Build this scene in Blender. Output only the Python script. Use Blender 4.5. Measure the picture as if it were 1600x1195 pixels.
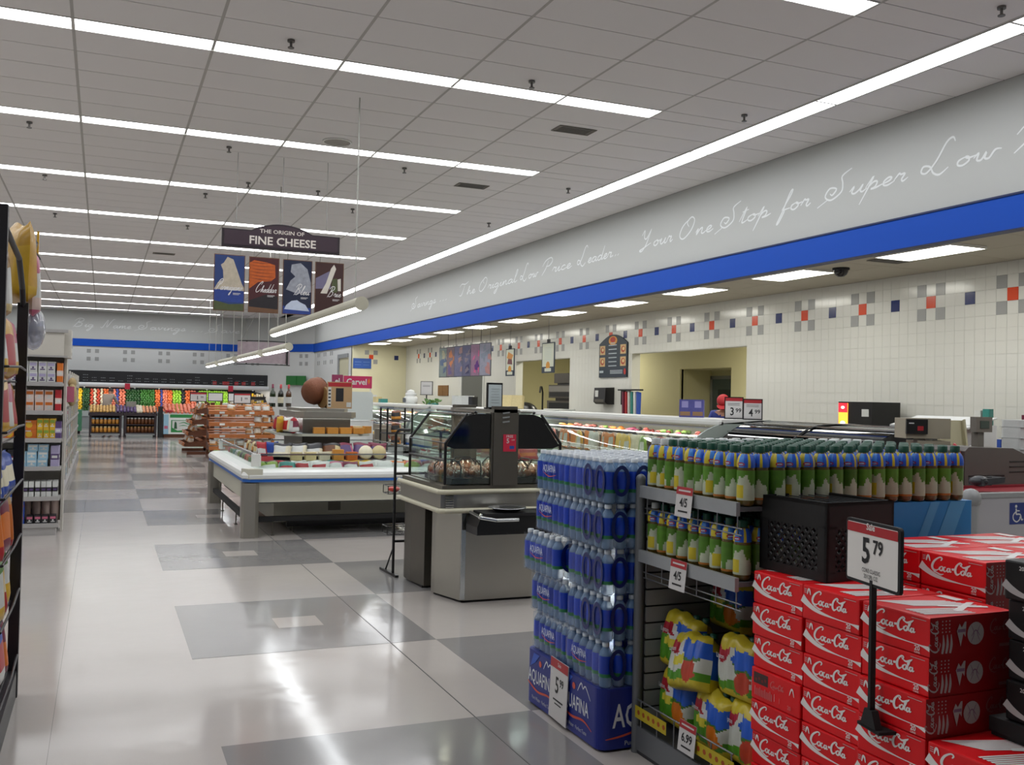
import bpy, bmesh, math, random
from mathutils import Vector, Matrix, Euler
SC = bpy.context.scene
COL = SC.collection
for o in list(bpy.data.objects): bpy.data.objects.remove(o, do_unlink=True)
random.seed(7)
PI = math.pi
# ---------------------------------------------------------------- camera
cam = bpy.data.objects.new('camera', bpy.data.cameras.new('camera')); COL.objects.link(cam)
yaw, pitch, roll = .401063, .0162047, .0211808
fw = Vector((math.sin(yaw)*math.cos(pitch), math.cos(yaw)*math.cos(pitch), math.sin(pitch)))
rt = Vector((math.cos(yaw), -math.sin(yaw), 0)); up = rt.cross(fw)
c_, s_ = math.cos(roll), math.sin(roll)
r2, u2 = c_*rt + s_*up, -s_*rt + c_*up
Mc = Matrix((r2, u2, -fw)).transposed().to_4x4(); Mc.translation = (-1.141423, -6.640964, 1.591279)
cam.matrix_world = Mc
cam.data.sensor_width = 36; cam.data.lens = 36*1508/1600; cam.data.clip_start = .05; cam.data.clip_end = 200
SC.camera = cam
# ---------------------------------------------------------------- world, exposure
w = bpy.data.worlds.new('world'); SC.world = w; w.use_nodes = True
w.node_tree.nodes['Background'].inputs[0].default_value = (.02, .02, .02, 1)
w.node_tree.nodes['Background'].inputs[1].default_value = .3
SC.view_settings.view_transform = 'Standard'; SC.view_settings.look = 'None'
SC.view_settings.gamma = 1; SC.view_settings.use_curve_mapping = False
SC.view_settings.exposure = 0.52
TUBE = 9.0        # radiance of the fluorescent ceiling strips
PANEL = 9.5       # radiance of the lay-in panels over the deli
CASE = 14.0        # lamps inside the food cases
try:
    SC.cycles.max_bounces = 7; SC.cycles.diffuse_bounces = 4; SC.cycles.glossy_bounces = 4
    SC.cycles.transparent_max_bounces = 24; SC.cycles.transmission_bounces = 4
    SC.cycles.caustics_reflective = False; SC.cycles.caustics_refractive = False
    SC.cycles.use_light_tree = True; SC.cycles.sample_clamp_indirect = 6
    SC.cycles.use_denoising = True
except Exception: pass
# ---------------------------------------------------------------- materials
def lin(h):
    if isinstance(h, str):
        h = h.lstrip('#'); v = [int(h[i:i+2], 16)/255 for i in (0, 2, 4)]
    else: v = h
    return [x/12.92 if x <= .04045 else ((x+.055)/1.055)**2.4 for x in v] + [1]
MATS = {}
def mat(name, col='#808080', rough=.5, metal=0., emit=0., alpha=1., noise=0., nscale=40., bump=0., coat=0., rnd=0., spec=.5):
    if name in MATS: return MATS[name]
    m = bpy.data.materials.new(name); m.use_nodes = True; MATS[name] = m
    nt = m.node_tree; b = nt.nodes['Principled BSDF']
    b.inputs['Base Color'].default_value = lin(col); b.inputs['Roughness'].default_value = rough
    b.inputs['Metallic'].default_value = metal; b.inputs['Alpha'].default_value = alpha
    b.inputs['Specular IOR Level'].default_value = spec
    if coat: b.inputs['Coat Weight'].default_value = coat; b.inputs['Coat Roughness'].default_value = .05
    if emit:
        b.inputs['Emission Color'].default_value = lin(col); b.inputs['Emission Strength'].default_value = emit
    src = None
    if noise or bump:
        tc = nt.nodes.new('ShaderNodeTexCoord'); n = nt.nodes.new('ShaderNodeTexNoise')
        n.inputs['Scale'].default_value = nscale; n.inputs['Detail'].default_value = 4
        nt.links.new(tc.outputs['Object'], n.inputs['Vector'])
        if noise:
            mx = nt.nodes.new('ShaderNodeMixRGB'); mx.blend_type = 'MIX'
            c = lin(col); mx.inputs[1].default_value = [x*(1-noise) for x in c[:3]]+[1]
            mx.inputs[2].default_value = [min(1, x*(1+noise)) for x in c[:3]]+[1]
            nt.links.new(n.outputs['Fac'], mx.inputs[0]); src = mx.outputs[0]
        if bump:
            bp = nt.nodes.new('ShaderNodeBump'); bp.inputs['Strength'].default_value = bump; bp.inputs['Distance'].default_value = .01
            nt.links.new(n.outputs['Fac'], bp.inputs['Height']); nt.links.new(bp.outputs[0], b.inputs['Normal'])
    if rnd:
        oi = nt.nodes.new('ShaderNodeObjectInfo'); hs = nt.nodes.new('ShaderNodeHueSaturation')
        mr = nt.nodes.new('ShaderNodeMapRange'); mr.inputs[3].default_value = 1-rnd; mr.inputs[4].default_value = 1+rnd
        nt.links.new(oi.outputs['Random'], mr.inputs[0]); nt.links.new(mr.outputs[0], hs.inputs['Value'])
        if src: nt.links.new(src, hs.inputs['Color'])
        else: hs.inputs['Color'].default_value = lin(col)
        src = hs.outputs[0]
    if src: nt.links.new(src, b.inputs['Base Color'])
    return m
def clear(name, tint='#ffffff', gloss=.12, rough=.05, body=0.):
    """thin clear sheet: mostly see-through, with a mirror-like gloss growing at grazing angles"""
    if name in MATS: return MATS[name]
    m = bpy.data.materials.new(name); m.use_nodes = True; MATS[name] = m; nt = m.node_tree
    out = nt.nodes['Material Output']; b = nt.nodes['Principled BSDF']
    b.inputs['Base Color'].default_value = lin(tint); b.inputs['Roughness'].default_value = rough
    t = nt.nodes.new('ShaderNodeBsdfTransparent'); t.inputs[0].default_value = lin(tint)
    g = nt.nodes.new('ShaderNodeBsdfGlossy'); g.inputs['Roughness'].default_value = rough
    lw = nt.nodes.new('ShaderNodeLayerWeight'); lw.inputs[0].default_value = .5
    pw = nt.nodes.new('ShaderNodeMath'); pw.operation = 'POWER'; pw.inputs[1].default_value = 4.; nt.links.new(lw.outputs['Facing'], pw.inputs[0])
    ma = nt.nodes.new('ShaderNodeMath'); ma.operation = 'MULTIPLY_ADD'; ma.inputs[1].default_value = .55; ma.inputs[2].default_value = gloss*.35
    nt.links.new(pw.outputs[0], ma.inputs[0])
    m1 = nt.nodes.new('ShaderNodeMixShader'); nt.links.new(ma.outputs[0], m1.inputs[0])
    nt.links.new(t.outputs[0], m1.inputs[1]); nt.links.new(g.outputs[0], m1.inputs[2])
    m2 = nt.nodes.new('ShaderNodeMixShader'); m2.inputs[0].default_value = body
    nt.links.new(m1.outputs[0], m2.inputs[1]); nt.links.new(b.outputs[0], m2.inputs[2])
    nt.links.new(m2.outputs[0], out.inputs['Surface'])
    return m
# ---------------------------------------------------------------- mesh builder
def catmull(P, n=8, closed=False):
    P = [Vector(p) for p in P]; out = []; L = len(P)
    rng = L if closed else L-1
    for i in range(rng):
        if closed: a, b, c, d = P[(i-1) % L], P[i], P[(i+1) % L], P[(i+2) % L]
        else: a, b, c, d = P[max(i-1, 0)], P[i], P[i+1], P[min(i+2, L-1)]
        for k in range(n):
            t = k/n
            out.append(.5*((2*b)+(c-a)*t+(2*a-5*b+4*c-d)*t*t+(3*b-a-3*c+d)*t**3))
    if not closed: out.append(P[-1])
    return out
TXT = {}
def text_geo(s, bold=0.):
    k = (s, bold)
    if k in TXT: return TXT[k]
    cu = bpy.data.curves.new('t', 'FONT'); cu.body = s; cu.align_x = 'CENTER'; cu.align_y = 'CENTER'
    cu.resolution_u = 2; cu.offset = bold; cu.size = 1
    ob = bpy.data.objects.new('t', cu); COL.objects.link(ob)
    dg = bpy.context.evaluated_depsgraph_get(); me = ob.evaluated_get(dg).to_mesh()
    v = [tuple(x.co) for x in me.vertices]; f = [tuple(x.vertices) for x in me.polygons]
    ob.evaluated_get(dg).to_mesh_clear(); bpy.data.objects.remove(ob); bpy.data.curves.remove(cu)
    TXT[k] = (v, f); return TXT[k]
class MB:
    def __init__(s, lift=6e-5): s.v = []; s.f = []; s.m = []; s.sm = []; s.k = 0.; s.lift = lift   # printed layers are stacked a hair apart
    def add(s, vs, fs, mi=0, smooth=False):
        b = len(s.v); s.v += [tuple(x) for x in vs]
        for k, f in enumerate(fs):
            s.f.append(tuple(b+i for i in f)); s.m.append(mi[k] if isinstance(mi, list) else mi); s.sm.append(smooth)
        return s
    def box(s, x0, y0, z0, x1, y1, z1, mi=0):
        return s.add([(x0,y0,z0),(x1,y0,z0),(x1,y1,z0),(x0,y1,z0),(x0,y0,z1),(x1,y0,z1),(x1,y1,z1),(x0,y1,z1)],
              [(0,3,2,1),(4,5,6,7),(0,1,5,4),(1,2,6,5),(2,3,7,6),(3,0,4,7)], mi)
    def bar(s, p, q, wx, wy=None, mi=0):
        """square bar between two points"""
        p, q = Vector(p), Vector(q); wy = wy or wx; d = (q-p).normalized()
        a = d.cross(Vector((0,0,1)));
        if a.length < 1e-3: a = Vector((1,0,0))
        a.normalize(); b = d.cross(a)
        vs = [e + a*i*wx/2 + b*j*wy/2 for e in (p, q) for i, j in ((-1,-1),(1,-1),(1,1),(-1,1))]
        return s.add(vs, [(0,1,2,3),(7,6,5,4),(0,4,5,1),(1,5,6,2),(2,6,7,3),(3,7,4,0)], mi)
    def prism(s, pts, a0, a1, axis='z', mi=0, smooth=False, caps=True):
        """pts in the plane normal to axis: z->(x,y)  x->(y,z)  y->(x,z)"""
        def P(p, a): return {'z': (p[0], p[1], a), 'x': (a, p[0], p[1]), 'y': (p[0], a, p[1])}[axis]
        n = len(pts); vs = [P(p, a0) for p in pts] + [P(p, a1) for p in pts]
        fs = [(i, (i+1) % n, n+(i+1) % n, n+i) for i in range(n)]
        s.add(vs, fs, mi, smooth)
        if caps: s.add(vs, [tuple(range(n))[::-1], tuple(range(n, 2*n))], mi)
        return s
    def rprism(s, x0, y0, x1, y1, z0, z1, r, mi=0, seg=4):
        pts = []
        for cx, cy, a in ((x1-r, y1-r, 0), (x0+r, y1-r, 90), (x0+r, y0+r, 180), (x1-r, y0+r, 270)):
            for k in range(seg+1):
                t = math.radians(a+90*k/seg); pts.append((cx+r*math.cos(t), cy+r*math.sin(t)))
        return s.prism(pts, z0, z1, 'z', mi)
    def cyl(s, p, q, r0, r1=None, n=12, mi=0, caps=True, smooth=True):
        p, q = Vector(p), Vector(q); r1 = r0 if r1 is None else r1; d = (q-p).normalized()
        a = d.cross(Vector((0,0,1)))
        if a.length < 1e-3: a = Vector((1,0,0))
        a.normalize(); b = d.cross(a)
        vs = [e + (a*math.cos(2*PI*k/n) + b*math.sin(2*PI*k/n))*r for e, r in ((p, r0), (q, r1)) for k in range(n)]
        s.add(vs, [(k, n+k, n+(k+1) % n, (k+1) % n) for k in range(n)], mi, smooth)
        if caps: s.add(vs, [tuple(range(n)), tuple(range(n, 2*n))[::-1]], mi)
        return s
    def tube(s, pts, r, n=6, mi=0):
        pts = [Vector(p) for p in pts]
        for i in range(len(pts)-1): s.cyl(pts[i], pts[i+1], r, n=n, mi=mi)
        return s
    def lathe(s, prof, n=12, c=(0,0,0), mi=0):
        """prof: list of (r, z[, material of the band that ends here])"""
        vs = []; fs = []; ms = []
        for p in prof:
            for k in range(n):
                t = 2*PI*k/n; vs.append((c[0]+p[0]*math.cos(t), c[1]+p[0]*math.sin(t), c[2]+p[1]))
        for i in range(len(prof)-1):
            for k in range(n):
                fs.append((i*n+k, i*n+(k+1) % n, (i+1)*n+(k+1) % n, (i+1)*n+k)); ms.append(prof[i+1][2] if len(prof[i+1]) > 2 else mi)
        return s.add(vs, fs, ms, True)
    def ball(s, c, r, nu=8, nv=6, mi=0, M=None):
        r = (r, r, r) if not hasattr(r, '__len__') else r
        vs = [(0,0,-1)] + [(math.sin(PI*j/nv)*math.cos(2*PI*i/nu), math.sin(PI*j/nv)*math.sin(2*PI*i/nu), -math.cos(PI*j/nv)) for j in range(1, nv) for i in range(nu)] + [(0,0,1)]
        vs = [Vector((x*r[0], y*r[1], z*r[2])) for x, y, z in vs]
        if M: vs = [M @ v for v in vs]
        vs = [v + Vector(c) for v in vs]; L = len(vs)-1
        fs = [(0, 1+(i+1) % nu, 1+i) for i in range(nu)] + [(L, L-nu+i, L-nu+(i+1) % nu) for i in range(nu)]
        for j in range(nv-2):
            for i in range(nu):
                a = 1+j*nu; fs.append((a+i, a+(i+1) % nu, a+nu+(i+1) % nu, a+nu+i))
        return s.add(vs, fs, mi, True)
    def flat(s, pts, M, mi=0):
        s.k += s.lift; return s.add([M @ Vector((p[0], p[1], s.k)) for p in pts], [tuple(range(len(pts)))], mi)
    def rect(s, u0, v0, u1, v1, M, mi=0): return s.flat([(u0,v0),(u1,v0),(u1,v1),(u0,v1)], M, mi)
    def disc(s, u, v, r, M, mi=0, n=14, ry=None):
        ry = ry or r
        return s.flat([(u+r*math.cos(2*PI*k/n), v+ry*math.sin(2*PI*k/n)) for k in range(n)], M, mi)
    def text(s, t, u, v, size, M, mi=0, bold=0., sx=1., maxw=None, shear=0.):
        vs, fs = text_geo(t, bold)
        if maxw:
            wd = max(x[0] for x in vs)-min(x[0] for x in vs)
            if wd*size*sx > maxw: sx = maxw/(wd*size)
        s.k += s.lift; return s.add([M @ Vector((u+size*(x[0]*sx+x[1]*shear), v+size*x[1], s.k)) for x in vs], fs, mi)
    def stroke(s, pts, wd, M, mi=0, n=6, thin=.35):
        """pen stroke: smooth ribbon, thin at its two ends; wd scalar or list per point"""
        P = [(p[0], p[1], (wd[i] if hasattr(wd, '__len__') else wd*(thin if i in (0, len(pts)-1) else 1))) for i, p in enumerate(pts)]
        C = catmull(P, n); L = []; R = []; s.k += s.lift
        for i, p in enumerate(C):
            a, b = C[max(i-1, 0)], C[min(i+1, len(C)-1)]; d = Vector((b[0]-a[0], b[1]-a[1]))
            if d.length < 1e-9: d = Vector((1, 0))
            d.normalize(); h = max(p[2], 1e-5)/2
            zz = s.k+i*s.lift*.06; L.append(M @ Vector((p[0]-d[1]*h, p[1]+d[0]*h, zz))); R.append(M @ Vector((p[0]+d[1]*h, p[1]-d[0]*h, zz)))
        k = len(C); s.k += k*s.lift*.06
        return s.add(L+R, [(i, k+i, k+i+1, i+1) for i in range(k-1)], mi)
    def surf(s, fn, nu, nv, mi=0, closed=False):
        """parametric sheet; mi may be a function (u, v) -> material index"""
        vs = [fn(i/nu, j/nv) for j in range(nv+1) for i in range(nu+1)]
        fs = []; ms = []
        for j in range(nv):
            for i in range(nu):
                a = j*(nu+1)+i; fs.append((a, a+1, a+nu+2, a+nu+1))
                ms.append(mi((i+.5)/nu, (j+.5)/nv) if callable(mi) else mi)
        return s.add(vs, fs, ms, True)
    def mesh(s, name, mats):
        me = bpy.data.meshes.new(name); me.from_pydata(s.v, [], s.f)
        for m in (mats if isinstance(mats, (list, tuple)) else [mats]): me.materials.append(m)
        me.polygons.foreach_set('material_index', s.m); me.polygons.foreach_set('use_smooth', s.sm); me.update()
        return me
    def build(s, name, mats, parent=None, loc=(0,0,0), rz=0.):
        return link(name, s.mesh(name, mats), parent, loc, rz)
def link(name, me, parent=None, loc=(0,0,0), rz=0.):
    o = bpy.data.objects.new(name, me); COL.objects.link(o); o.location = loc
    if rz: o.rotation_euler = (0, 0, rz)
    if parent: o.parent = parent
    return o
def tag(o, label, cat, group=None, kind=None):
    if label: o['label'] = label
    if cat: o['category'] = cat
    if group: o['group'] = group
    if kind: o['kind'] = kind
    return o
def thing(name, label, cat, loc=(0,0,0), rz=0., group=None):
    o = link(name, None, None, loc, rz); o.empty_display_size = .1
    return tag(o, label, cat, group)
def struct(name, mb, mats, parent=None):
    o = mb.build(name, mats, parent)
    if not parent: o['kind'] = 'structure'
    return o
UNDER = {'card_print': ('card', 'frame'), 'price_card': ('card_frame',), 'poster_print': ('panel', 'frame'), 'banner_print': ('panel',), 'board_print': ('board',), 'print': ('panel',), 'lettering': ('face', 'board', 'header'),
         'tray_print': ('tray',), 'carton_print': ('carton',), 'bin_print': ('bin_body',), 'display_print': ('display',), 'box_print': ('box_body',), 'louver': ('vent_plate', 'column'), 'tier_top': ('tier',), 'rail_cap': ('glass_rail',),
         'faint_lines': ('card',), 'flag_print': ('flag',), 'picture': ('picture_panel',), 'wire_fence': ('shelf',), 'price_rail': ('shelf',), 'chalk_marks': ('mirror_board',), 'tag': ('wire',), 'capsule': ('glass',), 'vent_slot': ('register_body',), 'door_window': ('door_1',), 'fold': ('wrapped_stack',)}
def sub(name, mb, mats, parent, label=None, loc=(0,0,0), rz=0.):
    if name in UNDER and parent.type == 'EMPTY':     # a piece of a part: one level deeper
        c = [k for k in parent.children if k.name.split('.')[0] in UNDER[name]]
        if c:
            p_ = max(c, key=lambda k: k.name); o = mb.build(name, mats, p_, loc, rz)
            if label: o['label'] = label
            return o
    o = mb.build(name, mats, parent, loc, rz)
    if label: o['label'] = label
    return o
KIDS = {}
def dup(root, loc, rz, label, group=None, kids=None):
    """copy of a thing with copies of its parts and sub-parts (meshes shared)"""
    r = root.copy(); COL.objects.link(r); r.location = loc; r.rotation_euler = (0, 0, rz); r['label'] = label
    if group: r['group'] = group
    for ch in (kids if kids is not None else list(root.children)):
        c = ch.copy(); COL.objects.link(c); c.parent = r
        for g in list(ch.children):
            d = g.copy(); COL.objects.link(d); d.parent = c
    return r
ORD = ['first','second','third','fourth','fifth','sixth','seventh','eighth','ninth','tenth','eleventh','twelfth','thirteenth','fourteenth','fifteenth','sixteenth','seventeenth','eighteenth','nineteenth','twentieth','twenty-first','twenty-second','twenty-third','twenty-fourth','twenty-fifth','twenty-sixth','twenty-seventh','twenty-eighth','twenty-ninth','thirtieth','thirty-first','thirty-second']
def frame(o, right, upv, eps=.0015):
    """drawing plane: origin o, unit right and up vectors, lifted a hair off the surface"""
    r, u = Vector(right).normalized(), Vector(upv).normalized(); n = r.cross(u)
    M = Matrix((r, u, n)).transposed().to_4x4(); M.translation = Vector(o) + n*eps
    return M
def wx(x, y, z, eps=.0015): return frame((x, y, z), (0,-1,0), (0,0,1), eps)   # print on a face that looks toward -X
def wy(x, y, z, eps=.0015): return frame((x, y, z), (1,0,0), (0,0,1), eps)    # print on a face that looks toward -Y
def wz(x, y, z, eps=.0015): return frame((x, y, z), (0,-1,0), (1,0,0), eps)   # print on a top face, read from -X
# cursive letters: baseline 0, x-height 1, ascender 2.3, descender -1.2
CUR = {
'a': (1.25, [[(.95,.8),(.6,1),(.15,.7),(.1,.2),(.45,0),(.85,.5),(1,.95)], [(1,.95),(.9,.3),(1.05,.02),(1.35,.3)]]),
'b': (1.1, [[(0,.3),(.5,1.6),(.45,2.2),(.25,1.8),(.2,.4),(.5,0),(.85,.4),(.7,.9),(1.15,.75)]]),
'c': (1.0, [[(.85,.75),(.6,1),(.2,.7),(.15,.2),(.5,0),(1.05,.3)]]),
'd': (1.25, [[(.9,.8),(.55,1),(.12,.65),(.15,.15),(.45,0),(.85,.5),(1.2,2.1)], [(1.2,2.1),(.95,.5),(1.05,.02),(1.35,.3)]]),
'e': (.95, [[(0,.25),(.55,.5),(.75,.85),(.5,1),(.2,.6),(.25,.1),(.6,0),(1.05,.35)]]),
'f': (.9, [[(0,.3),(.6,1.6),(.75,2.3),(.5,2.0),(.1,0),(-.25,-1.2),(-.05,-1.1),(.3,0),(.25,.3),(.9,.4)]]),
'g': (1.2, [[(.9,.8),(.55,1),(.12,.65),(.15,.15),(.45,0),(.85,.5),(1,.95)], [(1,.95),(.7,-.6),(.35,-1.2),(.15,-.9),(1.25,.3)]]),
'h': (1.25, [[(0,.3),(.55,1.6),(.6,2.2),(.4,1.9),(.15,0),(.45,.7),(.8,1),(.85,.4),(1,0),(1.35,.35)]]),
'i': (.7, [[(0,.3),(.4,1),(.25,.2),(.45,0),(.8,.35)], [(.52,1.45),(.6,1.55)]]),
'l': (.75, [[(0,.3),(.55,1.5),(.65,2.2),(.42,2),(.2,.4),(.4,0),(.85,.35)]]),
'm': (1.8, [[(0,.4),(.3,1),(.15,0),(.55,.85),(.8,1),(.75,0),(1.1,.85),(1.35,1),(1.3,.2),(1.55,0),(1.9,.35)]]),
'n': (1.3, [[(0,.4),(.3,1),(.15,0),(.55,.85),(.85,1),(.8,.2),(1.05,0),(1.4,.35)]]),
'o': (1.15, [[(.6,1),(.15,.7),(.15,.2),(.5,0),(.85,.4),(.75,.9),(.55,.95),(.8,.75),(1.25,.85)]]),
'p': (1.2, [[(0,.4),(.45,1.3),(.1,-.2),(-.2,-1.3)], [(.2,.3),(.55,.95),(.85,.85),(.75,.2),(.45,.05),(.9,.1),(1.3,.35)]]),
'r': (.95, [[(0,.3),(.3,1.1),(.45,.95),(.75,.95),(.6,.3),(.75,0),(1.05,.35)]]),
's': (.9, [[(0,.2),(.55,1.05),(.7,.4),(.4,0),(.15,.15),(.5,.05),(1,.35)]]),
't': (.8, [[(0,.3),(.55,1.8),(.3,.3),(.45,0),(.9,.35)], [(.15,1.3),(.8,1.45)]]),
'u': (1.3, [[(0,.4),(.3,1),(.2,.25),(.45,0),(.8,.4),(1,1),(.9,.25),(1.1,0),(1.4,.35)]]),
'v': (1.05, [[(0,.6),(.25,1),(.35,.1),(.75,.6),(.8,1.05),(1.15,.85)]]),
'w': (1.6, [[(0,.5),(.25,1),(.25,.2),(.55,.1),(.75,.9),(.75,.2),(1.05,.1),(1.3,.9),(1.7,.85)]]),
'y': (1.2, [[(0,.5),(.3,1),(.3,.3),(.6,.2),(.95,1),(.7,-.5),(.35,-1.2),(.2,-.9),(1.2,.3)]]),
'B': (1.9, [[(.3,-.2),(.75,1.2),(.9,2.2)], [(.2,1.6),(.7,2.3),(1.4,2.2),(1.45,1.6),(.8,1.2),(1.4,1),(1.4,.3),(.8,-.05),(.4,.2)]]),
'C': (1.9, [[(1.3,1.6),(1.55,2.2),(1.2,2.3),(.4,1.4),(.2,.4),(.6,-.05),(1.2,.2),(1.7,.7)]]),
'D': (2.1, [[(.4,0),(.8,1.2),(.9,2.1)], [(.1,1.6),(.8,2.3),(1.7,1.9),(1.8,.9),(1.2,.05),(.3,.05),(.7,.25)]]),
'E': (1.6, [[(1.4,2),(1,2.3),(.6,1.8),(1,1.3),(.4,.9),(.3,.2),(.9,0),(1.6,.5)]]),
'L': (2.1, [[(1.7,2.2),(1.5,2.6),(1.2,2.3),(.9,1),(.5,.15),(.15,.3),(.2,.75),(.6,.6),(.9,0),(1.3,-.25),(1.7,.2)]]),
'N': (2.2, [[(0,.2),(.4,0),(.9,2.2),(1.1,.1),(1.7,2.2),(2.1,2.4)]]),
'O': (2.0, [[(1.2,2.3),(.4,1.5),(.2,.4),(.7,-.1),(1.4,.7),(1.6,1.8),(1.2,2.3),(.8,1.8),(1.1,1.2)]]),
'P': (1.8, [[(.2,-.1),(.7,.9),(.95,2)], [(.1,1.3),(.5,2.1),(1.3,2.4),(1.6,1.8),(1.2,1.2),(.7,1.2)]]),
'S': (2.0, [[(1.75,2.5),(1.2,2.0),(1.35,1.3),(1.4,.5),(.8,-.05),(.3,.4),(.5,1.1),(1,.9),(.8,.4),(.6,.6)], [(.6,.1),(-.1,-.5)]]),
'T': (1.8, [[(.1,1.8),(.5,2.3),(1.2,2.1),(1.9,2.5)], [(1.15,2.1),(.9,.8),(.6,.05),(.2,.2)]]),
'Y': (2.1, [[(.1,1.7),(.4,2.3),(.5,1.4),(.9,1.2),(1.4,2.3)], [(1.4,2.3),(1,.5),(.5,-.3),(.1,-.2),(.8,.1),(1.7,.5)]]),
'.': (.55, [[(.1,-.05),(.3,.3)]]), ' ': (.9, []), '-': (.8, [[(.1,.55),(.6,.6)]]),
}
def cursive(mb, s, u, v, h, M, wd, mi=0, shear=.35, sx=1.):
    x = u
    for ch in s:
        adv, st = CUR[ch]; k = 1.6 if ch.isupper() or ch in 'fp' and 0 else 1.
        for q in st:
            P = []
            for p in q:
                py = p[1]*(1.5 if ch.isupper() else 1.35 if (p[1] > 1.1 or p[1] < 0) and ch in 'fpgyltd' else 1)
                P.append((x+h*(p[0]*sx*(1.25 if ch.isupper() else 1)+py*shear), v+h*py))
            mb.stroke(P, wd, M, mi, n=4, thin=.5)
        if ch.isupper(): adv *= 1.25
        x += adv*h*sx
    return x
def cursive_w(s, h, sx=1.): return sum(CUR[c][0]*(1.25 if c.isupper() else 1) for c in s)*h*sx
# ================================================================ SETTING
T = .3048; H = 4.88; XF = 7.1; XW = 9.1; YF = 37.5; ZS = 3.4
# ---- floor: waxed vinyl
def floor_mat(name, col):
    m = mat(name, col, .17, noise=.05, nscale=260, coat=0., spec=.5)
    nt = m.node_tree; b = nt.nodes['Principled BSDF']
    tc = nt.nodes.new('ShaderNodeTexCoord'); n = nt.nodes.new('ShaderNodeTexNoise'); n.inputs['Scale'].default_value = 2.2; n.inputs['Detail'].default_value = 3
    nt.links.new(tc.outputs['Object'], n.inputs['Vector'])
    bp = nt.nodes.new('ShaderNodeBump'); bp.inputs['Strength'].default_value = .14; bp.inputs['Distance'].default_value = .02
    nt.links.new(n.outputs['Fac'], bp.inputs['Height']); nt.links.new(bp.outputs[0], b.inputs['Normal'])
    n2 = nt.nodes.new('ShaderNodeTexNoise'); n2.inputs['Scale'].default_value = .9; n2.inputs['Detail'].default_value = 5
    nt.links.new(tc.outputs['Object'], n2.inputs['Vector'])
    mr = nt.nodes.new('ShaderNodeMapRange'); mr.inputs[3].default_value = .07; mr.inputs[4].default_value = .19
    nt.links.new(n2.outputs['Fac'], mr.inputs[0]); nt.links.new(mr.outputs[0], b.inputs['Roughness'])
    return m
mFloor = floor_mat('vinyl white', '#b3ada8'); mGrey = floor_mat('vinyl grey', '#858382')
mDark = mat('joint dark', '#4a4a48', .6); mBlack = mat('black', '#0c0c0e', .35); mBlackM = mat('black matte', '#141416', .7)
floor = struct('floor', MB().box(-9.2, -12.2, -.1, 13, YF+.2, 0), mFloor)
def patch(i0, j0, white=True):
    sub('floor_tile', MB().box(i0*T, j0*T, 0, (i0+5)*T, (j0+5)*T, .0012), mGrey, floor)
    if white: sub('floor_tile', MB().box((i0+2)*T, (j0+2)*T, 0, (i0+3)*T, (j0+3)*T, .002), mFloor, floor, 'white square set in a grey floor patch')
for k in range(-2, 12):
    patch(-2, -2+10*k); patch(3, 3+10*k); patch(8, -2+10*k)
    if k > 1: patch(-7, 3+10*k, False)
sub('floor_joint', MB().box(.607, -12, 0, .6115, 30, .0024), mDark, floor); sub('floor_joint', MB().box(-1.32, -12, 0, -1.318, 30, .0012), mGrey, floor)
# ---- ceiling: lay-in panels between the light rows
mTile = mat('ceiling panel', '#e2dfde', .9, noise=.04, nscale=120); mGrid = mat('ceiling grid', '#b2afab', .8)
ceil = struct('ceiling', MB().box(-9.2, -12.2, H+.18, XF+.1, YF+.2, H+.22), mGrid)
XJ = [-1.47+1.2192*k for k in range(-7, 6)]   # last joint 4.626
XJ += [5.86]
ROWS = [2.88+3.32*k for k in range(-4, 11)]
LIT = 2      # the two rows behind the viewer are switched off
def in_light_row(n): return XJ[n+1] <= 4.7
panels = []
sizes = {}
def panel(x0, x1, y0, y1): panels.append((x0, x1, y0, y1))
for r, y in enumerate(ROWS):
    ys = y+.155; ye = (ROWS[r+1] if r+1 < len(ROWS) else YF+.3)-.155
    n = max(1, round((ye-ys)/.602)); d = (ye-ys)/n
    for i in range(len(XJ)-1):
        for q in range(n): panel(XJ[i], XJ[i+1], ys+q*d, ys+(q+1)*d)
        if XJ[i+1] > 4.7: panel(XJ[i], XJ[i+1], y-.155, y+.155)
    for q in range(n): panel(6.2, XF, ys+q*d, ys+(q+1)*d)
    panel(6.2, XF, y-.155, y+.155)
def seen(p):
    cx, cy = (p[0]+p[1])/2, (p[2]+p[3])/2; d = Vector((cx, cy, H))-cam.location
    z = d.dot(fw)
    if z < 1: return 0
    X, Y = d.dot(r2)/z*1508, d.dot(u2)/z*1508
    return 1/z if abs(X) < 900 and abs(Y) < 680 else 0
panels.sort(key=seen, reverse=True)
far = MB(); tilemesh = {}
for k, (x0, x1, y0, y1) in enumerate(panels):
    g = .006
    if k < 290 and seen((x0, x1, y0, y1)):
        key = (round(x1-x0, 3), round(y1-y0, 3))
        if key not in tilemesh:
            tilemesh[key] = MB().box(g-key[0]/2, g-key[1]/2, 0, key[0]/2-g, key[1]/2-g, .02).mesh('ceiling_tile', mTile)
        link('ceiling_tile', tilemesh[key], ceil, ((x0+x1)/2, (y0+y1)/2, H))
    else: far.box(x0+g, y0+g, H, x1-g, y1-g, H+.02)
far.box(-9.2, -12.2, H, XJ[0], YF, H+.02)
o = far.build('ceiling_panels', mTile, ceil); o['kind'] = 'stuff'
gr = MB()
for x in XJ: gr.box(x-.014, -12, H-.001, x+.014, YF, H+.015)
gr.box(6.185, -12, H-.001, 6.205, YF, H+.015)
sub('ceiling_grid', gr, mGrid, ceil)
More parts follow.
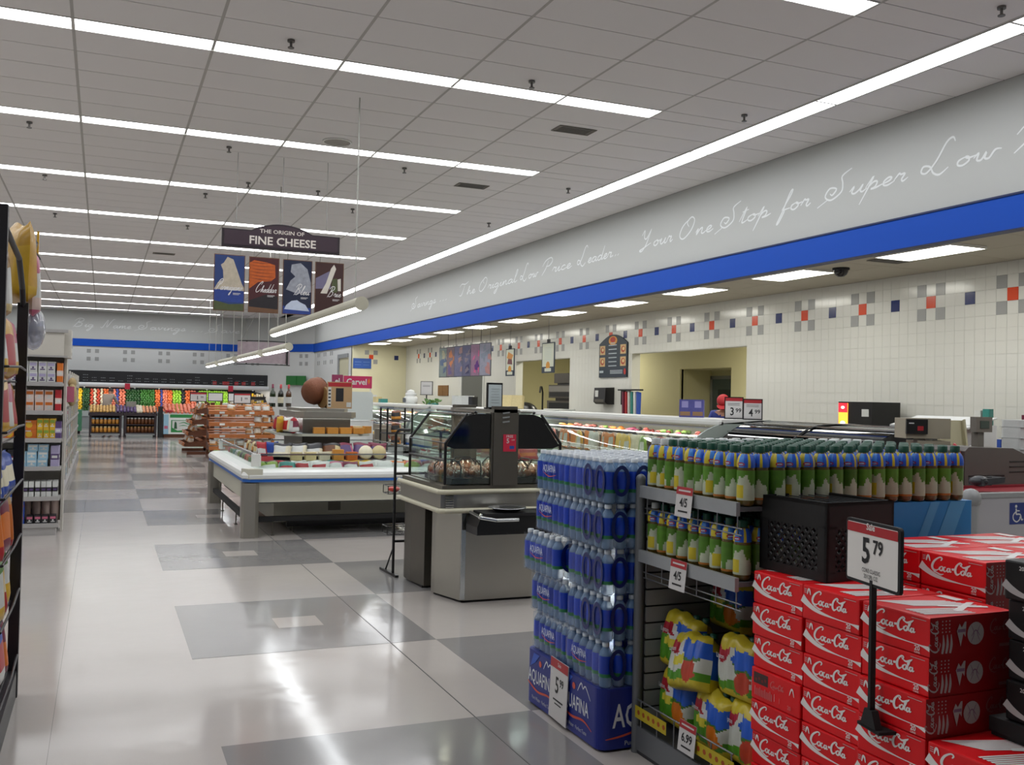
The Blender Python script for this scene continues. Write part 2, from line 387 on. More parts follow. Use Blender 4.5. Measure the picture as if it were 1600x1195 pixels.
# ---- fluorescent strips
mTube = mat('lamp lens', '#fbfdff', .5, emit=TUBE); mHouse = mat('lamp housing', '#e6e6e2', .4); mWhite = mat('white paint', '#dcdcd8', .5)
def strip_mesh(L, W, mT):
    a = MB().box(-L/2, -W/2, -.004, -L/2+.012, W/2, .1).box(L/2-.012, -W/2, -.004, L/2, W/2, .1).box(-L/2, -W/2, -.006, L/2, -W/2+.012, .1).box(-L/2, W/2-.012, -.006, L/2, W/2, .1).box(-L/2, -W/2, .1, L/2, W/2, .12)
    b = MB().box(-L/2+.014, -W/2+.014, .014, L/2-.014, W/2-.014, .022, [1,0,0,0,0,0])
    return a.mesh('lamp_housing', mHouse), b.mesh('lamp_lens', [mHouse, mT])
LONG = strip_mesh(2.43, .30, mTube); SHORT = strip_mesh(1.21, .30, mTube); LONG_OFF = strip_mesh(2.43, .30, mHouse); SHORT_OFF = strip_mesh(1.21, .30, mHouse)
def lamp(me, loc, rz, label, group):
    t = thing('ceiling_light', label, 'ceiling light', loc, rz, group)
    link('housing', me[0], t); link('lens', me[1], t); return t
vis = 0
for r, y in enumerate(ROWS):
    for n in range(-3, 2):
        xc = -1.47+2.4384*n+1.2192
        if y > 14 and n == -3: continue
        where = 'over the aisle' if r >= 3 else 'nearer the entrance'
        lamp(LONG if r >= LIT else LONG_OFF, (xc, y, H), 0, 'ceiling strip light %s, %s row from the near end, %s in its row' % (where, ORD[r], ORD[n+3]), 'fluorescent strips in cross rows')
    if ROWS[r] < 30: lamp(SHORT if r >= LIT else SHORT_OFF, (4.016, y, H), 0, 'short ceiling strip light at the right end of the %s cross row' % ORD[r], 'fluorescent strips in cross rows')
for k in range(-4, 18):
    y = 1.68+2.4384*(k-.5)
    if y > 34: continue
    lamp(LONG, (6.03, y, H), PI/2, 'strip light of the long line beside the bulkhead, %s from near' % ORD[k+4], 'fluorescent line along the bulkhead')
# ---- bulkhead over the deli, blue band, soffit
mFas = mat('bulkhead paint', '#b3b5b3', .75); mBlue = mat('band blue', '#0649b2', .6, spec=.25); mNavy = mat('band shadow and edge', '#0a1c4c', .5)
mScript = mat('script white', '#dcdfdf', .6)
bh = struct('wall_bulkhead', MB().box(XF, -12, 3.70, XF+.12, 34.35, H), mFas)
def words(M, lst, base, h, wd, parent):
    mb = MB(4e-5)
    for t, a, b in lst:
        mb.k = 0.; L = cursive_w(t, h); cursive(mb, t, a, base, h, M, wd, 0, .35, (b-a)/L)
    return sub('lettering', mb, mScript, parent, 'white cursive lettering')
M = wx(XF, 0, 0, .002)
words(M, [(t, -a, -b) for t, a, b in [('Savings', 20.5, 18.2), ('...', 17.9, 17.2), ('The', 16.4, 15.2), ('Original', 15.0, 12.65), ('Low', 12.5, 11.55), ('Price', 11.4, 10.0), ('Leader...', 9.78, 8.1), ('Your', 7.44, 6.43), ('One', 6.27, 5.33), ('Stop', 5.22, 4.0), ('for', 3.75, 3.2), ('Super', 3.0, 1.59), ('Low', 1.42, .38), ('Prices', .25, -1.4)]], 4.13, .085, .023, bh)
band = struct('trim_1', MB().box(XF-.04, -12, 3.36, XF+.12, 34.37, 3.70), mBlue)
sub('shadow_and_edge', MB().box(XF-.05, -12, 3.695, XF, 34.36, 3.715).box(XF-.045, -12, 3.352, XF+.1, 34.3, 3.362), mNavy, band, 'painted shadow line on top and dark blue lower edge strip')  # upper dark strip is a painted shadow line along the band top
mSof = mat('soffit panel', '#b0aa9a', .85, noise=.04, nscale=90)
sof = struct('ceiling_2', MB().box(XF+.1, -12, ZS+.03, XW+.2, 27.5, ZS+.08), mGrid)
sp = {}
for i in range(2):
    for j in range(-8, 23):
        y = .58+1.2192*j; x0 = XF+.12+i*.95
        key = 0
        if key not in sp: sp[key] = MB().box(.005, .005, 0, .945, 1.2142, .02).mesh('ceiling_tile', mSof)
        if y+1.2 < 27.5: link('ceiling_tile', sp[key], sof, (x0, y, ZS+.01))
mPan = mat('panel lens', '#fffdf2', .5, emit=PANEL)
pm = MB().box(-.28, -.57, .0, -.265, .57, .03).box(.265, -.57, 0, .28, .57, .03).box(-.265, -.57, 0, .265, -.555, .03).box(-.265, .555, 0, .265, .57, .03).mesh('frame', mHouse)
pl_ = MB().box(-.265, -.555, .006, .265, .555, .012, [1,0,0,0,0,0]).mesh('lens', [mHouse, mPan])
for k in range(-2, 11):
    t = thing('panel_light', 'white fluorescent panel in the low ceiling over the deli, %s from the right' % ORD[k+2], 'ceiling light', (7.68, 1.81+2.42*k, ZS-.022), 0, 'lay-in panels over the deli')
    link('frame', pm, t); link('lens', pl_, t)
# ---- tiled deli wall with two openings
mTiles = mat('glazed tile', '#d6d6d0', .16, spec=.6); mGrout = mat('grout', '#cdcdc7', .8)
mO = mat('tile orange', '#d8471c', .2); mB = mat('tile navy', '#1c2a63', .2); mG = mat('tile grey', '#9b9c9b', .25)
OPEN = [(7.14, 11.07, 1.0, 2.58), (14.0, 17.25, 1.0, 2.58)]
wr = MB(); ys = [-12, OPEN[0][0], OPEN[0][1], OPEN[1][0], OPEN[1][1], 27.6]
for a, b in zip(ys[::2], ys[1::2]): wr.box(XW, a, 0, XW+.2, b, ZS+.08)
for a, b, z0, z1 in OPEN: wr.box(XW, a, 0, XW+.2, b, z0).box(XW, a, z1, XW+.2, b, ZS+.08)
wall = struct('wall_right', wr, mGrout)
TT = .15875; acc = {}
for k in range(-3, 21):
    yo = 1.84+1.27*k
    for dy, dz, m in [(0,0,'o'),(1,1,'g'),(-1,1,'g'),(1,-1,'g'),(-1,-1,'g'),(-4,0,'b')]:
        acc[(round((yo+dy*TT)/TT*4)/4, dz)] = (m, yo+dy*TT)
tm = {}
for key, mm in (('o', mO), ('g', mG), ('b', mB)): tm[key] = MB().box(-.008, -TT/2+.002, -.08, 0, TT/2-.002, .08).mesh('wall_tile', mm)
accpos = []
for k in range(-3, 20):
    yo = 1.84+1.27*k
    for dy, dz, m in [(0,0,'o'),(1,1,'g'),(-1,1,'g'),(1,-1,'g'),(-1,-1,'g'),(-4,0,'b')]:
        y = yo+dy*TT; link('wall_tile', tm[m], wall, (XW, y, 3.0+dz*.163)); accpos.append((y, 3.0+dz*.163))
fld = MB(); tiles = []
for j in range(int((27.5+6)/TT)):
    y = -6.1+j*TT+(1.84+6.1) % TT
    for i in range(22):
        z = 3.0-.163*(18-i)
        if z-.08 < .55 or z+.08 > ZS+.01: continue
        if any(a-.09 < y < b+.09 and z0-.05 < z < z1+.06 for a, b, z0, z1 in OPEN): continue
        if any(abs(y-p) < .1 and abs(z-q) < .05 for p, q in accpos): continue
        tiles.append((y, z))
def near_tile(t):
    d = Vector((XW, t[0], t[1]))-cam.location; z = d.dot(fw); return 1/z if z > 1 and d.dot(r2)/z*1508 < 800 and t[1] > 1.35 else 0
tiles.sort(key=near_tile, reverse=True)
one = MB().box(-.006, -TT/2+.0012, -.0803, .001, TT/2-.0012, .0803).mesh('wall_tile', mTiles)
for y, z in tiles[:180]: link('wall_tile', one, wall, (XW, y, z))
for y, z in tiles[180:]: fld.box(XW-.006, y-TT/2+.0012, z-.0803, XW+.001, y+TT/2-.0012, z+.0803)
o = fld.build('tile_field', mTiles, wall); o['kind'] = 'stuff'
# ---- rooms behind the openings
mCream = mat('cream paint', '#cfc9a2', .7); mFrame = mat('grey steel frame', '#85888a', .5)
br = MB().box(11.6, 5, -.0, 11.7, 11.05, 3.2).box(11.6, 13.1, 0, 11.7, 19, 3.2).box(11.6, 11.05, 2.37, 11.7, 13.1, 3.2)
br.box(XW+.2, 4.9, 0, 11.7, 5, 3.2).box(XW+.2, 19, 0, 11.7, 19.1, 3.2).box(XW+.2, 4.9, 3.2, 11.7, 19.1, 3.3).box(11.65, 10.9, 0, 12.6, 11.05, 3.2).box(11.65, 13.1, 0, 12.6, 13.25, 3.2).box(12.5, 11, 0, 12.6, 13.2, 3.2).box(11.7, 11, 2.36, 12.6, 13.2, 2.5)
struct('wall_back_room', br, mCream)
d1 = struct('door_1', MB().box(12.44, 11.75, 0, 12.5, 12.95, 2.15), mat('door grey', '#4c5a5e', .45))
sub('door_frame', MB().box(12.42, 11.67, 0, 12.5, 11.75, 2.23).box(12.42, 12.95, 0, 12.5, 13.03, 2.23).box(12.42, 11.67, 2.15, 12.5, 13.03, 2.23), mFrame, d1)
sub('door_window', MB().box(12.42, 12.0, 1.2, 12.445, 12.7, 1.9), mat('dark pane', '#2c3a3e', .15), d1)
pl2 = MB().box(-.265, -.555, .006, .265, .555, .012, [1,0,0,0,0,0]).mesh('lens', [mHouse, mat('panel lens bright', '#fffbe8', .5, emit=PANEL*2.6)])
for y, L in ((9.0, 'behind the wide opening'), (15.6, 'behind the oven opening')):
    t = thing('panel_light', 'ceiling panel light of the back room %s' % L, 'ceiling light', (10.2, y, 3.17), 0)
    link('frame', pm, t); link('lens', pl2, t)
# ---- end wall of the deli, siding walls, far wall
mCreamW = mat('cream tile wall', '#d9d4b4', .35, noise=.02, nscale=8)
ew = struct('wall_deli_end', MB().box(XF, 27.5, 0, XW+.2, 27.7, ZS+.08), mCreamW)
for x, z, m in [(7.62, 3.13, 'g'), (7.62+.32, 3.13, 'g'), (7.62+.32, 2.8, 'g'), (7.78, 2.97, 'o'), (8.72, 2.97, 'b')]:
    link('wall_tile', tm[m], ew, (x, 27.5, z), PI/2)
mSid = mat('white siding', '#c6c8c8', .6)
sw = struct('wall_siding', MB().box(XF, 27.6, 0, XF+.1, 34.4, 3.36), mSid)
dd = math.hypot(7.1-4.66, 34.3-37.5)
def diag(z0, z1, th, off=0):   # slab along the corner diagonal
    nx, ny = -(37.5-34.3)/dd, -(7.1-4.66)/dd
    p, q = Vector((7.1, 34.3)), Vector((4.66, 37.5)); n = Vector((nx, ny))
    return MB().prism([p+n*off, q+n*off, q-n*th, p-n*th], z0, z1)
for nm, z0, z1, m, off in (('wall_siding', 0, 3.4, mSid, 0), ('wall_bulkhead', 3.7, H, mFas, 0), ('trim_2', 3.38, 3.71, mBlue, .04)): struct(nm, diag(z0, z1, .1, off), m)
wf = struct('wall_far', MB().box(-9.2, YF, 0, 4.7, YF+.1, 3.4), mSid)
wfb = struct('wall_far_bulkhead', MB().box(-9.2, YF-.02, 3.7, 4.7, YF+.1, H), mFas)
words(wy(0, YF-.02, 0, .003), [('...', -5.6, -5.0), ('Big', -2.4, -1.55), ('Name', -1.3, -.1), ('Savings', .1, 2.1), ('...', 2.35, 2.9), ('Save', 2.96, 4.4)], 4.2, .1, .02, wfb)
struct('trim_3', MB().box(-9.2, YF-.04, 3.4, 4.7, YF+.1, 3.7), mBlue)
def squares(P, right, cs, parent):
    mb = None
    for c in cs:
        for du in (-.158, .158):
            for z in (3.2, 2.87):
                p = Vector(P)+Vector(right)*(c+du)
                o = link('wall_tile', tm['g'], parent, (p.x, p.y, z)); o.rotation_euler = (0, 0, math.atan2(right[1], right[0])+PI/2)
squares((0, YF, 0), (1, 0, 0), [-1.55+1.41*k for k in range(-4, 5)], wf)
squares((7.1, 34.3, 0), (Vector((4.66-7.1, 37.5-34.3, 0))/dd)*-1, [-.6, -2.0, -3.4], bpy.data.objects['wall_siding.001'])
squares((XF, 0, 0), (0, -1, 0), [-33.4, -32.2, -31.0], sw)
d2 = struct('door_2', MB().box(XF-.01, 28.1, 0, XF+.02, 29.5, 2.95), mat('door beige', '#b9b69c', .5))
sub('door_frame', MB().box(XF-.05, 29.5, 0, XF+.02, 29.72, 3.1).box(XF-.05, 28.1, 2.95, XF+.02, 29.5, 3.1), mFrame, d2)
struct('wall_left_bounce', MB().box(-9.3, -12.2, 0, -9.2, YF, H+.2), mSid)  # unseen wall, added in white to bounce light into the open left side
struct('wall_near', MB().box(-9.3, -12.3, 0, XW+.2, -12.2, H+.2), mSid)
# ---- ceiling fittings
spm = MB().cyl((0,0,0),(0,0,-.02),.035,n=10).cyl((0,0,-.02),(0,0,-.07),.012,n=8).cyl((0,0,-.07),(0,0,-.078),.03,n=10).mesh('sprinkler', mat('sprinkler grey', '#6a6865', .4, .4))
SPR = [(455,62),(831,126),(46,190),(358,229),(1163,179),(632,262),(888,294),(70,273),(321,302),(551,326),(764,348),(86,333),(293,352),(1565,10),(388,285),(497,298)]
def on_ceiling(px, py, z=H):
    d = r2*((px-800)/1508)-u2*((py-597.5)/1508)+fw; t = (z-Mc.translation.z)/d.z; return Mc.translation+d*t
for k, q in enumerate(SPR):
    p = on_ceiling(*q); tag(link('sprinkler', spm, None, (p.x, p.y, H-.002)), 'small grey fire sprinkler in the ceiling, %s counted from near to far' % ORD[k], 'sprinkler', 'sprinklers in the main ceiling')
mVent = mat('vent metal', '#77726a', .6)
def vent(p, L, z, name, label):
    t = thing(name, label, 'vent', (p.x, p.y, z))
    sub('vent_frame', MB().box(-L/2, -.13, -.008, L/2, -.115, 0).box(-L/2, .115, -.008, L/2, .13, 0).box(-L/2, -.115, -.008, -L/2+.015, .115, 0).box(L/2-.015, -.115, -.008, L/2, .115, 0).box(-L/2, -.13, -.001, L/2, .13, 0), mVent, t)
    for i in range(5): link('vent_slat', VS, t, (0, -.09+.045*i, -.004))
VS = MB().box(-.2, -.014, -.002, .2, .014, .001).mesh('vent_slat', mat('vent slat', '#55514a', .6))
for q, L, lab in (((897,203), .5, 'grey air vent in the ceiling nearest to the bulkhead'), ((737,290), .5, 'grey air vent in the ceiling midway along the bulkhead light line'), ((256,396), .5, 'small dark air vent in the ceiling left of the cheese sign')):
    vent(on_ceiling(*q), L, H-.003, 'ceiling_vent', lab)
sp_ = on_ceiling(527, 221); t = thing('ceiling_speaker', 'round grey loudspeaker grille flush in the ceiling', 'speaker', (sp_.x, sp_.y, H-.002))
sub('grille', MB().cyl((0,0,0),(0,0,-.012),.17,n=20), mat('grille grey', '#9a968f', .7), t); sub('rim', MB().lathe([(.17,0),(.19,0),(.19,-.015),(.17,-.015)], 20), mHouse, t)
p = on_ceiling(1390, 408, ZS); vent(p, .5, ZS+.005, 'ceiling_vent', 'dark slotted air vent in the low deli ceiling beside the dome camera')
p = on_ceiling(1314, 420, ZS)
t = thing('dome_camera', 'black security dome camera hanging from the low deli ceiling', 'camera', (p.x, p.y, ZS+.01))
sub('dome', MB().lathe([(.095,-.02),(.093,-.05),(.075,-.09),(.04,-.115),(.001,-.12)], 16), mat('dome black', '#101012', .08), t); sub('mount', MB().lathe([(.001,0),(.11,0),(.11,-.025),(.095,-.025)], 16), mBlackM, t)
# ================================================================ SODA CARTONS, CRATE, PRICE STAND
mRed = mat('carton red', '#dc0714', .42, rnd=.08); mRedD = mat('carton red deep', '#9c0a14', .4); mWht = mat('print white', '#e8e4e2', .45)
mSil = mat('print grey', '#b9b4b4', .45); mBrn = mat('print brown', '#3a1c1a', .4); mCarB = mat('carton black', '#131315', .4)
LOGO = [  # script logo drawn in a box about 2.1 wide and 1 high: (points, widths)
 ([(.62,.78),(.70,.93),(.56,.99),(.26,.72),(.12,.36),(.20,.12),(.40,.12),(.58,.30)], [.03,.07,.05,.08,.11,.09,.05,.02]),     # C
 ([(.34,.16),(.22,.02),(.36,-.02),(.62,-.12),(.80,-.05)], [.02,.04,.05,.06,.02]),                                            # tail of the C
 ([(.66,.42),(.56,.28),(.62,.14),(.74,.22),(.74,.40),(.64,.42)], [.03,.08,.05,.08,.05,.03]),                                  # o
 ([(.92,.40),(.84,.40),(.80,.24),(.88,.13),(1.0,.26)], [.04,.05,.08,.05,.02]),                                                # c
 ([(1.14,.38),(1.04,.36),(1.02,.20),(1.10,.16),(1.18,.40),(1.17,.18),(1.27,.22)], [.03,.05,.08,.04,.05,.06,.02]),             # a
 ([(1.27,.36),(1.42,.39)], [.075,.075]),                                                                                        # dash
 ([(1.76,.66),(1.84,.82),(1.72,.86),(1.54,.62),(1.48,.30),(1.58,.10),(1.76,.22)], [.03,.06,.05,.08,.11,.08,.02]),             # C
 ([(1.70,.80),(1.94,.62),(2.20,.74),(2.32,.86)], [.02,.06,.07,.02]),                                                          # swash
 ([(1.90,.40),(1.80,.28),(1.86,.14),(1.98,.22),(1.98,.40),(1.88,.42)], [.03,.08,.05,.08,.05,.03]),                            # o
 ([(2.02,.24),(2.16,.60),(2.14,.72),(2.08,.56),(2.07,.22),(2.16,.18)], [.03,.05,.04,.07,.06,.02]),                            # l
 ([(2.30,.38),(2.20,.36),(2.18,.20),(2.26,.16),(2.34,.40),(2.33,.18),(2.43,.24)], [.03,.05,.08,.04,.05,.06,.02]),             # a
]
def logo(mb, u, v, wdt, M, mi, sh=1.):
    k = wdt/2.34
    for pts, ws in LOGO: mb.stroke([(u+p[0]*k, v+p[1]*k*sh) for p in pts], [x*k*1.25 for x in ws], M, mi, n=4)
BW, BH, BD = .283, .1215, .36    # carton: width along the aisle, height, depth
def carton_mesh():
    bm = bmesh.new(); bmesh.ops.create_cube(bm, size=1)
    for v in bm.verts: v.co = Vector((v.co.x*BD+BD/2, v.co.y*(BW-.003), v.co.z*(BH-.002)+BH/2))
    bmesh.ops.bevel(bm, geom=bm.edges[:], offset=.006, segments=2, affect='EDGES', profile=.6)
    me = bpy.data.meshes.new('carton'); bm.to_mesh(me); bm.free(); me.materials.append(mRed)
    return me
CM = carton_mesh()
# front print (mesh local: carton front face at x=0 looking to -X, u runs along -Y from the left edge)
def front_print(mr=mWht):
    M = wx(0, BW/2, 0, .0008); mb = MB(); w_, h_ = BW, BH
    mb.stroke([(.0*w_,.60*h_),(.10*w_,.47*h_),(.22*w_,.365*h_),(.38*w_,.30*h_),(.6*w_,.27*h_),(.8*w_,.262*h_)], [.03,.022,.016,.010,.004,.0025], M, 0, n=5)
    mb.stroke([(.8*w_,.262*h_),(.9*w_,.25*h_),(.995*w_,.225*h_)], [.0025,.006,.016], M, 0, n=4)
    logo(mb, .16*w_, .46*h_, .62*w_, M, 0, .72)
    for q in ([(.10,.74),(.115,.86),(.13,.9),(.145,.86),(.16,.74)],): mb.stroke([(a*w_, b*h_) for a, b in q], [.004,.007,.006,.007,.004], M, 0, n=4)
    for z in (.9, .85, .8): mb.rect(.045*w_, (z-.03)*h_, .09*w_, (z-.012)*h_, M, 1)
    mb.rect(.75*w_, .9*h_, .95*w_, .915*h_, M, 1)
    mb.text('20', .83*w_, .17*h_, .022, M, 0, .02); mb.text('CANS', .83*w_, .065*h_, .0085, M, 0, .01)
    return mb.mesh('front_print', [mr, mSil])
def back_print():
    M = wx(0, BW/2, 0, .0008); mb = MB(); w_, h_ = BW, BH
    mb.rect(.06*w_, .52*h_, .36*w_, .86*h_, M, 1)
    for i in range(4): mb.disc((.11+.065*i)*w_, (.64+.05*(i % 2))*h_, .006, M, 3)
    logo(mb, .40*w_, .56*h_, .28*w_, M, 2, .8)
    mb.stroke([(.80*w_,.58*h_),(.83*w_,.75*h_),(.86*w_,.78*h_),(.89*w_,.58*h_)], .006, M, 0, n=4)
    for i in range(11): mb.rect((.09+.035*i)*w_, .16*h_, (.108+.035*i)*w_, (.38+.06*(i % 3 == 0))*h_, M, 2)
    mb.rect(.5*w_, .2*h_, .505*w_, .42*h_, M, 0); mb.rect(.60*w_, .2*h_, .61*w_, .36*h_, M, 2)
    mb.text('20', .80*w_, .2*h_, .02, M, 2, .02)
    return mb.mesh('side_print', [mWht, mBrn, mat('print pink', '#d86a6a', .5), mat('print dim red', '#7a2020', .5)])
def end_print():
    M = wy(0, -BW/2+.0015, 0, .0006); mb = MB(); w_, h_ = BD, BH
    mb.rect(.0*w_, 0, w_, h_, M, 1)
    # standing can with vertical logo, stars and stripes
    for i in range(3): mb.stroke([((.14+.045*i)*w_,.08*h_),((.155+.045*i)*w_,.3*h_),((.15+.045*i)*w_,.55*h_)], [.008,.010,.003], M, 0, n=4)
    for a in range(3):
        for b in range(4): mb.disc((.14+.04*a)*w_, (.62+.09*b)*h_, .0028, M, 0, 5)
    R = M @ Matrix.Translation((.10*w_, .1*h_, 0)) @ Matrix.Rotation(PI/2, 4, 'Z'); logo(mb, 0, 0, .8*h_, R, 0)
    # jagged peaks emblem
    mb.flat([(.30*w_,.62*h_),(.33*w_,.80*h_),(.355*w_,.70*h_),(.39*w_,.84*h_),(.41*w_,.84*h_),(.40*w_,.45*h_),(.375*w_,.55*h_),(.345*w_,.22*h_)], M, 0)
    mb.rect(.31*w_, .58*h_, .40*w_, .66*h_, M, 3)
    # ball emblem
    mb.disc(.52*w_, .52*h_, .29*h_, M, 0, 20)
    for sg in (-1, 1): mb.stroke([((.52+sg*.055)*w_,.3*h_),((.52+sg*.02)*w_,.52*h_),((.52+sg*.055)*w_,.74*h_)], .003, M, 3, n=4)
    mb.stroke([(.47*w_,.45*h_),(.52*w_,.6*h_),(.57*w_,.45*h_)], .004, M, 3, n=4)
    logo(mb, .68*w_, .5*h_, .27*w_, M, 2); mb.rect(.80*w_, .12*h_, .95*w_, .2*h_, M, 2)
    return mb.mesh('end_print', [mSil, mRedD, mat('print rose', '#a05a5a', .5), mat('print violet', '#8a6a86', .5)])
def top_print():
    M = wz(0, BW/2, BH-.001, .0008); mb = MB(); w_, h_ = BW, BD   # u across, v away from the aisle
    for i in range(8):
        u0 = (.06+.05*i)*w_; mb.flat([(u0, (.10+.02*i)*h_), (u0+.012, (.12+.02*i)*h_), (u0+.30*w_, (.72+.02*i)*h_), (u0+.28*w_, (.74+.02*i)*h_)], M, 0)
    for i in range(6):
        u0 = (.55+.05*i)*w_; mb.flat([(u0, .08*h_), (u0+.010, .07*h_), (u0+.16*w_, .55*h_), (u0+.14*w_, .58*h_)], M, 0)
    mb.flat([(.50*w_,.50*h_),(.56*w_,.46*h_),(.80*w_,.86*h_),(.74*w_,.90*h_)], M, 0); mb.flat([(.78*w_,.44*h_),(.84*w_,.50*h_),(.54*w_,.92*h_),(.50*w_,.86*h_)], M, 0)
    mb.rect(.1*w_, .82*h_, .4*w_, .93*h_, M, 0)
    return mb.mesh('top_print', [mWht])
FP, BP, EP, TP = front_print(), back_print(), end_print(), top_print()
COLS = [(-3.727, 7), (-4.0125, 7), (-4.298, 7), (-4.585, 4)]
random.seed(3)
base = thing('wooden_pallet', 'low wooden pallet under the red soda cartons', 'pallet', (1.17, -4.16, 0))
mWood = mat('pallet wood', '#8a6a45', .8, noise=.2, nscale=12)
for i in range(6): sub('deck_board', MB().box(.0, -.58+.2*i, .08, 1.13, -.44+.2*i, .1), mWood, base)
for i in range(3): sub('runner', MB().box(.02+.53*i, -.56, 0, .07+.5*i, .55, .08), mWood, base)
NM = ['column nearest the tea shelf', 'second column from the tea shelf', 'column behind the price stand', 'low column nearest the viewer']
for ci, (yc, n) in enumerate(COLS):
    for k in range(n):
        jx, jy, ja = random.uniform(-.004, .006), random.uniform(-.003, .003), random.uniform(-.012, .012)
        lev = n-1-k
        nm = NM[ci]
        t = thing('soda_carton', 'red soda carton with white script, %s, %s from its top' % (nm, ORD[lev]), 'soda carton', (1.18+jx-(.012 if ci == 2 and k < 5 else 0), yc+jy, .101+k*BH), ja, 'red soda cartons facing the aisle')
        link('carton', CM, t)
        if ci == 0 and lev == 3: link('side_print', BP, t)['label'] = 'side with a dark picture panel and small type'
        else: link('front_print', FP, t)
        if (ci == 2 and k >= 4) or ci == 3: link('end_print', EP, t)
        if lev == 0: link('top_print', TP, t)
for r in range(2):
    for ci, yc in enumerate((-4.14, -3.855)):
        for k in range(8):
            if k < 7: lab = 'hidden red soda carton, %s inner row, %s column, %s layer up' % (ORD[r+1], ORD[ci], ORD[k]); g = 'red soda cartons inside the stack'
            else: lab = 'red soda carton of the top layer %s, %s' % ('behind the milk crate' if r == 0 else 'farthest from the aisle', 'nearer the viewer' if ci == 0 else 'nearer the tea bottles'); g = 'red soda cartons of the raised top layer'
            t = thing('soda_carton', lab, 'soda carton', (1.60+r*.365, yc, .101+k*BH), 0, g)
            link('carton', CM, t)
            if k >= 6:
                if r == 0: link('front_print', FP, t)
                link('top_print', TP, t)
                if ci == 0: link('end_print', EP, t)
# ---- black cartons on a black tray, at the right edge
tr = thing('display_tray', 'black plastic tray under the black cartons at the right edge', 'tray', (1.40, -4.83, .588))
sub('tray', MB().box(0, 0, .015, .55, .36, .058), mBlackM, tr); sub('tray_foot', MB().box(.01, .12, 0, .13, .36, .015), mBlackM, tr)
CB = CM.copy(); CB.materials.clear(); CB.materials.append(mCarB)
def zero_print():
    M = wx(0, BW/2, 0, .0008); mb = MB(); w_, h_ = BW, BH
    mb.stroke([(0,.42*h_),(.10*w_,.27*h_),(.25*w_,.16*h_),(.5*w_,.10*h_),(.9*w_,.09*h_)], [.026,.022,.014,.006,.002], M, 1, n=5)
    mb.text('20 CANS', .30*w_, .82*h_, .017, M, 0, .01); 
    logo(mb, .40*w_, .38*h_, .5*w_, M, 2, .6)
    return mb.mesh('front_print', [mWht, mSil, mat('print red', '#c01520', .4)])
ZP = zero_print()
for k in range(4):
    t = thing('soda_carton', 'black soda carton with red script at the right edge, %s from the top' % ORD[3-k], 'soda carton', (1.415+[0,.012,.006,-.008][k], -4.655, .648+k*BH), [.0,.015,.0,.02][k], 'black soda cartons')
    link('carton', CB, t); link('front_print', ZP, t)
# ---- milk crate
mCrate = mat('crate plastic', '#08080a', .5)
cr = thing('milk_crate', 'black plastic milk crate with lattice sides on red soda cartons', 'crate', (1.42, -3.705, .101+7*BH+.001), math.radians(5))
S, HC = .172, .285
def crate_side(M):
    mb = MB()
    def bx(u0, v0, u1, v1, d=.012):
        P = [M @ Vector((u, v, z)) for u, v, z in ((u0,v0,-d),(u1,v0,-d),(u1,v1,-d),(u0,v1,-d),(u0,v0,0),(u1,v0,0),(u1,v1,0),(u0,v1,0))]
        mb.add(P, [(0,3,2,1),(4,5,6,7),(0,1,5,4),(1,2,6,5),(2,3,7,6),(3,0,4,7)])
    bx(-S, .20, S, HC); bx(-S, 0, S, .035); bx(-S, .03, -S+.045, .2); bx(S-.045, .03, S, .2)
    bx(-S, HC-.012, S, HC, .018); bx(-S, .19, S, .2, .017)
    a, b = -S+.045, S-.045
    def strip(p, q):
        p, q = Vector(p), Vector(q); d = (q-p).normalized()*.005; n = Vector((-d.y, d.x))
        pts = [p-n, q-n, q+n, p+n]
        vs = [M @ Vector((x.x, x.y, z)) for z in (-.008, -.001) for x in pts]
        mb.add(vs, [(0,3,2,1),(4,5,6,7),(0,1,5,4),(1,2,6,5),(2,3,7,6),(3,0,4,7)])
    H0, H1 = .035, .195; L = b-a
    for i in range(-6, 12):
        for sg in (1, -1):
            u = a+i*.036; p0, p1 = (u, H0), (u+sg*(H1-H0), H1)
            # clip to the window
            (x0, y0), (x1, y1) = p0, p1
            def at(x): return y0+(x-x0)*(y1-y0)/(x1-x0)
            lo, hi = min(x0, x1), max(x0, x1); l2, h2 = max(lo, a), min(hi, b)
            if h2-l2 > .01: strip((l2, at(l2)), (h2, at(h2)))
    return mb
for nm, o_, r_ in (('front', (-S,0,0), (0,-1,0)), ('back', (S,0,0), (0,1,0)), ('near', (0,-S,0), (1,0,0)), ('far', (0,S,0), (-1,0,0))):
    sub('crate_side', crate_side(frame(o_, r_, (0,0,1), 0)), mCrate, cr)
gb = MB()
for i in range(7): gb.box(-S+.01, -S+.02+.052*i, 0, S-.01, -S+.03+.052*i, .01).box(-S+.02+.052*i, -S+.01, 0, -S+.03+.052*i, S-.01, .01)
sub('crate_bottom', gb, mCrate, cr); 
gt = MB()
for i in range(5): gt.bar((-S+.07+.05*i, -S+.012, HC-.006), (-S+.07+.05*i, S-.012, HC-.006), .004)
sub('top_rib', gt, mat('crate rib', '#3a3c3e', .4), cr)
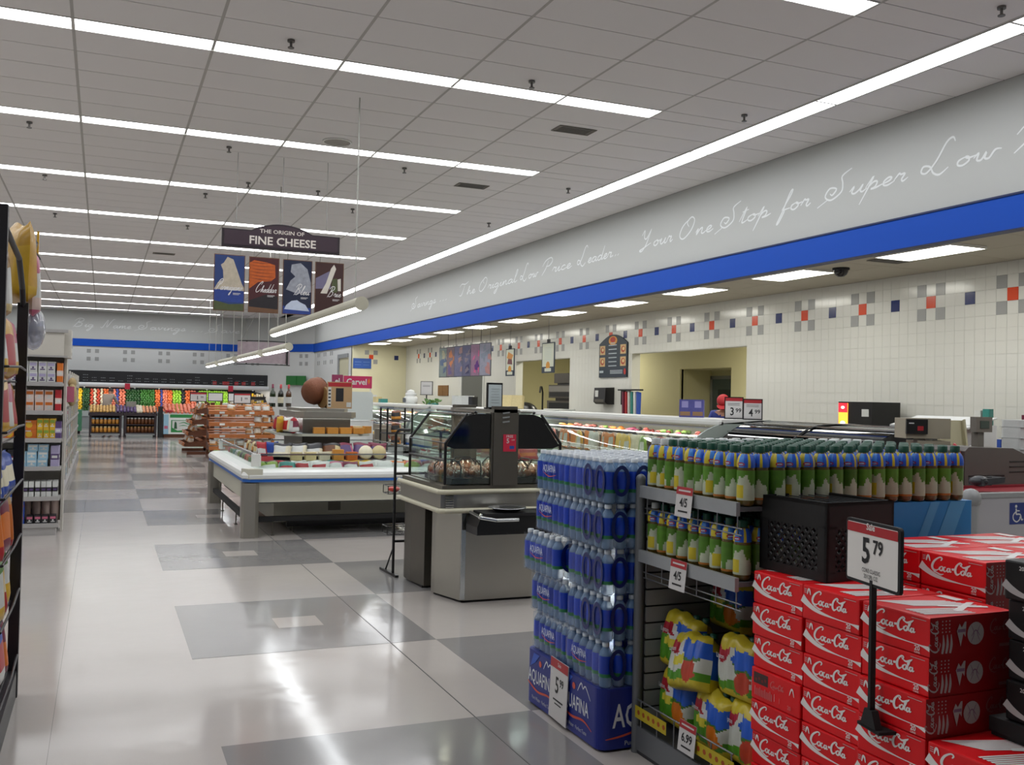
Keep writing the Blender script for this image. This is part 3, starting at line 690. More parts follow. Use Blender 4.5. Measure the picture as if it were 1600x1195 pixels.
# ---- price stand
ps = thing('price_stand', 'black-framed sale price card reading 5.79 on a black stem', 'price sign', (1.135, -4.255, .101+4*BH-.02), math.radians(-11))
PZ = 1.015-ps.location.z
sub('foot', MB().prism([(-.045,0),(.045,0),(.02,.06),(-.02,.06)], -.012, .012, 'x').box(-.012, -.06, -.004, .05, .06, .006), mBlackM, ps)
sub('stem', MB().bar((0,0,.05), (0,0,PZ+.02), .018, .014), mBlackM, ps)
cw, ch = .30, .205
M = wx(0, 0, PZ, 0)
def rr(u0, v0, u1, v1, r, n=4):
    pts = []
    for cx, cy, a in ((u1-r, v1-r, 0), (u0+r, v1-r, 90), (u0+r, v0+r, 180), (u1-r, v0+r, 270)):
        for k in range(n+1): t = math.radians(a+90*k/n); pts.append((cx+r*math.cos(t), cy+r*math.sin(t)))
    return pts
sub('card_frame', MB().prism([(-u, v+PZ) for u, v in rr(-cw/2, 0, cw/2, ch, .014)], -.006, .006, 'x'), mBlackM, ps)
mb = MB(); Mf = wx(-.006, 0, PZ, .001)
mb.flat(rr(-cw/2+.01, .01, cw/2-.01, ch-.01, .006), Mf, 0)
Mf = wx(-.006, 0, PZ, .002)
mb.rect(-cw/2+.01, ch-.042, cw/2-.01, ch-.012, Mf, 1)
Mf = wx(-.006, 0, PZ, .003)
mb.text('Sale', -.005, ch-.018, .03, Mf, 0, .02); mb.text('5', -.03, .106, .115, Mf, 2, .02, .85); mb.text('79', .036, .125, .062, Mf, 2, .02, .9)
mb.text('COKE CLASSIC', 0, .047, .019, Mf, 2, .005, .8); mb.text('20/12FL OZ.', 0, .028, .019, Mf, 2, .005, .8)
sub('price_card', mb, [mat('card white', '#dfdcd8', .5), mat('card red', '#a81a22', .5), mat('ink black', '#17171a', .6)], ps)
# ================================================================ WATER STACK
mPet = mat('clear plastic bottle', '#86a6c6', .08, alpha=.55, spec=.8); mCapW = mat('white cap', '#d5dbe0', .4); mLab = mat('label blue', '#0a3cb4', .3, rnd=.15)
mLabG = mat('label green', '#1c7a46', .35); mFilm = clear('shrink film', '#f6faff', .06, .08, 0.); mWater = mat('tray blue', '#12247e', .45)
def water_bottle():
    b = MB().lathe([(.001,0,0),(.026,.002,0),(.031,.010,0),(.0295,.03,0),(.0315,.045,0),(.0322,.05,0),(.0327,.066,2),(.0327,.146,1),(.032,.150,0),(.030,.155,0),(.022,.172,0),(.0135,.184,0),(.0135,.190,0)], 10)
    b.lathe([(.0165,.186),(.0165,.203),(.014,.2045),(.001,.2045)], 9, mi=3)
    return b.mesh('bottle', [mPet, mLab, mLabG, mCapW])
WB = water_bottle()
D = .0655
mWAq = mat('lettering pale', '#c9d3e6', .5); mRedL = mat('swoosh orange', '#c9503a', .5)
def film_mesh(nx, ny, h):
    m = MB().rprism(-nx*D/2-.002, -ny*D/2-.002, nx*D/2+.002, ny*D/2+.002, .0, h-.012, .03); return m.mesh('shrink_film', mFilm)
FILMX = {}
def wave(mb, u, v, k, M):  # small red swoosh under the name
    mb.stroke([(u-.08*k, v+.008*k), (u, v-.012*k), (u+.09*k, v+.0*k)], [.002*k, .006*k, .002*k], M, 1, n=4)
def pack(name, label, loc, rz, nx, ny, only=None, letter=None, tilt=None):
    """shrink-wrapped pack of nx x ny bottles; only = which sides show ('w' aisle side, 's' viewer side, 't' all)"""
    t = thing('water_pack', label, 'water pack', loc, rz, 'shrink-wrapped packs of water in the stack')
    for i in range(nx):
        for j in range(ny):
            if only and 't' not in only:
                if not (('w' in only and i < 1) or ('s' in only and j < 1)): continue
            o = link('bottle', WB, t, ((i-(nx-1)/2)*D, (j-(ny-1)/2)*D, 0)); o.rotation_euler = (0, 0, .7*i+1.1*j)
    key = (nx, ny)
    if key not in FILMX: FILMX[key] = film_mesh(nx, ny, .2)
    link('shrink_film', FILMX[key], t)
    for side, du in (('s', -.055), ('s', .06)) if ny > 4 else (('s', 0),):
        key = ('loop', side, nx, ny, du)
        if key not in FILMX:
            lm = MB(); lm.stroke([(du+.036*math.cos(2*PI*q/14), .105+.062*math.sin(2*PI*q/14)) for q in range(15)], .018, wy(0, -ny*D/2-.003, 0), 0, 2, 1); FILMX[key] = lm.mesh('film_loop', mat('loop navy', '#0a1a5e', .35))
        link('film_loop', FILMX[key], t)
    if letter == 'loops':
        for du in (.025, .14):
            key = ('wloop', nx, du)
            if key not in FILMX:
                lm = MB(); lm.stroke([(du+.038*math.cos(2*PI*q/14), .10+.066*math.sin(2*PI*q/14)) for q in range(15)], .018, wx(-nx*D/2-.003, 0, 0), 0, 2, 1); FILMX[key] = lm.mesh('film_loop', mat('loop navy', ''))
            link('film_loop', FILMX[key], t)
    elif letter:
        mb = MB()
        for side, uc in letter:
            M = wx(-nx*D/2-.003, 0, 0) if side == 'w' else wy(0, -ny*D/2-.003, 0)
            mb.text('AQUAFINA', uc, .115, .05, M, 0, .012, .6); wave(mb, uc, .088, .9, M)
        sub('pack_print', mb, [mWAq, mRedL], t)
    return t
# tray at the foot of the stack
wt = thing('water_tray', 'blue cardboard display tray with large white lettering under the water packs', 'display tray', (.955, -2.79, 0))
sub('plinth', MB().rprism(.02, .02, .9, .80, 0, .02, .04), mBlackM, wt)
sub('tray', MB().rprism(0, 0, .92, .82, .012, .285, .05, seg=6), mWater, wt)
mb = MB()
M = wx(0, 0, 0, .0015)
for c in (-.24, -.62):
    mb.text('AQUAFINA', c-.015, .155, .094, M, 0, .012, .62)
    mb.stroke([(c-.17, .118), (c-.05, .088), (c+.08, .10), (c+.165, .075)], [.006, .012, .010, .004], M, 1, n=5)
    mb.text('Pure Water · Perfect Taste', c, .048, .026, M, 2, .004, .8)
    mb.disc(c-.02, .235, .016, M, 1, 14)
    mb.stroke([(c+.02,.222),(c+.055,.268),(c+.075,.245),(c+.1,.262),(c+.15,.21)], [.003,.008,.006,.007,.003], M, 0, n=3)
    mb.flat([(c-.14,.20),(c-.10,.275),(c-.03,.275),(c-.08,.23)], M, 3)
M2 = wy(0, 0, 0, .0015)
mb.text('AQUAFINA', .30, .155, .15, M2, 0, .014, .62); mb.stroke([(.03,.06),(.12,.07),(.24,.10)], [.004,.010,.006], M2, 1, n=4); mb.text('Pure Water', .2, .035, .03, M2, 2, .004)
sub('tray_print', mb, [mat('lettering white', '#d4d8e0', .5), mRedL, mat('lettering cream', '#b9bcc4', .5), mat('sky blue', '#2f56b8', .5)], wt)
LV = [.2855+.2085*k for k in range(5)]
random.seed(11)
def on(k): return ORD[4-k]
for k in range(5):
    z = LV[k]
    off = [0, .0, -.05, 0, 0][k]; out = [.012, .0, -.035, -.004, .0][k]
    # two packs along the aisle face (lengthwise along Y), one more behind along the viewer side
    if k == 1:      # one pack across, one lengthwise
        specs = [(.96+2*D+.008, -2.79+3*D+.005, 4, 6), (.96+2*D+.0, -2.79+9*D+.02, 4, 6)]
    elif k == 2: specs = [(.96+2*D+.012, -2.79+3*D+.012, 4, 6), (.925+2*D, -2.79+9*D+.045, 4, 6)]
    else: specs = [(.96+2*D+.006, -2.79+3*D+.004, 4, 6), (.96+2*D+.014, -2.79+9*D+.016, 4, 6)]
    for q, (x, y, nx, ny) in enumerate(specs):
        lab = 'blue water pack, aisle side, %s layer from the top, %s' % (on(k), 'beside the tea shelf' if q == 0 else 'away from the tea shelf')
        let = [('w', random.uniform(-.08, .02))] if q == 1 or k in (0,) else 'loops'
        pack('p', lab, (x, y, z), random.uniform(-.012, .012), nx, ny, 't' if k == 4 else 'ws', let)
    for q in range(2):
        lab = 'inner blue water pack, %s layer from the top, %s' % (on(k), 'next to the tea shelf' if q == 0 else 'on the far side')
        pack('p', lab, (.97+6*D+.035, -2.79+(3+6.1*q)*D+.006, z), 0, 4, 6, 't' if k == 4 else 's')
# packs of the top layer reaching behind the tea shelf
for q in range(2):
    for r in range(2):
        pack('p', 'blue water pack in the top layer behind the tea shelf end panel, %s' % (('left front', 'right front'), ('left back', 'right back'))[r][q], (1.98+q*.275, -2.56+r*.41, LV[4]), 0, 4, 6, 't')
hb = thing('pallet_load', 'plain wrapped cartons that carry the rear water packs', 'carton load', (1.85, -2.75, 0)); sub('load', MB().rprism(.04, 0, .55, .8, 0, LV[4]-.001, .02), mat('wrap grey', '#707b88', .4), hb)
sg = thing('price_sign', 'white sale card with red header reading 5.99 on the blue tray', 'price sign', (.944, -2.36, .02)); sg.rotation_euler = (0, math.radians(2), math.radians(-3))
sub('card', MB().box(-.002, -.125, 0, .002, .09, .29), mat('sign white', '#c9c7c6', .5), sg)
mb = MB(); M = wx(-.002, 0, 0, .001)
mb.rect(-.09, .245, .125, .29, M, 1); mb.text('Sale', .02, .268, .026, M, 0, .01); mb.text('5', .0, .165, .11, M, 2, .015, .85); mb.text('99', .055, .185, .055, M, 2, .015, .85); mb.rect(-.04, .092, .08, .1, M, 2); mb.rect(-.02, .075, .06, .081, M, 2)
sub('card_print', mb, [mat('sign white', ''), mat('sign red', '#a8242c', .5), mat('ink black', '')], sg)
# ================================================================ TEA SHELF
mSt = mat('shelf grey', '#6d7074', .45, .3); mStD = mat('shelf dark', '#3c3e42', .5, .2); mSlat = mat('slatwall grey', '#8b8d8e', .55); mWire = mat('wire chrome', '#8d9094', .3, .8)
RX0, RX1, RY0, RY1 = 1.13, 1.76, -2.815, -3.56
rk = thing('tea_shelf_unit', 'grey metal shelf unit with slatted end panel holding bottled tea', 'shelf unit', (RX0, RY0, 0))
def rb(x0, y0, z0, x1, y1, z1): return MB().box(min(x0,x1)-RX0, min(y0,y1)-RY0, z0, max(x0,x1)-RX0, max(y0,y1)-RY0, z1)
sub('post', MB().cyl((0, 0, 0), (0, 0, 1.235), .022, n=12).ball((0, 0, 1.235), .024), mSt, rk)
sub('post', MB().cyl((.61, 0, 0), (.61, 0, 1.17), .02, n=12), mSt, rk)
sub('end_panel', rb(RX0+.02, RY0-.004, .1, RX1-.02, RY0+.012, 1.18), mStD, rk)
slm = MB().prism([(-.012,0),(0,.006),(0,.066),(-.012,.068)], .03, .6, 'x').mesh('slat', mSlat)
for i in range(14): link('slat', slm, rk, (0, -.006, .13+.076*i))
sub('base', rb(RX0-.005, RY0, 0, RX1, RY1, .13), mStD, rk)
sub('kick_plate', rb(RX0-.012, RY0, .02, RX0, RY1, .125), mSt, rk)
SH = [.15, .90, 1.19]
for i, z in enumerate(SH[1:]):
    d = RX1-RX0
    sub('shelf', rb(RX0, RY0-.025, z-.018, RX0+d, RY1-.0, z), mSt, rk)
    tv = MB()
    rl = rb(RX0-.018, RY0-.02, z-.035, RX0, RY1, z+.018); sub('price_rail', rl, mat('rail grey', '#9b9fa2', .4, .3), rk)
    fn = MB()
    for kk in range(6): y = -.04-.135*kk; fn.cyl((.012, y, z-.11), (.012, y, z-.03), .0035, n=5)
    for zz in (z-.11, z-.085): fn.cyl((.012, -.02, zz), (.012, RY1-RY0, zz), .0035, n=5)
    sub('wire_fence', fn, mWire, rk)
sub('back_panel', rb(RX1-.02, RY0-.02, .13, RX1, RY1, 1.165), mStD, rk)
fn = MB()
for kk in range(6): y = -.06-.135*kk; fn.cyl((-.012, y, .13), (-.012, y, .245), .0035, n=5)
fn.cyl((-.012, -.02, .245), (-.012, RY1-RY0, .245), .004, n=5)
sub('wire_fence', fn, mWire, rk)
mb = MB(); M = wx(-.018, -.02, .165)
for u0, u1, n_ in ((0, .26, 6), (.43, .74, 7)):
    mb = MB(); mb.rect(u0, 0, u1, .055, M, 0)
    for i in range(n_): mb.disc(u0+.03+.042*i, .028, .012, M, 1, 6)
    sub('yellow_strip', mb, [mat('strip yellow', '#b8a41c', .5), mat('strip red', '#a04a18', .5)], rk, 'yellow strip printed with small orange figures')
def shelf_card(y, z, txt, lab, extra='tea'):
    t = thing('shelf_card', lab, 'price sign', (RX0-.022, y, z)); t.rotation_euler = (0, math.radians(6), 0)
    sub('card', MB().box(-.002, -.06, -.125, 0, .06, 0), mat('sign white', ''), t)
    mb = MB(); M = wx(-.002, 0, 0, .001)
    mb.rect(-.06, -.032, .06, 0, M, 1); mb.rect(-.045, -.019, .045, -.012, M, 0); mb.text(txt, 0, -.066, .05, M, 2, .02, .9); mb.rect(-.035, -.105, .035, -.098, M, 2)
    sub('card_print', mb, [mat('sign white', ''), mat('sign red', ''), mat('ink black', '')], t)
shelf_card(-3.215, 1.235, '4/5', 'white card with red top reading 4/5 on the upper tea shelf rail')
shelf_card(-3.18, .925, '4/5', 'white card with red top reading 4/5 on the middle tea shelf rail')
shelf_card(-3.27, .275, '6.99', 'white card with red top reading 6.99 on the bottom rail')
# ---- bottles
mTea = mat('tea amber', '#5a4a1c', .15, spec=.7, rnd=.2); mCapG = mat('cap green', '#0d4a38', .45); mYel = mat('label yellow', '#c9b62a', .4); mSky = mat('label sky', '#1f58c4', .4)
mLg = mat('leaf green', '#4f7f1e', .45, noise=.35, nscale=30, rnd=.25); mPal = mat('label pale', '#b8c0a8', .45, noise=.2, nscale=25); mOr = mat('label orange', '#b06a1c', .45); mRdL = mat('logo red', '#b02030', .4); mWh2 = mat('label white', '#cfd2d4', .45)
def tea_bottle(cap, kind):
    n = 40; b = MB()
    prof = [(.001,0,0),(.028,.002,0),(.033,.010,0),(.0335,.022,0),(.034,.03,7),(.034,.055,4),(.034,0.0602,8),(.034,0.0654,8),(.034,0.0706,8),(.034,0.0758,8),(.034,0.0810,8),(.034,0.0862,8),(.034,0.0914,8),(.034,0.0966,8),(.034,0.1018,8),(.034,0.1070,8),(.034,0.1122,8),(.034,0.1174,8),(.034,0.1226,8),(.034,0.1278,8),(.0335,.134,0),(.0345,.138,0),(.035,.148,6),(.034,.160,6),(.030,.174,6),(.022,.186,6),(.0175,.190,0),(.0175,.196,0)]
    vs = []; fs = []; ms = []
    prof = [(p[0], p[1], p[2]) for p in prof]
    for p in prof:
        for k in range(n): t = 2*PI*k/n; vs.append((p[0]*math.cos(t), p[0]*math.sin(t), p[1]))
    for i in range(len(prof)-1):
        for k in range(n):
            a = (k+.5)/n; m = prof[i+1][2]
            if m == 6: m = 2 if .32 < a < .44 or .62 < a < .68 or .05 < a < .12 else 6 if .44 <= a < .56 and i > 10 else 5 if not (.44 <= a < .56) else 2
            if m in (4, 8):
                z = prof[i+1][1]-.006; m = 3 if z > (.062, .085)[kind]+.022*math.sin(4*PI*a+kind)+.008*math.sin(14*PI*a) else 4
                if kind and abs(((a-.47+.5) % 1)-.5) < .09 and z < .075: m = 2
            if m == 7: m = 7 if kind == 0 else 4
            fs.append((i*n+k, i*n+(k+1) % n, (i+1)*n+(k+1) % n, (i+1)*n+k)); ms.append(m)
    b.add(vs, fs, ms, True)
    # red lozenge on the shoulder label, turned to the front (-X)
    for (c, r, mi) in ((0, .0125, 8), (0, .0085, 6)):
        pts = []
        for q in range(10):
            u, v = r*1.25*math.cos(2*PI*q/10), r*.55*math.sin(2*PI*q/10); rad = .0362+(.0004 if mi == 6 else 0)-.12*max(0, v)
            an = PI+u/.035; pts.append((rad*math.cos(an), rad*math.sin(an), .150+v))
        if mi == 8: b.add(pts, [tuple(range(10))[::-1]], 8)
    b.add([(.0372*math.cos(PI+u/.035), .0372*math.sin(PI+u/.035), .150+v) for u, v in ((-.009,-.0015),(.009,-.0015),(.009,.0018),(-.009,.0018))], [(3,2,1,0)], 9)
    c = MB().lathe([(.0195,.190),(.0195,.212),(.017,.215),(.001,.215)], 12)
    for mm in (b, c): mm.v = [(x*1.03, y*1.03, z*1.09) for x, y, z in mm.v]
    return b.mesh('bottle', [mTea, mTea, mYel, mLg, mPal, mSky, mat('label azure', '#3f86d8', .4), mOr, mRdL, mWh2]), c.mesh('cap', cap)
TB = [tea_bottle(mCapG, 0), tea_bottle(mCapG, 1), tea_bottle(mat('cap white', '#c9cfcd', .45), 1)]
def tea(x, y, z, v, label, group):
    o = tag(link('tea_bottle', TB[v][0], None, (x, y, z)), label, 'tea bottle', group)
    o.rotation_euler = (0, 0, .7+random.uniform(-.6, .6)); c = link('cap', TB[v][1], o); return o
random.seed(5)
nY, nX = 10, 16
for i in range(nX):
    for j in range(nY):
        x = RX0+.042+.0735*i; y = RY0-.055-.0735*j
        if i < nX-5 and j > 10: continue
        v = 2 if (j < 2 and i < 8) or (i > 11 and j < 3) or (i == 4 and j < 4) else (0 if (i+j) % 3 else 1)
        if i == 0: lab = 'tea bottle on the top shelf, front aisle row, %s from the end post' % ORD[j]
        elif j == nY-1: lab = 'tea bottle on the top shelf, viewer side row, %s from the corner' % ORD[i]
        else: lab = 'tea bottle on the top, %s row from the aisle, %s from the end post' % (ORD[i], ORD[j])
        tea(x+random.uniform(-.003, .003), y+random.uniform(-.003, .003), SH[2]+.001, v, lab, 'iced tea bottles on the top shelf')
for i in range(4):
    for j in range(9):
        v = 2 if j == 0 else (0 if (i+j) % 2 else 1)
        tea(RX0+.045+.08*i, RY0-.06-.079*j-.01*(j > 3), SH[1]+.001, v, 'tea bottle on the middle shelf, %s row back, %s from the post' % (ORD[i], ORD[j]), 'iced tea bottles on the middle shelf')
# blue carton under the far bottles (the viewer end of the top)
bc = thing('blue_carton', 'bright blue tea case below the tea bottles, right of the milk crate', 'carton', (RX1+.008, RY1, 1.0))
sub('carton', MB().rprism(0, 0, .58, .74, 0, .19, .008), mat('carton blue', '#3594dc', .45), bc)
mb = MB(); M = wy(0, 0, 0)
for u, w_ in ((.25, .05), (.36, .09)): mb.flat([(u, .002), (u+w_, .002), (u+w_+.09, .188), (u+.09, .188)], M, 0)
sub('carton_print', mb, mat('carton light blue', '#5caee6', .45), bc)
sp_t = thing('pallet_load', 'dark wrapped cases stacked under the blue tea case', 'carton load', (RX1+.012, RY1+.01, 0)); sub('load', MB().rprism(0, 0, .57, .72, 0, .999, .02), mStD, sp_t)
# ---- shrink bags of bottled tea lying on the bottom deck
BAGM = [mat('bag yellow', '#c4b22e', .3, noise=.12, nscale=14), mat('bag green', '#4c8a1e', .35, noise=.25, nscale=20), mat('bag white', '#c3c6bd', .35, noise=.12, nscale=25), mat('bag blue', '#1d57c0', .35, noise=.2, nscale=18), mat('bag red', '#a51f30', .35), mat('bag orange', '#cf7118', .4, noise=.1, nscale=20), mat('bag leaf', '#3d6b22', .4), mat('bag sticker', '#d2c63a', .5), mat('bag peach', '#b23a22', .4, noise=.3, nscale=22), mat('bag sticker white', '#ced0d4', .5)]
def tea_bag(kind):
    W_, H_, D_ = .27, .24, .15
    def fn(u, v, sgn):
        bump = .012*abs(math.sin(u*PI*4))*math.sin(PI*min(1, max(0, v)))
        e = (1-(2*u-1)**6)*(1-(2*v-1)**8); x = (u-.5)*W_*(1-.10*v*v-.02*math.sin(9*v)); z = v*H_*(1+.05*math.sin(5*u)+.02*math.sin(17*u)); d = D_/2*max(e, 0)**.4*(1-.35*v)+bump*max(e, 0)
        return (-sgn*d, -x, z)
    def col(u, v):
        u, v = u+.025*math.sin(19*v+kind)+.012*math.sin(41*v), v+.022*math.sin(17*u+2*kind)+.012*math.sin(37*u)
        if v > .86 or v < .16: return 0
        if .06 < u < .40 and .60 < v < .80: return 4
        if .22 < u < .50 and .40 < v < .68 and kind != 2: return 7 if v < .55 else 9
        if u > .48 and .56 < v < .86: return 3
        if (u-.72)**2/.035+(v-.34)**2/.035 < 1: return (5, 8, 8)[kind]
        if (u-.70)**2/.05+(v-.56)**2/.01 < 1: return 6
        if v < .58 and u < .62: return 1 if kind == 0 or v < .3 else 2
        if v < .3: return 1
        return 2 if v < .8 else 0
    mb = MB(); n = 34
    mb.surf(lambda u, v: fn(u, v, 1), n, n, col); mb.surf(lambda u, v: fn(1-u, v, -1), n, 8, lambda u, v: 0 if v > .8 or v < .2 else 3)
    Mt = wx(-.0715, 0, 0)
    mb.text('Lipton', -.075, .166, .028, Mt, 9, .01, .75)
    return mb.mesh('wrap', BAGM)
TBAG = [tea_bag(0), tea_bag(1), tea_bag(2)]
necks = MB()
for i in range(4): necks.lathe([(.017,0),(.017,.02),(.001,.022)], 8, (0, -.09+.06*i, 0))
NECK = necks.mesh('bottle_cap', mCapG)
BG = [(1.27, -2.99, .155, 0, 0, 0, 'orange fruit, lower left by the end post'), (1.26, -3.28, .150, -.05, 0, 0, 'orange fruit, behind the 6.99 card'), (1.27, -3.49, .155, 0, .0, 2, 'red fruit, lowest, beside the soda cartons'),
 (1.28, -2.98, .40, .05, .02, 0, 'orange fruit, on top of the left bag'), (1.20, -3.15, .36, .25, -.22, 1, 'red fruit, tipped forward between two others'), (1.29, -3.42, .40, -.05, -.05, 2, 'red fruit, above the right bag'), (1.53, -2.99, .56, .05, .0, 0, 'orange fruit, high at the back in the shade')]
for x, y, z, ry, rx, kd, lab in BG:
    t = thing('tea_multipack', 'yellow shrink bag of tea bottles with %s' % lab, 'tea multipack', (x, y, z)); t.rotation_euler = (rx, ry, random.uniform(-.12, .12))
    link('wrap', TBAG[kd], t); o = link('bottle_cap', NECK, t, (.02, 0, .225)); o['label'] = 'dark green caps showing at the top'
for j in range(3): # dark bags further back
    t = thing('tea_multipack', 'shaded tea bag at the back of the bottom deck, %s from the post' % ORD[j], 'tea multipack', (1.56, -2.95-.25*j, .155)); link('wrap', TBAG[j % 3], t)
# ================================================================ ROAST CHICKEN CASE
mSs = mat('stainless', '#a8a59c', .32, .85, noise=.06, nscale=3); mSsD = mat('stainless dark', '#6b675f', .35, .8, noise=.08, nscale=3); mBump = mat('bumper cream', '#c2bea8', .5)
mGlass = clear('case glass', '#eef6f2', .22, .02); mBlkG = mat('black glass', '#08080a', .06, spec=.7); mChr = mat('chrome', '#c4c8c8', .15, .95)
CX0, CX1, CY0, CY1 = 1.27, 2.31, .40, 1.48
cc = thing('chicken_case', 'stainless island case of roast chickens with black-framed glass hood', 'heated case', (CX0, CY0, 0))
def octo(x0, y0, x1, y1, c): return [(x0, y0+c*2.2), (x0+c, y0), (x1-c, y0), (x1, y0+c*2.2), (x1, y1-c), (x1-c, y1), (x0+c, y1), (x0, y1-c)]
W_, L_ = CX1-CX0, CY1-CY0
sub('pedestal', MB().prism([(.07,.40),(.08,.34),(.17,.0),(.20,-.02),(W_-.2,-.02),(W_-.17,0),(W_-.07,.36),(W_-.07,.40)], .02, .70), mSs, cc)
sub('pedestal', MB().prism([(.05,L_+.02),(.04,L_-.04),(.04,L_-.2),(.08,.62),(W_-.08,.62),(W_-.04,L_-.2),(W_-.05,L_+.02)], .02, .70), mSsD, cc)
sub('toe_kick', MB().prism([(.09,.39),(.19,.02),(W_-.19,.02),(W_-.09,.39)], 0, .02).box(.07, .64, 0, W_-.07, L_, .02), mBlackM, cc)
sub('corner_trim', MB().bar((.185, -.022, .03), (.185, -.022, .70), .035, .012), mChr, cc)
o8 = [(0, .0), (.13, -.012), (W_-.13, -.012), (W_, 0), (W_, L_), (0, L_)]
sub('counter_skirt', MB().prism(o8, .70, .865), mSs, cc)
def rail(z):
    m = MB(); P = [(-.015, L_), (-.015, -.01), (.02, -.035), (W_-.02, -.035), (W_+.015, -.01), (W_+.015, L_)]
    for a, b in zip(P, P[1:]): m.cyl((a[0], a[1], z), (b[0], b[1], z), .02, n=8)
    for a in P: m.ball((a[0], a[1], z), .02)
    return m
sub('bumper', rail(.715), mBump, cc); sub('bumper', rail(.86), mBump, cc)
vt = MB().box(.028, -.004, .73, .112, .004, .85)
sub('vent_plate', vt, mSs, cc)
for i in range(6): sub('louver', MB().prism([(-.016, .745+.018*i), (-.022, .737+.018*i), (-.012, .735+.018*i)], .035, .10, 'x'), mChr, cc)
sub('deck', MB().box(.01, 0, .865, W_-.01, L_-.01, .905).box(.06, .1, .905, W_-.06, L_-.06, .912), mSsD, cc)
# glass hood: hexagonal section across, running along the aisle
hx = [(.03, .925), (.03, 1.235), (.20, 1.455), (.27, 1.475), (W_-.27, 1.475), (W_-.20, 1.455), (W_-.03, 1.235), (W_-.03, .925)]
HL = .92
for (a, b) in zip(hx, hx[1:]):
    g = MB(); g.add([(a[0], .02, a[1]), (b[0], .02, b[1]), (b[0], HL, b[1]), (a[0], HL, a[1])], [(0, 3, 2, 1)])
    sub('glass_pane', g, mGlass, cc)
hd = MB().prism([(.035, 1.215), (.20, 1.44), (.27, 1.462), (W_-.27, 1.462), (W_-.20, 1.44), (W_-.035, 1.215), (W_-.10, 1.19), (.10, 1.19)], .005, .02, 'y')
sub('hood_end', hd, mBlkG, cc, 'black end panel of the glass hood'); 
sub('end_glass', MB().box(.04, .008, .915, W_-.04, .014, 1.20), mGlass, cc); sub('end_glass', MB().box(.04, HL-.005, .915, W_-.04, HL, 1.45), mGlass, cc)
for y in (.0, HL):
    f = MB(); P = [Vector((p[0], y, p[1])) for p in hx]; f.tube([P[0], P[1], P[2]], .012, 8); f.tube([P[5], P[6], P[7]], .012, 8)
    for p in P: f.ball(p, .0125, 6, 4)
    sub('hood_frame', f, mBlack, cc)
f = MB().tube([(.025, 0, 1.235), (.025, HL, 1.235)], .005).tube([(.025, .0, 1.10), (.025, HL, 1.10)], .010)
sub('guard_bar', f, mBlack, cc)
for z, x in ((1.475, .27), (1.452, .2), (1.475, W_-.27)): sub('chrome_strip', MB().bar((x, -.005, z+.004), (x, HL, z+.004), .028, .010), mChr, cc)
for y0 in (-.02, HL-.02):
    sub('column', MB().box(.42, y0, .905, .62, y0+.06, 1.525).box(.405, y0+.01, .905, .42, y0+.05, 1.5).box(.62, y0+.01, .905, .635, y0+.05, 1.5), mSsD, cc)
for i in range(3): sub('louver', MB().bar((.49, -.024, 1.40+.035*i), (.55, -.024, 1.408+.035*i), .008, .012), mChr, cc)
sub('top_rail', MB().box(.40, -.02, 1.475, .64, HL+.03, 1.50), mSs, cc)
mLampW = mat('case lamp', '#fff1dc', .5, emit=CASE)
sub('heat_lamp', MB().box(.3, .1, 1.44, .36, HL-.1, 1.455, [1,0,0,0,0,0]).box(W_-.36, .1, 1.44, W_-.3, HL-.1, 1.455, [1,0,0,0,0,0]), [mBlackM, mLampW], cc)
mb = MB(); M = wy(.555, -.022, 1.17)
mb.rect(-.055, 0, .055, .135, M, 1); mb.text('FREE', 0, .118, .028, M, 0, .01); mb.text('5', -.015, .082, .052, M, 0, .02); mb.rect(.0, .02, .04, .045, M, 2); mb.text('OFF', .03, .09, .016, M, 0)
sub('red_sticker', mb, [mat('sign white', ''), mat('sticker red', '#c41f3e', .5), mat('sticker blue', '#23489c', .5)], cc, 'red sticker with white FREE 5')
mb = MB(); M = wx(.026, .35, 1.155); mb.text('Sale', -.05, .0, .05, M, 0, .01); mb.rect(-.25, -.012, -.12, .0, M, 0)
sub('window_sticker', mb, mat('sticker dark red', '#7a2028', .5), cc)
# roast chickens in clear-lidded trays
mTrayB = mat('tray black', '#0d0b0a', .3); mChk = mat('roast skin', '#8a4a1c', .38, noise=.4, nscale=16, rnd=.2); mLid = clear('lid plastic', '#fff8ee', .5, .1)
def chicken():
    t = MB().prism([(-.11,0),(.11,0),(.125,.045),(-.125,.045)], -.085, .085, 'y')
    c = MB().ball((0, 0, .085), (.10, .07, .055), 12, 8).ball((.075, .045, .075), (.05, .025, .03), 8, 6).ball((.075, -.045, .075), (.05, .025, .03), 8, 6).ball((-.05, .062, .08), (.035, .018, .022), 8, 5).ball((-.05, -.062, .08), (.035, .018, .022), 8, 5)
    l = MB().surf(lambda u, v: (.118*math.cos(u*2*PI)*(1-.35*v*v), .082*math.sin(u*2*PI)*(1-.35*v*v), .046+.105*v), 16, 4)
    h = MB().tube([(-.10, 0, .05), (-.105, 0, .13), (-.06, 0, .175), (.06, 0, .175), (.105, 0, .13), (.10, 0, .05)], .006, 6)
    return [(x.mesh(n, m), n) for x, m, n in ((t, mTrayB, 'tray'), (c, mChk, 'roast_chicken'), (l, mLid, 'lid'), (h, mTrayB, 'handle'))]
CK = chicken()
random.seed(9)
spots = [(.17,.14),(.36,.15),(.68,.14),(.87,.16),(.17,.36),(.36,.38),(.68,.37),(.87,.38),(.17,.60),(.40,.61),(.68,.60)]
for k, (x, y) in enumerate(spots):
    t = thing('chicken_pack', 'roast chicken in a black handled tray, %s row from the viewer, %s from the aisle' % (ORD[k//4], ORD[k % 4]), 'roast chicken', (CX0+x, CY0+y, .913), random.choice((0, PI/2))+random.uniform(-.2, .2), 'roast chickens in the hooded case')
    for me, n in CK: link(n, me, t)
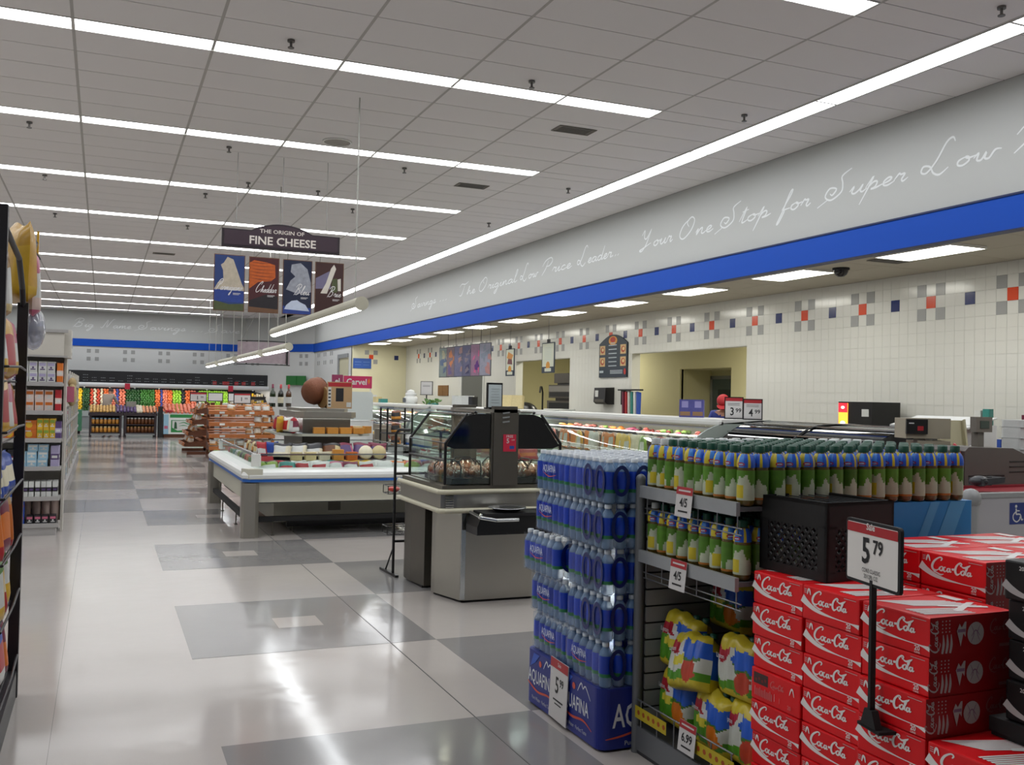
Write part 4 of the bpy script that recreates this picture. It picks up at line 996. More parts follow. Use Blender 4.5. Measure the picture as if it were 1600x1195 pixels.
# folded side shelf with chrome edge and the foil pan on it
sh = thing('side_shelf', 'black fold-down shelf with chrome handle on the chicken case front', 'shelf', (1.46, .08, 0))
sub('shelf_body', MB().prism([(0, .56), (.62, .56), (.62, .70), (.03, .70), (.0, .62)], .02, .26, 'y'), mBlack, sh)
sub('shelf_top', MB().box(.06, 0, .70, .64, .28, .722), mBlackM, sh); sub('handle', MB().tube([(.02, .0, .715), (.0, -.03, .70), (.12, -.06, .68), (.3, -.06, .68)], .015, 8).tube([(0.01, .0, .70), (.01, .2, .715)], .012, 8), mChr, sh)
fp = thing('foil_pan', 'shallow silver foil pan on the black side shelf', 'pan', (1.74, .20, .7225))
sub('pan', MB().lathe([(.001,.004),(.095,.002),(.125,.028),(.15,.03),(.15,.034),(.12,.032),(.09,.008),(.001,.008)], 18), mat('foil', '#c9ccd0', .22, .95), fp)
# price easel on top of the case
pe = thing('sign_holder', 'tall white card in a black upright holder on top of the glass hood', 'sign', (1.745, .52, 1.501))
sub('holder', MB().box(-.066, -.01, 0, .066, .015, .21).box(-.066, -.06, 0, .066, .06, .012), mBlack, pe); sub('card', MB().box(-.056, -.014, .015, .056, -.0105, .195), mat('card pale', '#c4d0d2', .5), pe)
mb = MB(); M = wy(0, -.014, .02)
for i in range(6): mb.rect(-.035, .03+.022*i, .035, .035+.022*i, M, 0)
sub('faint_lines', mb, mat('card line', '#aebabb', .6), pe)
# black wire stand with red packs beside the case
ws = thing('wire_stand', 'black tube stand with wire baskets of red packs left of the chicken case', 'display stand', (1.27, 1.66, 0))
f = MB().tube([(0, 0, 0), (0, 0, 1.25), (.02, -.02, 1.29), (.10, -.10, 1.29)], .013, 8)
sub('upright', f, mBlack, ws); sub('upright', MB().tube([(.42, 0, 0), (.42, 0, 1.28)], .013, 8), mBlack, ws)
sub('foot', MB().bar((-.02, .32, .012), (-.0, -.13, .012), .03, .02), mBlack, ws); sub('foot', MB().bar((.42, .32, .012), (.42, -.13, .012), .03, .02), mBlack, ws)
sub('brace', MB().tube([(0, 0, .25), (-.01, .2, .02)], .008), mBlack, ws); sub('crossbar', MB().tube([(0, 0, .9), (.42, 0, .9)], .012, 8).tube([(0, 0, .3), (.42, 0, .3)], .012, 8), mBlack, ws)
for z in (.36, .72):
    b = MB()
    for zz in (z, z+.07): b.tube([(-.06, -.0, zz), (-.06, .16, zz), (.40, .16, zz), (.40, 0, zz), (-.06, 0, zz)], .004, 5)
    for i in range(8): b.tube([(-.06+.065*i, 0, z), (-.06+.065*i, .16, z)], .003, 5)
    b.tube([(-.06, 0, z), (-.06, 0, z+.07)], .004, 5).tube([(-.06, .16, z), (-.06, .16, z+.07)], .004, 5)
    sub('wire_basket', b, mBlack, ws)
mRp = mat('red pack', '#b5301f', .35, noise=.3, nscale=30, rnd=.2); 
for i in range(3):
    t = thing('red_pack', 'red packet lying in the upper wire basket, %s from the aisle' % ORD[i], 'packet', (1.27+.015+.125*i, 1.74, .727)); sub('packet', MB().surf(lambda u, v: (.055*math.cos(u*2*PI)*math.sin(v*PI)**.5, .07*(2*v-1), .028+.027*math.sin(u*2*PI)*math.sin(v*PI)**.5), 10, 8), mRp, t)
# ================================================================ CHEESE ISLAND
IX0, IX1, IY0, IY1 = .30, 2.85, 4.18, 7.92
mWhE = mat('enamel white', '#d9dbd8', .3, spec=.6); mStripe = mat('stripe blue', '#1f5fb2', .4); mCreamP = mat('panel cream', '#c4c2b2', .45)
isl = thing('cheese_island', 'white island cooler with blue stripe, steel corner legs and low glass rail', 'cooler', (IX0, IY0, 0))
IW, IL = IX1-IX0, IY1-IY0
def leg(x, y): return MB().prism([(x-.085, y-.03), (x-.06, y-.075), (x+.06, y-.085), (x+.10, y-.05), (x+.10, y+.08), (x-.05, y+.09), (x-.085, y+.05)], 0, .60)
for x, y in ((.07,.08), (IW-.07,.08), (.07, IL-.1), (IW-.07, IL-.1)): sub('leg', leg(x, y), mSs, isl)
ch = .20
def ring(x0, y0, x1, y1, c): return [(x0+c*.35, y0), (x1-c*.35, y0), (x1, y0+c*.35), (x1, y1-c*.35), (x1-c*.35, y1), (x0+c*.35, y1), (x0, y1-c*.35), (x0, y0+c*.35)]
def band_(off, z0, z1, c=ch, inset=.3):
    m = MB(); a = ring(-off, -off, IW+off, IL+off, c); b = ring(inset, inset, IW-inset, IL-inset, c)
    n = 8
    vs = [(p[0], p[1], z) for z in (z0, z1) for p in a] + [(p[0], p[1], z) for z in (z0, z1) for p in b]
    fs = []
    for i in range(n):
        j = (i+1) % n; fs += [(i, j, n+j, n+i), (2*n+j, 2*n+i, 3*n+i, 3*n+j), (n+i, n+j, 3*n+j, 3*n+i), (j, i, 2*n+i, 2*n+j)]
    return m.add(vs, fs)
sub('side_panel', band_(-.05, .385, .615), mCreamP, isl)
sub('blue_stripe', band_(.005, .612, .642), mStripe, isl)
# rounded white bumper
def bumper():
    m = MB(); prof = [(0, .64), (.012, .655), (.015, .685), (.0, .715), (-.04, .74), (-.12, .748), (-.3, .748)]
    rings = [[(p[0], p[1], z) for p in ring(-o_, -o_, IW+o_, IL+o_, ch)] for o_, z in prof]
    vs = [p for r in rings for p in r]; n = 8; fs = []
    for i in range(len(prof)-1):
        for k in range(n): fs.append((i*n+k, i*n+(k+1) % n, (i+1)*n+(k+1) % n, (i+1)*n+k))
    return m.add(vs, fs, 0, False)
sub('bumper', bumper(), mWhE, isl)
sub('corner_cap', MB().prism([(-.012,.13),(.05,-.012),(.20,-.012),(.1,.14)], .645, .755), mCreamP, isl); 
sub('tub', MB().box(.2, .2, .36, IW-.2, IL-.2, .40).box(.2, .2, .4, .22, IL-.2, .745).box(IW-.22, .2, .4, IW-.2, IL-.2, .745).box(.2, .2, .4, IW-.2, .22, .745).box(.2, IL-.22, .4, IW-.2, IL-.2, .745), mat('tub grey', '#4b5255', .4), isl)
sub('product_deck', MB().box(.22, .22, .62, IW-.22, IL-.22, .65), mat('deck dark', '#23282b', .4), isl)
gz = .905
for nm, a, b in (('front', (.14, .14), (IW-.14, .14)), ('back', (.14, IL-.14), (IW-.14, IL-.14)), ('left', (.14, .14), (.14, IL-.14)), ('right', (IW-.14, .14), (IW-.14, IL-.14))):
    g = MB().add([(a[0], a[1], .745), (b[0], b[1], .745), (b[0]*.94+.03*IW+0, b[1], gz) if 0 else (b[0], b[1], gz), (a[0], a[1], gz)], [(0,1,2,3)])
    sub('glass_rail', g, mGlass, isl); sub('rail_cap', MB().bar((a[0], a[1], gz), (b[0], b[1], gz), .022, .016), mChr, isl)
sub('corner_post', MB().prism([(.09,.12),(.17,.10),(.20,.14),(.12,.17)], .775, .915), mWhE, isl); sub('corner_post', MB().box(.12, IL-.17, .775, .17, IL-.12, .915), mWhE, isl)
# underside: machine box, black bumper bars, small feet
sub('machine_box', MB().box(.42, .55, .10, IW-.5, IL-.6, .385), mCreamP, isl); sub('machine_vent', MB().box(1.05, .545, .22, 1.2, .55, .32), mSsD, isl)
bars = MB().box(.14, .14, .16, IW-.14, .2, .215)
sub('bumper_bar', bars, mBlackM, isl); sub('bumper_bar', MB().box(.05, .12, .16, .11, IL-.14, .215), mBlackM, isl); sub('bumper_bar', MB().bar((IW-.1, .14, .19), (IW-.1, IL-.2, .19), .055), mBlackM, isl)
sub('base_frame', MB().box(.55, .42, .06, IW-.55, .48, .16), mBlackM, isl); sub('under_shelf', MB().box(.09, 1.6, .34, .7, 2.6, .36), mBlackM, isl)
for x, y in ((.35,.17), (IW-.4,.17), (.08, 1.2), (.08, 2.6), (.62, .45)): sub('foot', MB().cyl((x, y, 0), (x, y, .17), .008, n=6).cyl((x, y, 0), (x, y, .01), .02, n=8), mSsD, isl)
# stepped shelves in the middle
cxm, cym = IW/2-.12, IL/2+.0
mShE = mat('shelf edge', '#b3b5a8', .45); mShD = mat('shelf dark top', '#26292b', .5)
def tier(z, hx_, hy_, th, c):
    pts = [(cxm-hx_+c, cym-hy_), (cxm+hx_-c, cym-hy_), (cxm+hx_, cym-hy_+c), (cxm+hx_, cym+hy_-c), (cxm+hx_-c, cym+hy_), (cxm-hx_+c, cym+hy_), (cxm-hx_, cym+hy_-c), (cxm-hx_, cym-hy_+c)]
    sub('tier', MB().prism(pts, z-th, z), mShE, isl); sub('tier_top', MB().prism([((p[0]-cxm)*.97+cxm, (p[1]-cym)*.97+cym) for p in pts], z, z+.003), mShD, isl)
tier(.80, .88, 1.35, .03, .3); tier(1.10, .56, .84, .03, .22)
sub('tier_core', MB().box(cxm-.3, cym-.65, .63, cxm+.3, cym+.65, 1.35), mSsD, isl)
pts = [(cxm-.3, cym-.70), (cxm+.3, cym-.70), (cxm+.38, cym-.6), (cxm+.38, cym+.6), (cxm-.38, cym+.6), (cxm-.38, cym-.6)]
sub('top_hood', MB().prism(pts, 1.30, 1.37).prism([((p[0]-cxm)*.8+cxm, (p[1]-cym)*.8+cym) for p in pts], 1.37, 1.41), mSs, isl)
sub('hood_lamp', MB().box(cxm-.34, cym-.66, 1.288, cxm+.34, cym-.60, 1.299, [1,0,0,0,0,0]).box(cxm-.36, cym-.56, 1.288, cxm-.31, cym+.56, 1.299, [1,0,0,0,0,0]), [mSs, mat('cool lamp', '#f2fbff', .5, emit=CASE*.8)], isl)
# ---- goods on the island
PAL = {n: mat('pack '+n, c, .4, noise=.12, nscale=25, rnd=.12) for n, c in dict(gold='#c98b3a', cream='#cdbd8c', ivory='#d6d0b6', red='#a8242c', wine='#6d1f3a', green='#4c7a2e', white='#c9cbc8', blue='#2a4aa0', black='#1d1d22', orange='#c86a22', yellow='#cfa62e', pink='#b8607a', lime='#7f9a3c', brown='#6b4020', violet='#54406e', teal='#2f7f78').items()}
def block(w_, d_, h_, m, lab=None):
    a = MB().rprism(-w_/2, -d_/2, w_/2, d_/2, 0, h_, min(w_, d_)*.12, seg=2); return a.mesh('pack', PAL[m])
def wheel(r, h_, m): return MB().lathe([(.001,0),(r*.93,0),(r,h_*.2),(r,h_*.8),(r*.93,h_),(.001,h_)], 14).mesh('pack', PAL[m])
def wedge(m): return MB().prism([(0,-.06),(.13,0),(0,.06)], 0, .055).mesh('pack', PAL[m])
def bag(w_, h_, d_, ms, seed=0):
    def fn(u, v): 
        e = max(0, (1-(2*(u*2 % 1)-1)**4)*(1-(2*v-1)**6))**.5; s_ = 1 if u < .5 else -1
        uu = u*2 if u < .5 else 2-2*u
        return ((uu-.5)*w_*(1+.05*math.sin(7*v+seed)), s_*d_/2*e*(1.1-.5*v), h_*v*(1+.04*math.sin(6*uu+seed)))
    rn = random.Random(seed); a, b = rn.uniform(.2, .4), rn.uniform(.6, .85)
    return MB().surf(fn, 16, 10, lambda u, v: 0 if v > b or v < .1 else (1 if a < v < b and (u*2 % 1) > .2 else 2)).mesh('bag', [PAL[m] if m in PAL else MATS[m] for m in ms])
LAB = PAL['white']
def put(me, name, label, cat, x, y, z, rz=0, rx=0, group=None, tagm=None):
    o = tag(link(name, me, None, (x, y, z)), label, cat, group); o.rotation_euler = (rx, 0, rz); return o
gx, gy = IX0+cxm, IY0+cym
random.seed(21)
# top tier: golden blocks in front, salami bags at the left
for i in range(4): put(block(.14, .10, .075, 'gold'), 'cheese_block', 'golden cheese block on the upper island tier, %s from the left' % ORD[i], 'cheese', gx-.12+.165*i, gy-.77, 1.104, random.uniform(-.1, .1), 0, 'golden blocks on the upper tier')
for i in range(3): put(block(.12, .09, .09, ('orange', 'cream', 'gold')[i]), 'cheese_block', '%s cheese pack behind the golden blocks on the upper tier' % ('orange', 'cream', 'amber')[i], 'cheese', gx+.28+.12*i, gy-.60, 1.104, .3*i)
for i in range(6): put(bag(.20, .19, .12, (('red','wine','white'),('white','red','ivory'),('wine','white','red'))[i % 3], i), 'sausage_bag', 'bag of sausage on the upper tier left, %s from the front' % ORD[i], 'packet', gx-.42-.03*(i % 2), gy-.74+.2*i, 1.104, random.uniform(-.6, .6)+PI/2, 0, 'sausage bags on the upper tier')
put(bag(.12, .2, .06, ('yellow','gold','yellow'), 4), 'cheese_bag', 'tall yellow bag at the left edge of the upper tier', 'packet', gx-.55, gy-.5, 1.104, .7)
# second tier
row = [('block','cream'),('block','cream'),('block','ivory'),('block','gold'),('block','orange'),('wheel','ivory'),('wheel','cream')]
for i, (k, m) in enumerate(row):
    me = block(.13, .10, .10+.03*(i == 3), m) if k == 'block' else wheel(.085, .06, m)
    o = put(me, 'cheese_block' if k == 'block' else 'round_cheese', '%s cheese %s on the lower tier, %s from the left' % ({'cream':'pale','ivory':'ivory','gold':'golden','orange':'orange'}[m], k, ORD[i]), 'cheese', gx-.48+.165*i, gy-1.25, .804 if k == 'block' else .89, 0 if k == 'block' else 0, 0 if k == 'block' else PI/2*.8, 'cheeses along the lower tier')
for i in range(7): put(bag(.22, .20, .13, (('black','white','ivory'),('black','brown','cream'),('wine','violet','pink'))[0 if i < 3 else 1 if i < 4 else 2], i+20), 'cheese_bag', '%s foil bag heaped behind the lower tier cheeses, %s from the left' % ('black and white' if i < 4 else 'purple', ORD[i]), 'packet', gx-.62+.20*i, gy-1.06+.02*i, .804, random.uniform(-.5, .5), -.3, 'foil bags on the lower tier')
put(bag(.14, .2, .05, ('red','white','red'), 7), 'cheese_bag', 'red and white pointed bag at the left of the lower tier', 'packet', gx-.80, gy-.85, .804, .5, -.2)
put(bag(.16, .16, .06, ('blue','blue','white'), 8), 'cheese_bag', 'bright blue bag at the left of the lower tier', 'packet', gx-.66, gy-.62, .83, .3)
for i in range(6): put(bag(.15, .15, .08, (('cream','gold','brown'),('brown','cream','white'))[i % 2], i+40), 'cheese_bag', 'tan bag on the aisle side of the lower tier, %s from the near end' % ORD[i], 'packet', gx-.76, gy-.35+.24*i, .804, PI/2+random.uniform(-.3, .3), 0, 'tan bags on the lower tier')
# in the well: packs along the front and the aisle side
names = ['red','orange','green','lime','white','pink','teal','wine','yellow','blue']
rn = random.Random(4)
k = 0
for i in range(11):
    x = IX0+.34+.19*i
    for j in range(2):
        m = rn.choice(names); put(bag(.20, .17, .12, (m, 'white' if rn.random() < .5 else 'red', m), 60+k), 'cold_pack', '%s cold pack in the front well of the island, %s from the left, %s row' % (m, ORD[i], 'near' if j == 0 else 'far'), 'packet', x, IY0+.32+.17*j, .654, rn.uniform(-.4, .4), -.45, 'cold packs in the front well'); k += 1
put(MB().ball((0,0,.075), (.11,.08,.075), 12, 8).mesh('pack', [PAL['lime']]), 'melon_pack', 'round green striped pack at the right end of the front well', 'packet', IX0+2.0, IY0+.30, .66)
for j in range(14):
    m = ['green','lime','black','white','green','orange','red','green','black','lime','white','teal','green','red'][j]
    put(bag(.21, .17, .12, (m, 'white' if j % 2 else m, m), 90+j), 'cold_pack', '%s cold pack in the aisle side well, %s from the near end' % (m, ORD[j]), 'packet', IX0+.33, IY0+.45+.22*j, .654, PI/2+rn.uniform(-.3, .3), -.45, 'cold packs in the aisle side well')
t = thing('red_card', 'red square card leaning in the near left corner of the island well', 'sign', (IX0+.36, IY0+.62, .66)); t.rotation_euler = (-.3, 0, .5)
sub('card', MB().box(-.1, -.003, 0, .1, .003, .2), PAL['red'], t); mb = MB(); M = wy(0, -.003, 0); mb.text('Sale', 0, .11, .06, M, 0, .01); sub('card_print', mb, mat('sign white', ''), t)
# on the hood: wicker basket, wine bottles, lantern frame
bk = thing('wicker_basket', 'round brown wicker basket lying on its side on top of the island hood', 'basket', (gx-.17, gy-.25, 1.585)); bk.rotation_euler = (0, 1.25, .5); bk.scale = (.82, .82, .82)
sub('basket', MB().lathe([(.001,0),(.15,.0),(.20,.08),(.215,.18),(.20,.27),(.18,.28),(.18,.27),(.16,.1),(.001,.02)], 20), mat('wicker', '#6b3b20', .7, noise=.35, nscale=60, bump=.6), bk)
sub('basket_rim', MB().tube([(.19*math.cos(2*PI*i/16), .19*math.sin(2*PI*i/16), .275) for i in range(17)], .014, 6), mat('wicker dark', '#4f2c18', .7), bk)
for i in range(3):
    o = thing('wine_bottle', ('dark green wine bottle with white label at the far left of the island hood', 'dark wine bottle with red capsule beside the wicker basket', 'amber wine bottle behind the wicker basket')[i], 'bottle', (gx-.55+.12*i, gy+.10*i+.12, 1.412))
    sub('glass', MB().lathe([(.001,0),(.037,0),(.038,.16),(.034,.19),(.015,.22),(.0135,.29),(.001,.295)], 12), mat(('bottle green', 'bottle dark', 'bottle amber')[i], ('#1c2e16', '#191c14', '#4a2c12')[i], .12, spec=.7), o)
    sub('label', MB().lathe([(.0385,.05),(.0385,.13)], 12), PAL['white'] if i != 1 else PAL['ivory'], o); sub('capsule', MB().lathe([(.0155,.245),(.0148,.297),(.001,.298)], 10), PAL[('wine','red','red')[i]], o)
for i in range(2):
    t = thing('plank_slice', 'upright round wooden slice behind the basket on the hood, %s' % ('left' if i == 0 else 'right'), 'decoration', (gx+.02+.06*i, gy-.3+.03*i, 1.411)); t.rotation_euler = (0, 0, .35)
    sub('slice', MB().cyl((-.015, 0, .14), (.015, 0, .14), .14, n=20), mat('sliced wood', '#7a5a30', .6, noise=.3, nscale=30), t)
t = thing('cheese_poster', 'small upright red and tan poster in a frame on the island hood', 'sign', (gx+.20, gy-.45, 1.412)); t.rotation_euler = (0, 0, 0)
sub('frame', MB().box(-.16, -.008, 0, .16, .008, .34), mat('poster tan', '#a98a63', .6), t)
mb = MB(); M = wy(0, -.008, 0); mb.rect(-.15, .28, .15, .33, M, 0); mb.rect(-.05, .09, .05, .26, M, 1); mb.rect(-.15, .02, -.11, .27, M, 2); mb.rect(.09, .02, .15, .08, M, 2)
for i in range(5): mb.rect(-.145, .04+.045*i, -.115, .06+.045*i, M, 1)
sub('poster_print', mb, [PAL['red'], PAL['black'], PAL['white']], t)
# ================================================================ HANGING CHEESE SIGN, TUBE PENDANTS
mSign = mat('sign aubergine', '#33232e', .5); mSignE = mat('sign edge', '#1e141b', .5); mLet = mat('sign letters', '#cfc8c0', .5)
YS = 7.0
hs = thing('hanging_sign', 'dark arched sign reading THE ORIGIN OF FINE CHEESE hung from the ceiling', 'sign', (1.11, YS, 3.58))
def arch(m_, top):
    P = [(-.81+m_, m_), (.81-m_, m_), (.81-m_, .25-m_*.6)]
    for k in range(13): a = k/12; P.append((.42-.84*a, .25+(top-.25)*math.sin(PI*a)**.8-m_*.6))
    P.append((-.81+m_, .25-m_*.6)); return P
sub('board', MB().prism(arch(0, .36), -.02, .02, 'y'), mSignE, hs); sub('face', MB().prism(arch(.03, .355), -.024, .024, 'y'), mSign, hs)
mb = MB(); M = wy(0, -.024, 0); mb.text('FINE CHEESE', .01, .11, .155, M, 0, .02, 1.05, 1.24); mb.text('THE ORIGIN OF', .0, .245, .075, M, 0, .01, 1.15, .62)
sub('lettering', mb, mLet, hs)
for x in (-.62, .0, .62): sub('hang_wire', MB().cyl((x, 0, .28), (x, 0, H-3.58), .0035, n=5), mat('wire grey', '#8a8a86', .5), hs)
BN = [('blue banner with a pale pointed rock and the word Parmigiano', 'Parmigiano'), ('dark banner with orange ridged rock and the word Cheddar', 'Cheddar'), ('navy banner with grey rock over white cloud and the word Bleu', 'Bleu'), ('brown banner with a white sail-like peak and the word Brie', 'Brie')]
PB = {n: mat('print '+n, c, .5, noise=nz, nscale=18) for n, c, nz in (('sky', '#20386e', .2), ('rock pale', '#b5aa98', .25), ('rock orange', '#b8561a', .35), ('maroon', '#45161c', .2), ('dark land', '#1f1a20', .3), ('land olive', '#4a5230', .3), ('navy', '#101a38', .25), ('rock grey', '#8f929c', .45), ('cloud', '#bcc6da', .15), ('sea', '#233c86', .35), ('brown', '#6a4630', .25), ('sail', '#cfc9be', .1), ('haze', '#6f6a86', .15), ('tan edge', '#6b4b34', .2))}
for i, (lab, word) in enumerate(BN):
    x = [.415, .88, 1.345, 1.80][i]
    t = thing('hanging_banner', lab, 'banner', (x, YS+.02*i, 2.70))
    sub('panel', MB().box(-.205, -.008, 0, .205, .008, .77), PB['tan edge'], t)
    mb = MB(1.2e-4); M = wy(0, -.008, 0)
    def poly(pts, m): mb.flat([(p[0]*.39-.195, .01+p[1]*.75) for p in pts], M, LST.index(m))
    LST = list(PB)
    if i == 0:
        poly([(0,0),(1,0),(1,1),(0,1)], 'sky'); poly([(0,.38),(.12,.50),(.30,.55),(.28,.72),(.20,.82),(.30,.86),(.42,.97),(.62,.93),(.75,.75),(.92,.50),(1,.42),(1,.35),(0,.35)], 'rock pale'); poly([(0,.16),(1,.14),(1,.36),(.5,.38),(0,.37)], 'sea'); poly([(0,0),(1,0),(1,.13),(.5,.11),(0,.17)], 'land olive')
    elif i == 1:
        poly([(0,0),(1,0),(1,1),(0,1)], 'maroon'); poly([(0,.42),(.3,.55),(.75,.58),(.9,.65),(.88,.88),(.6,.92),(.15,.95),(0,.9)], 'rock orange'); poly([(0,0),(1,0),(1,.3),(.6,.33),(0,.2)], 'dark land'); poly([(0,.0),(1,0),(1,.06),(0,.09)], 'tan edge')
        for q in range(6): mb.stroke([(-.19,.70-.045*q),(-.05,.685-.045*q),(.14,.70-.05*q)], .006, M, LST.index('maroon'), n=4)
    elif i == 2:
        poly([(0,0),(1,0),(1,1),(0,1)], 'navy'); poly([(.1,.45),(.25,.62),(.42,.70),(.25,.78),(.28,.92),(.6,.96),(.85,.85),(.98,.6),(1,.42),(.5,.38)], 'rock grey'); poly([(0,0),(1,0),(1,.12),(0,.14)], 'sea'); poly([(.05,.08),(.95,.06),(.8,.18),(.62,.22),(.5,.26),(.3,.24),(.12,.16)], 'cloud')
    else:
        poly([(0,0),(1,0),(1,1),(0,1)], 'brown'); poly([(0,.5),(.55,.52),(.5,.85),(0,.7)], 'haze'); poly([(.18,.42),(.42,.42),(.74,.90),(.66,.98),(.55,.9),(.38,.62)], 'sail'); poly([(.55,.45),(.8,.45),(.78,.72),(.62,.7)], 'land olive'); poly([(.82,.48),(.93,.48),(.92,.72),(.8,.7)], 'sail')
    u0 = [-.18, -.12, -.06, -.04][i]; hh = .042; L = cursive_w(word, hh)
    cursive(mb, word, u0, .285, hh, M, .009, len(LST), .35, min(1.1, (.185-u0-.02)/L))
    mb.rect(.05, .24, .15, .247, M, len(LST)); mb.rect(.05, .225, .13, .231, M, len(LST))
    sub('print', mb, [PB[k_] for k_ in LST]+[mat('print script', '#d8d6d6', .5)], t)
    for xx in (-.14, .14): sub('hang_wire', MB().cyl((xx, 0, .77), (xx, -.02*i, .885), .003, n=4), mat('wire grey', ''), t)
mPend = mat('pendant shell', '#b9b6a4', .5); mPendL = mat('pendant lens', '#f8fcff', .5, emit=TUBE*.8)
def pendant(x, y0, y1, z, r, label, hangers, g=None):
    t = thing('tube_pendant', label, 'pendant light', (x, y0, z), 0, g); L = y1-y0; n = 12
    A = [(r*math.cos(a), r*math.sin(a)) for a in [math.radians(-35+250*k/n) for k in range(n+1)]]
    sub('shell', MB().prism(A, 0, L, 'y', smooth=False), mPend, t)
    B = [(r*.98*math.cos(a), r*.98*math.sin(a)) for a in [math.radians(215+110*k/8) for k in range(9)]]
    m = MB(); vs = [(p[0], yy, p[1]) for yy in (.03, L-.03) for p in B]; m.add(vs, [(k, k+1, 10+k, 9+k) for k in range(8)], 0); sub('lens', m, mPendL, t)
    sub('end_cap', MB().prism([(r*1.02*math.cos(2*PI*k/16), r*1.02*math.sin(2*PI*k/16)) for k in range(16)], -.02, .0, 'y'), mPend, t); sub('end_cap', MB().prism([(r*1.02*math.cos(2*PI*k/16), r*1.02*math.sin(2*PI*k/16)) for k in range(16)], L, L+.02, 'y'), mPend, t)
    for h_ in hangers: sub('hang_rod', MB().cyl((0, h_, r), (0, h_, H-z), .008, n=6), mat('rod grey', '#a9a9a2', .5), t)
pendant(1.40, 3.55, 9.3, 2.575, .075, 'long tube pendant light above the cheese island', (.29, 5.4))
for k, (a, b) in enumerate(((13.4, 16.5), (17.2, 21.2), (22.2, 26), (27, 30))):
    pendant(2.36, a, b, 2.55, .085, 'short tube pendant far down the aisle, %s from the cheese sign' % ORD[k], (.4, b-a-.4), 'far tube pendants')
# ================================================================ DELI LINE
mLampC = mat('case strip light', '#fbf6e6', .5, emit=CASE); mInner = mat('case liner', '#d9d6c6', .5); mCt = mat('counter steel', '#8e9296', .35, .7)
random.seed(31)
def deli_case(y0, y1, label):
    t = thing('deli_case', label, 'food case', (4.62, y0, 0)); L = y1-y0
    sub('base', MB().box(.25, .02, 0, 1.25, L-.02, .50), mSsD, t)
    sub('front_panel', MB().prism([(.02,.50),(.0,.56),(.0,.72),(.06,.80),(.35,.84),(1.28,.84),(1.28,.50)], 0.01, L-.01, 'y'), mWhE, t)
    sub('blue_stripe', MB().box(-.006, .01, .60, .0, L-.01, .64), mStripe, t)
    sub('bumper', MB().bar((-.015, .01, .54), (-.015, L-.01, .54), .05, .04), mBlackM, t)
    sub('deck', MB().prism([(.10,.845),(.30,.85),(1.0,1.0),(1.0,.845)], .05, L-.05, 'y'), mInner, t)
    sub('back_wall', MB().box(1.2, .03, .84, 1.24, L-.03, 1.36), mInner, t)
    # curved front glass
    P = [(.08, .83), (.10, .98), (.22, 1.16), (.42, 1.29), (.62, 1.36)]
    C = catmull([(p[0], p[1], 0) for p in P], 3)
    g = MB(); n = len(C); g.add([(c.x, y, c.y) for y in (.02, L-.02) for c in C], [(k, k+1, n+k+1, n+k) for k in range(n-1)], 0, True)
    sub('curved_glass', g, mGlass, t)
    for y in (0, L-.03):
        sub('end_panel', MB().prism([(p.x, p.y) for p in C]+[(1.27, 1.405), (1.28, .83)], y, y+.03, 'y'), mat('end clear grey', '#9ba59f', .25), t)
    sub('top', MB().box(.60, 0, 1.355, 1.30, L, 1.40).box(.56, 0, 1.34, .62, L, 1.375), mWhE, t)
    sub('strip_lamp', MB().box(.66, .06, 1.335, .74, L-.06, 1.352, [1,0,0,0,0,0]), [mWhE, mLampC], t)
    sub('glass_shelf', MB().box(.55, .06, 1.13, 1.15, L-.06, 1.145), mCt, t)
    sub('tag_rail', MB().box(.10, .04, .85, .115, L-.04, .885), mat('rail pale', '#c8c8bc', .5), t)
    nt_ = int(L/.42)
    for i in range(nt_): sub('price_tag', MB().box(.545, .2+.42*i, 1.115, .55, .3+.42*i, 1.165), mat('tag white', '#d5d5cf', .5), t)
    return t
CASES = [(2.35, 7.45, 'white deli case of bagged meats nearest the hot case'), (7.9, 12.6, 'white deli case behind the chicken case, with cards on its top'), (12.8, 17.6, 'white deli case of salads past the poster row'), (17.8, 22.6, 'white deli case at the far end of the deli line')]
for a, b, l in CASES: deli_case(a, b, l)
# goods in the cases
FD = [mat('food '+n, c, .45, noise=.3, nscale=22, rnd=.15) for n, c in (('orange', '#d27a26'), ('cheese', '#d7b552'), ('ham', '#b86a62'), ('salami', '#8c2f2a'), ('cream', '#d8cdb0'), ('lettuce', '#7fa04a'), ('beet', '#a02f58'), ('white', '#cfcfc4'), ('dark', '#3a2a22'))]
FN = ['orange', 'yellow', 'pink ham', 'dark red', 'cream', 'green', 'beet red', 'white', 'dark brown']
mWrap = clear('bag wrap', '#ffffff', .3, .1)
seq = [8,7,8,7,2,0,0,0,1,0,7,0,0,1,1,4,5,4,2]
HM = {}; FK = ['orange', 'cheese', 'ham', 'salami', 'cream', 'lettuce', 'beet', 'white', 'dark']
for i, k in enumerate(seq):
    if k not in HM: HM[k] = bag(.20, .26, .11, ('food '+FK[k], 'food '+FK[k], 'food white'), 40+k)
    y = 7.15-.215*i
    put(HM[k], 'meat_bag', '%s bagged meat standing in the first deli case, %s from its far end' % (FN[k], ORD[i]), 'meat', 5.02+.05*(i % 2), y, .90, PI/2+random.uniform(-.5, .5), 0, 'bagged meats in the first deli case')
PLT = {}
def platter(k, k2):
    if (k, k2) not in PLT:
        m = MB().lathe([(.001,.0),(.12,0),(.16,.03),(.155,.034),(.11,.01),(.001,.01)], 14, mi=1)
        rn = random.Random(k*9+k2)
        for q in range(11): m.ball((rn.uniform(-.09,.09), rn.uniform(-.09,.09), rn.uniform(.03,.07)), (rn.uniform(.03,.05), rn.uniform(.03,.05), rn.uniform(.02,.03)), 7, 5, 0 if q % 3 else 2)
        PLT[(k, k2)] = m.mesh('platter', [FD[k], mSs if k % 2 else mBlackM, FD[k2]])
    return PLT[(k, k2)]
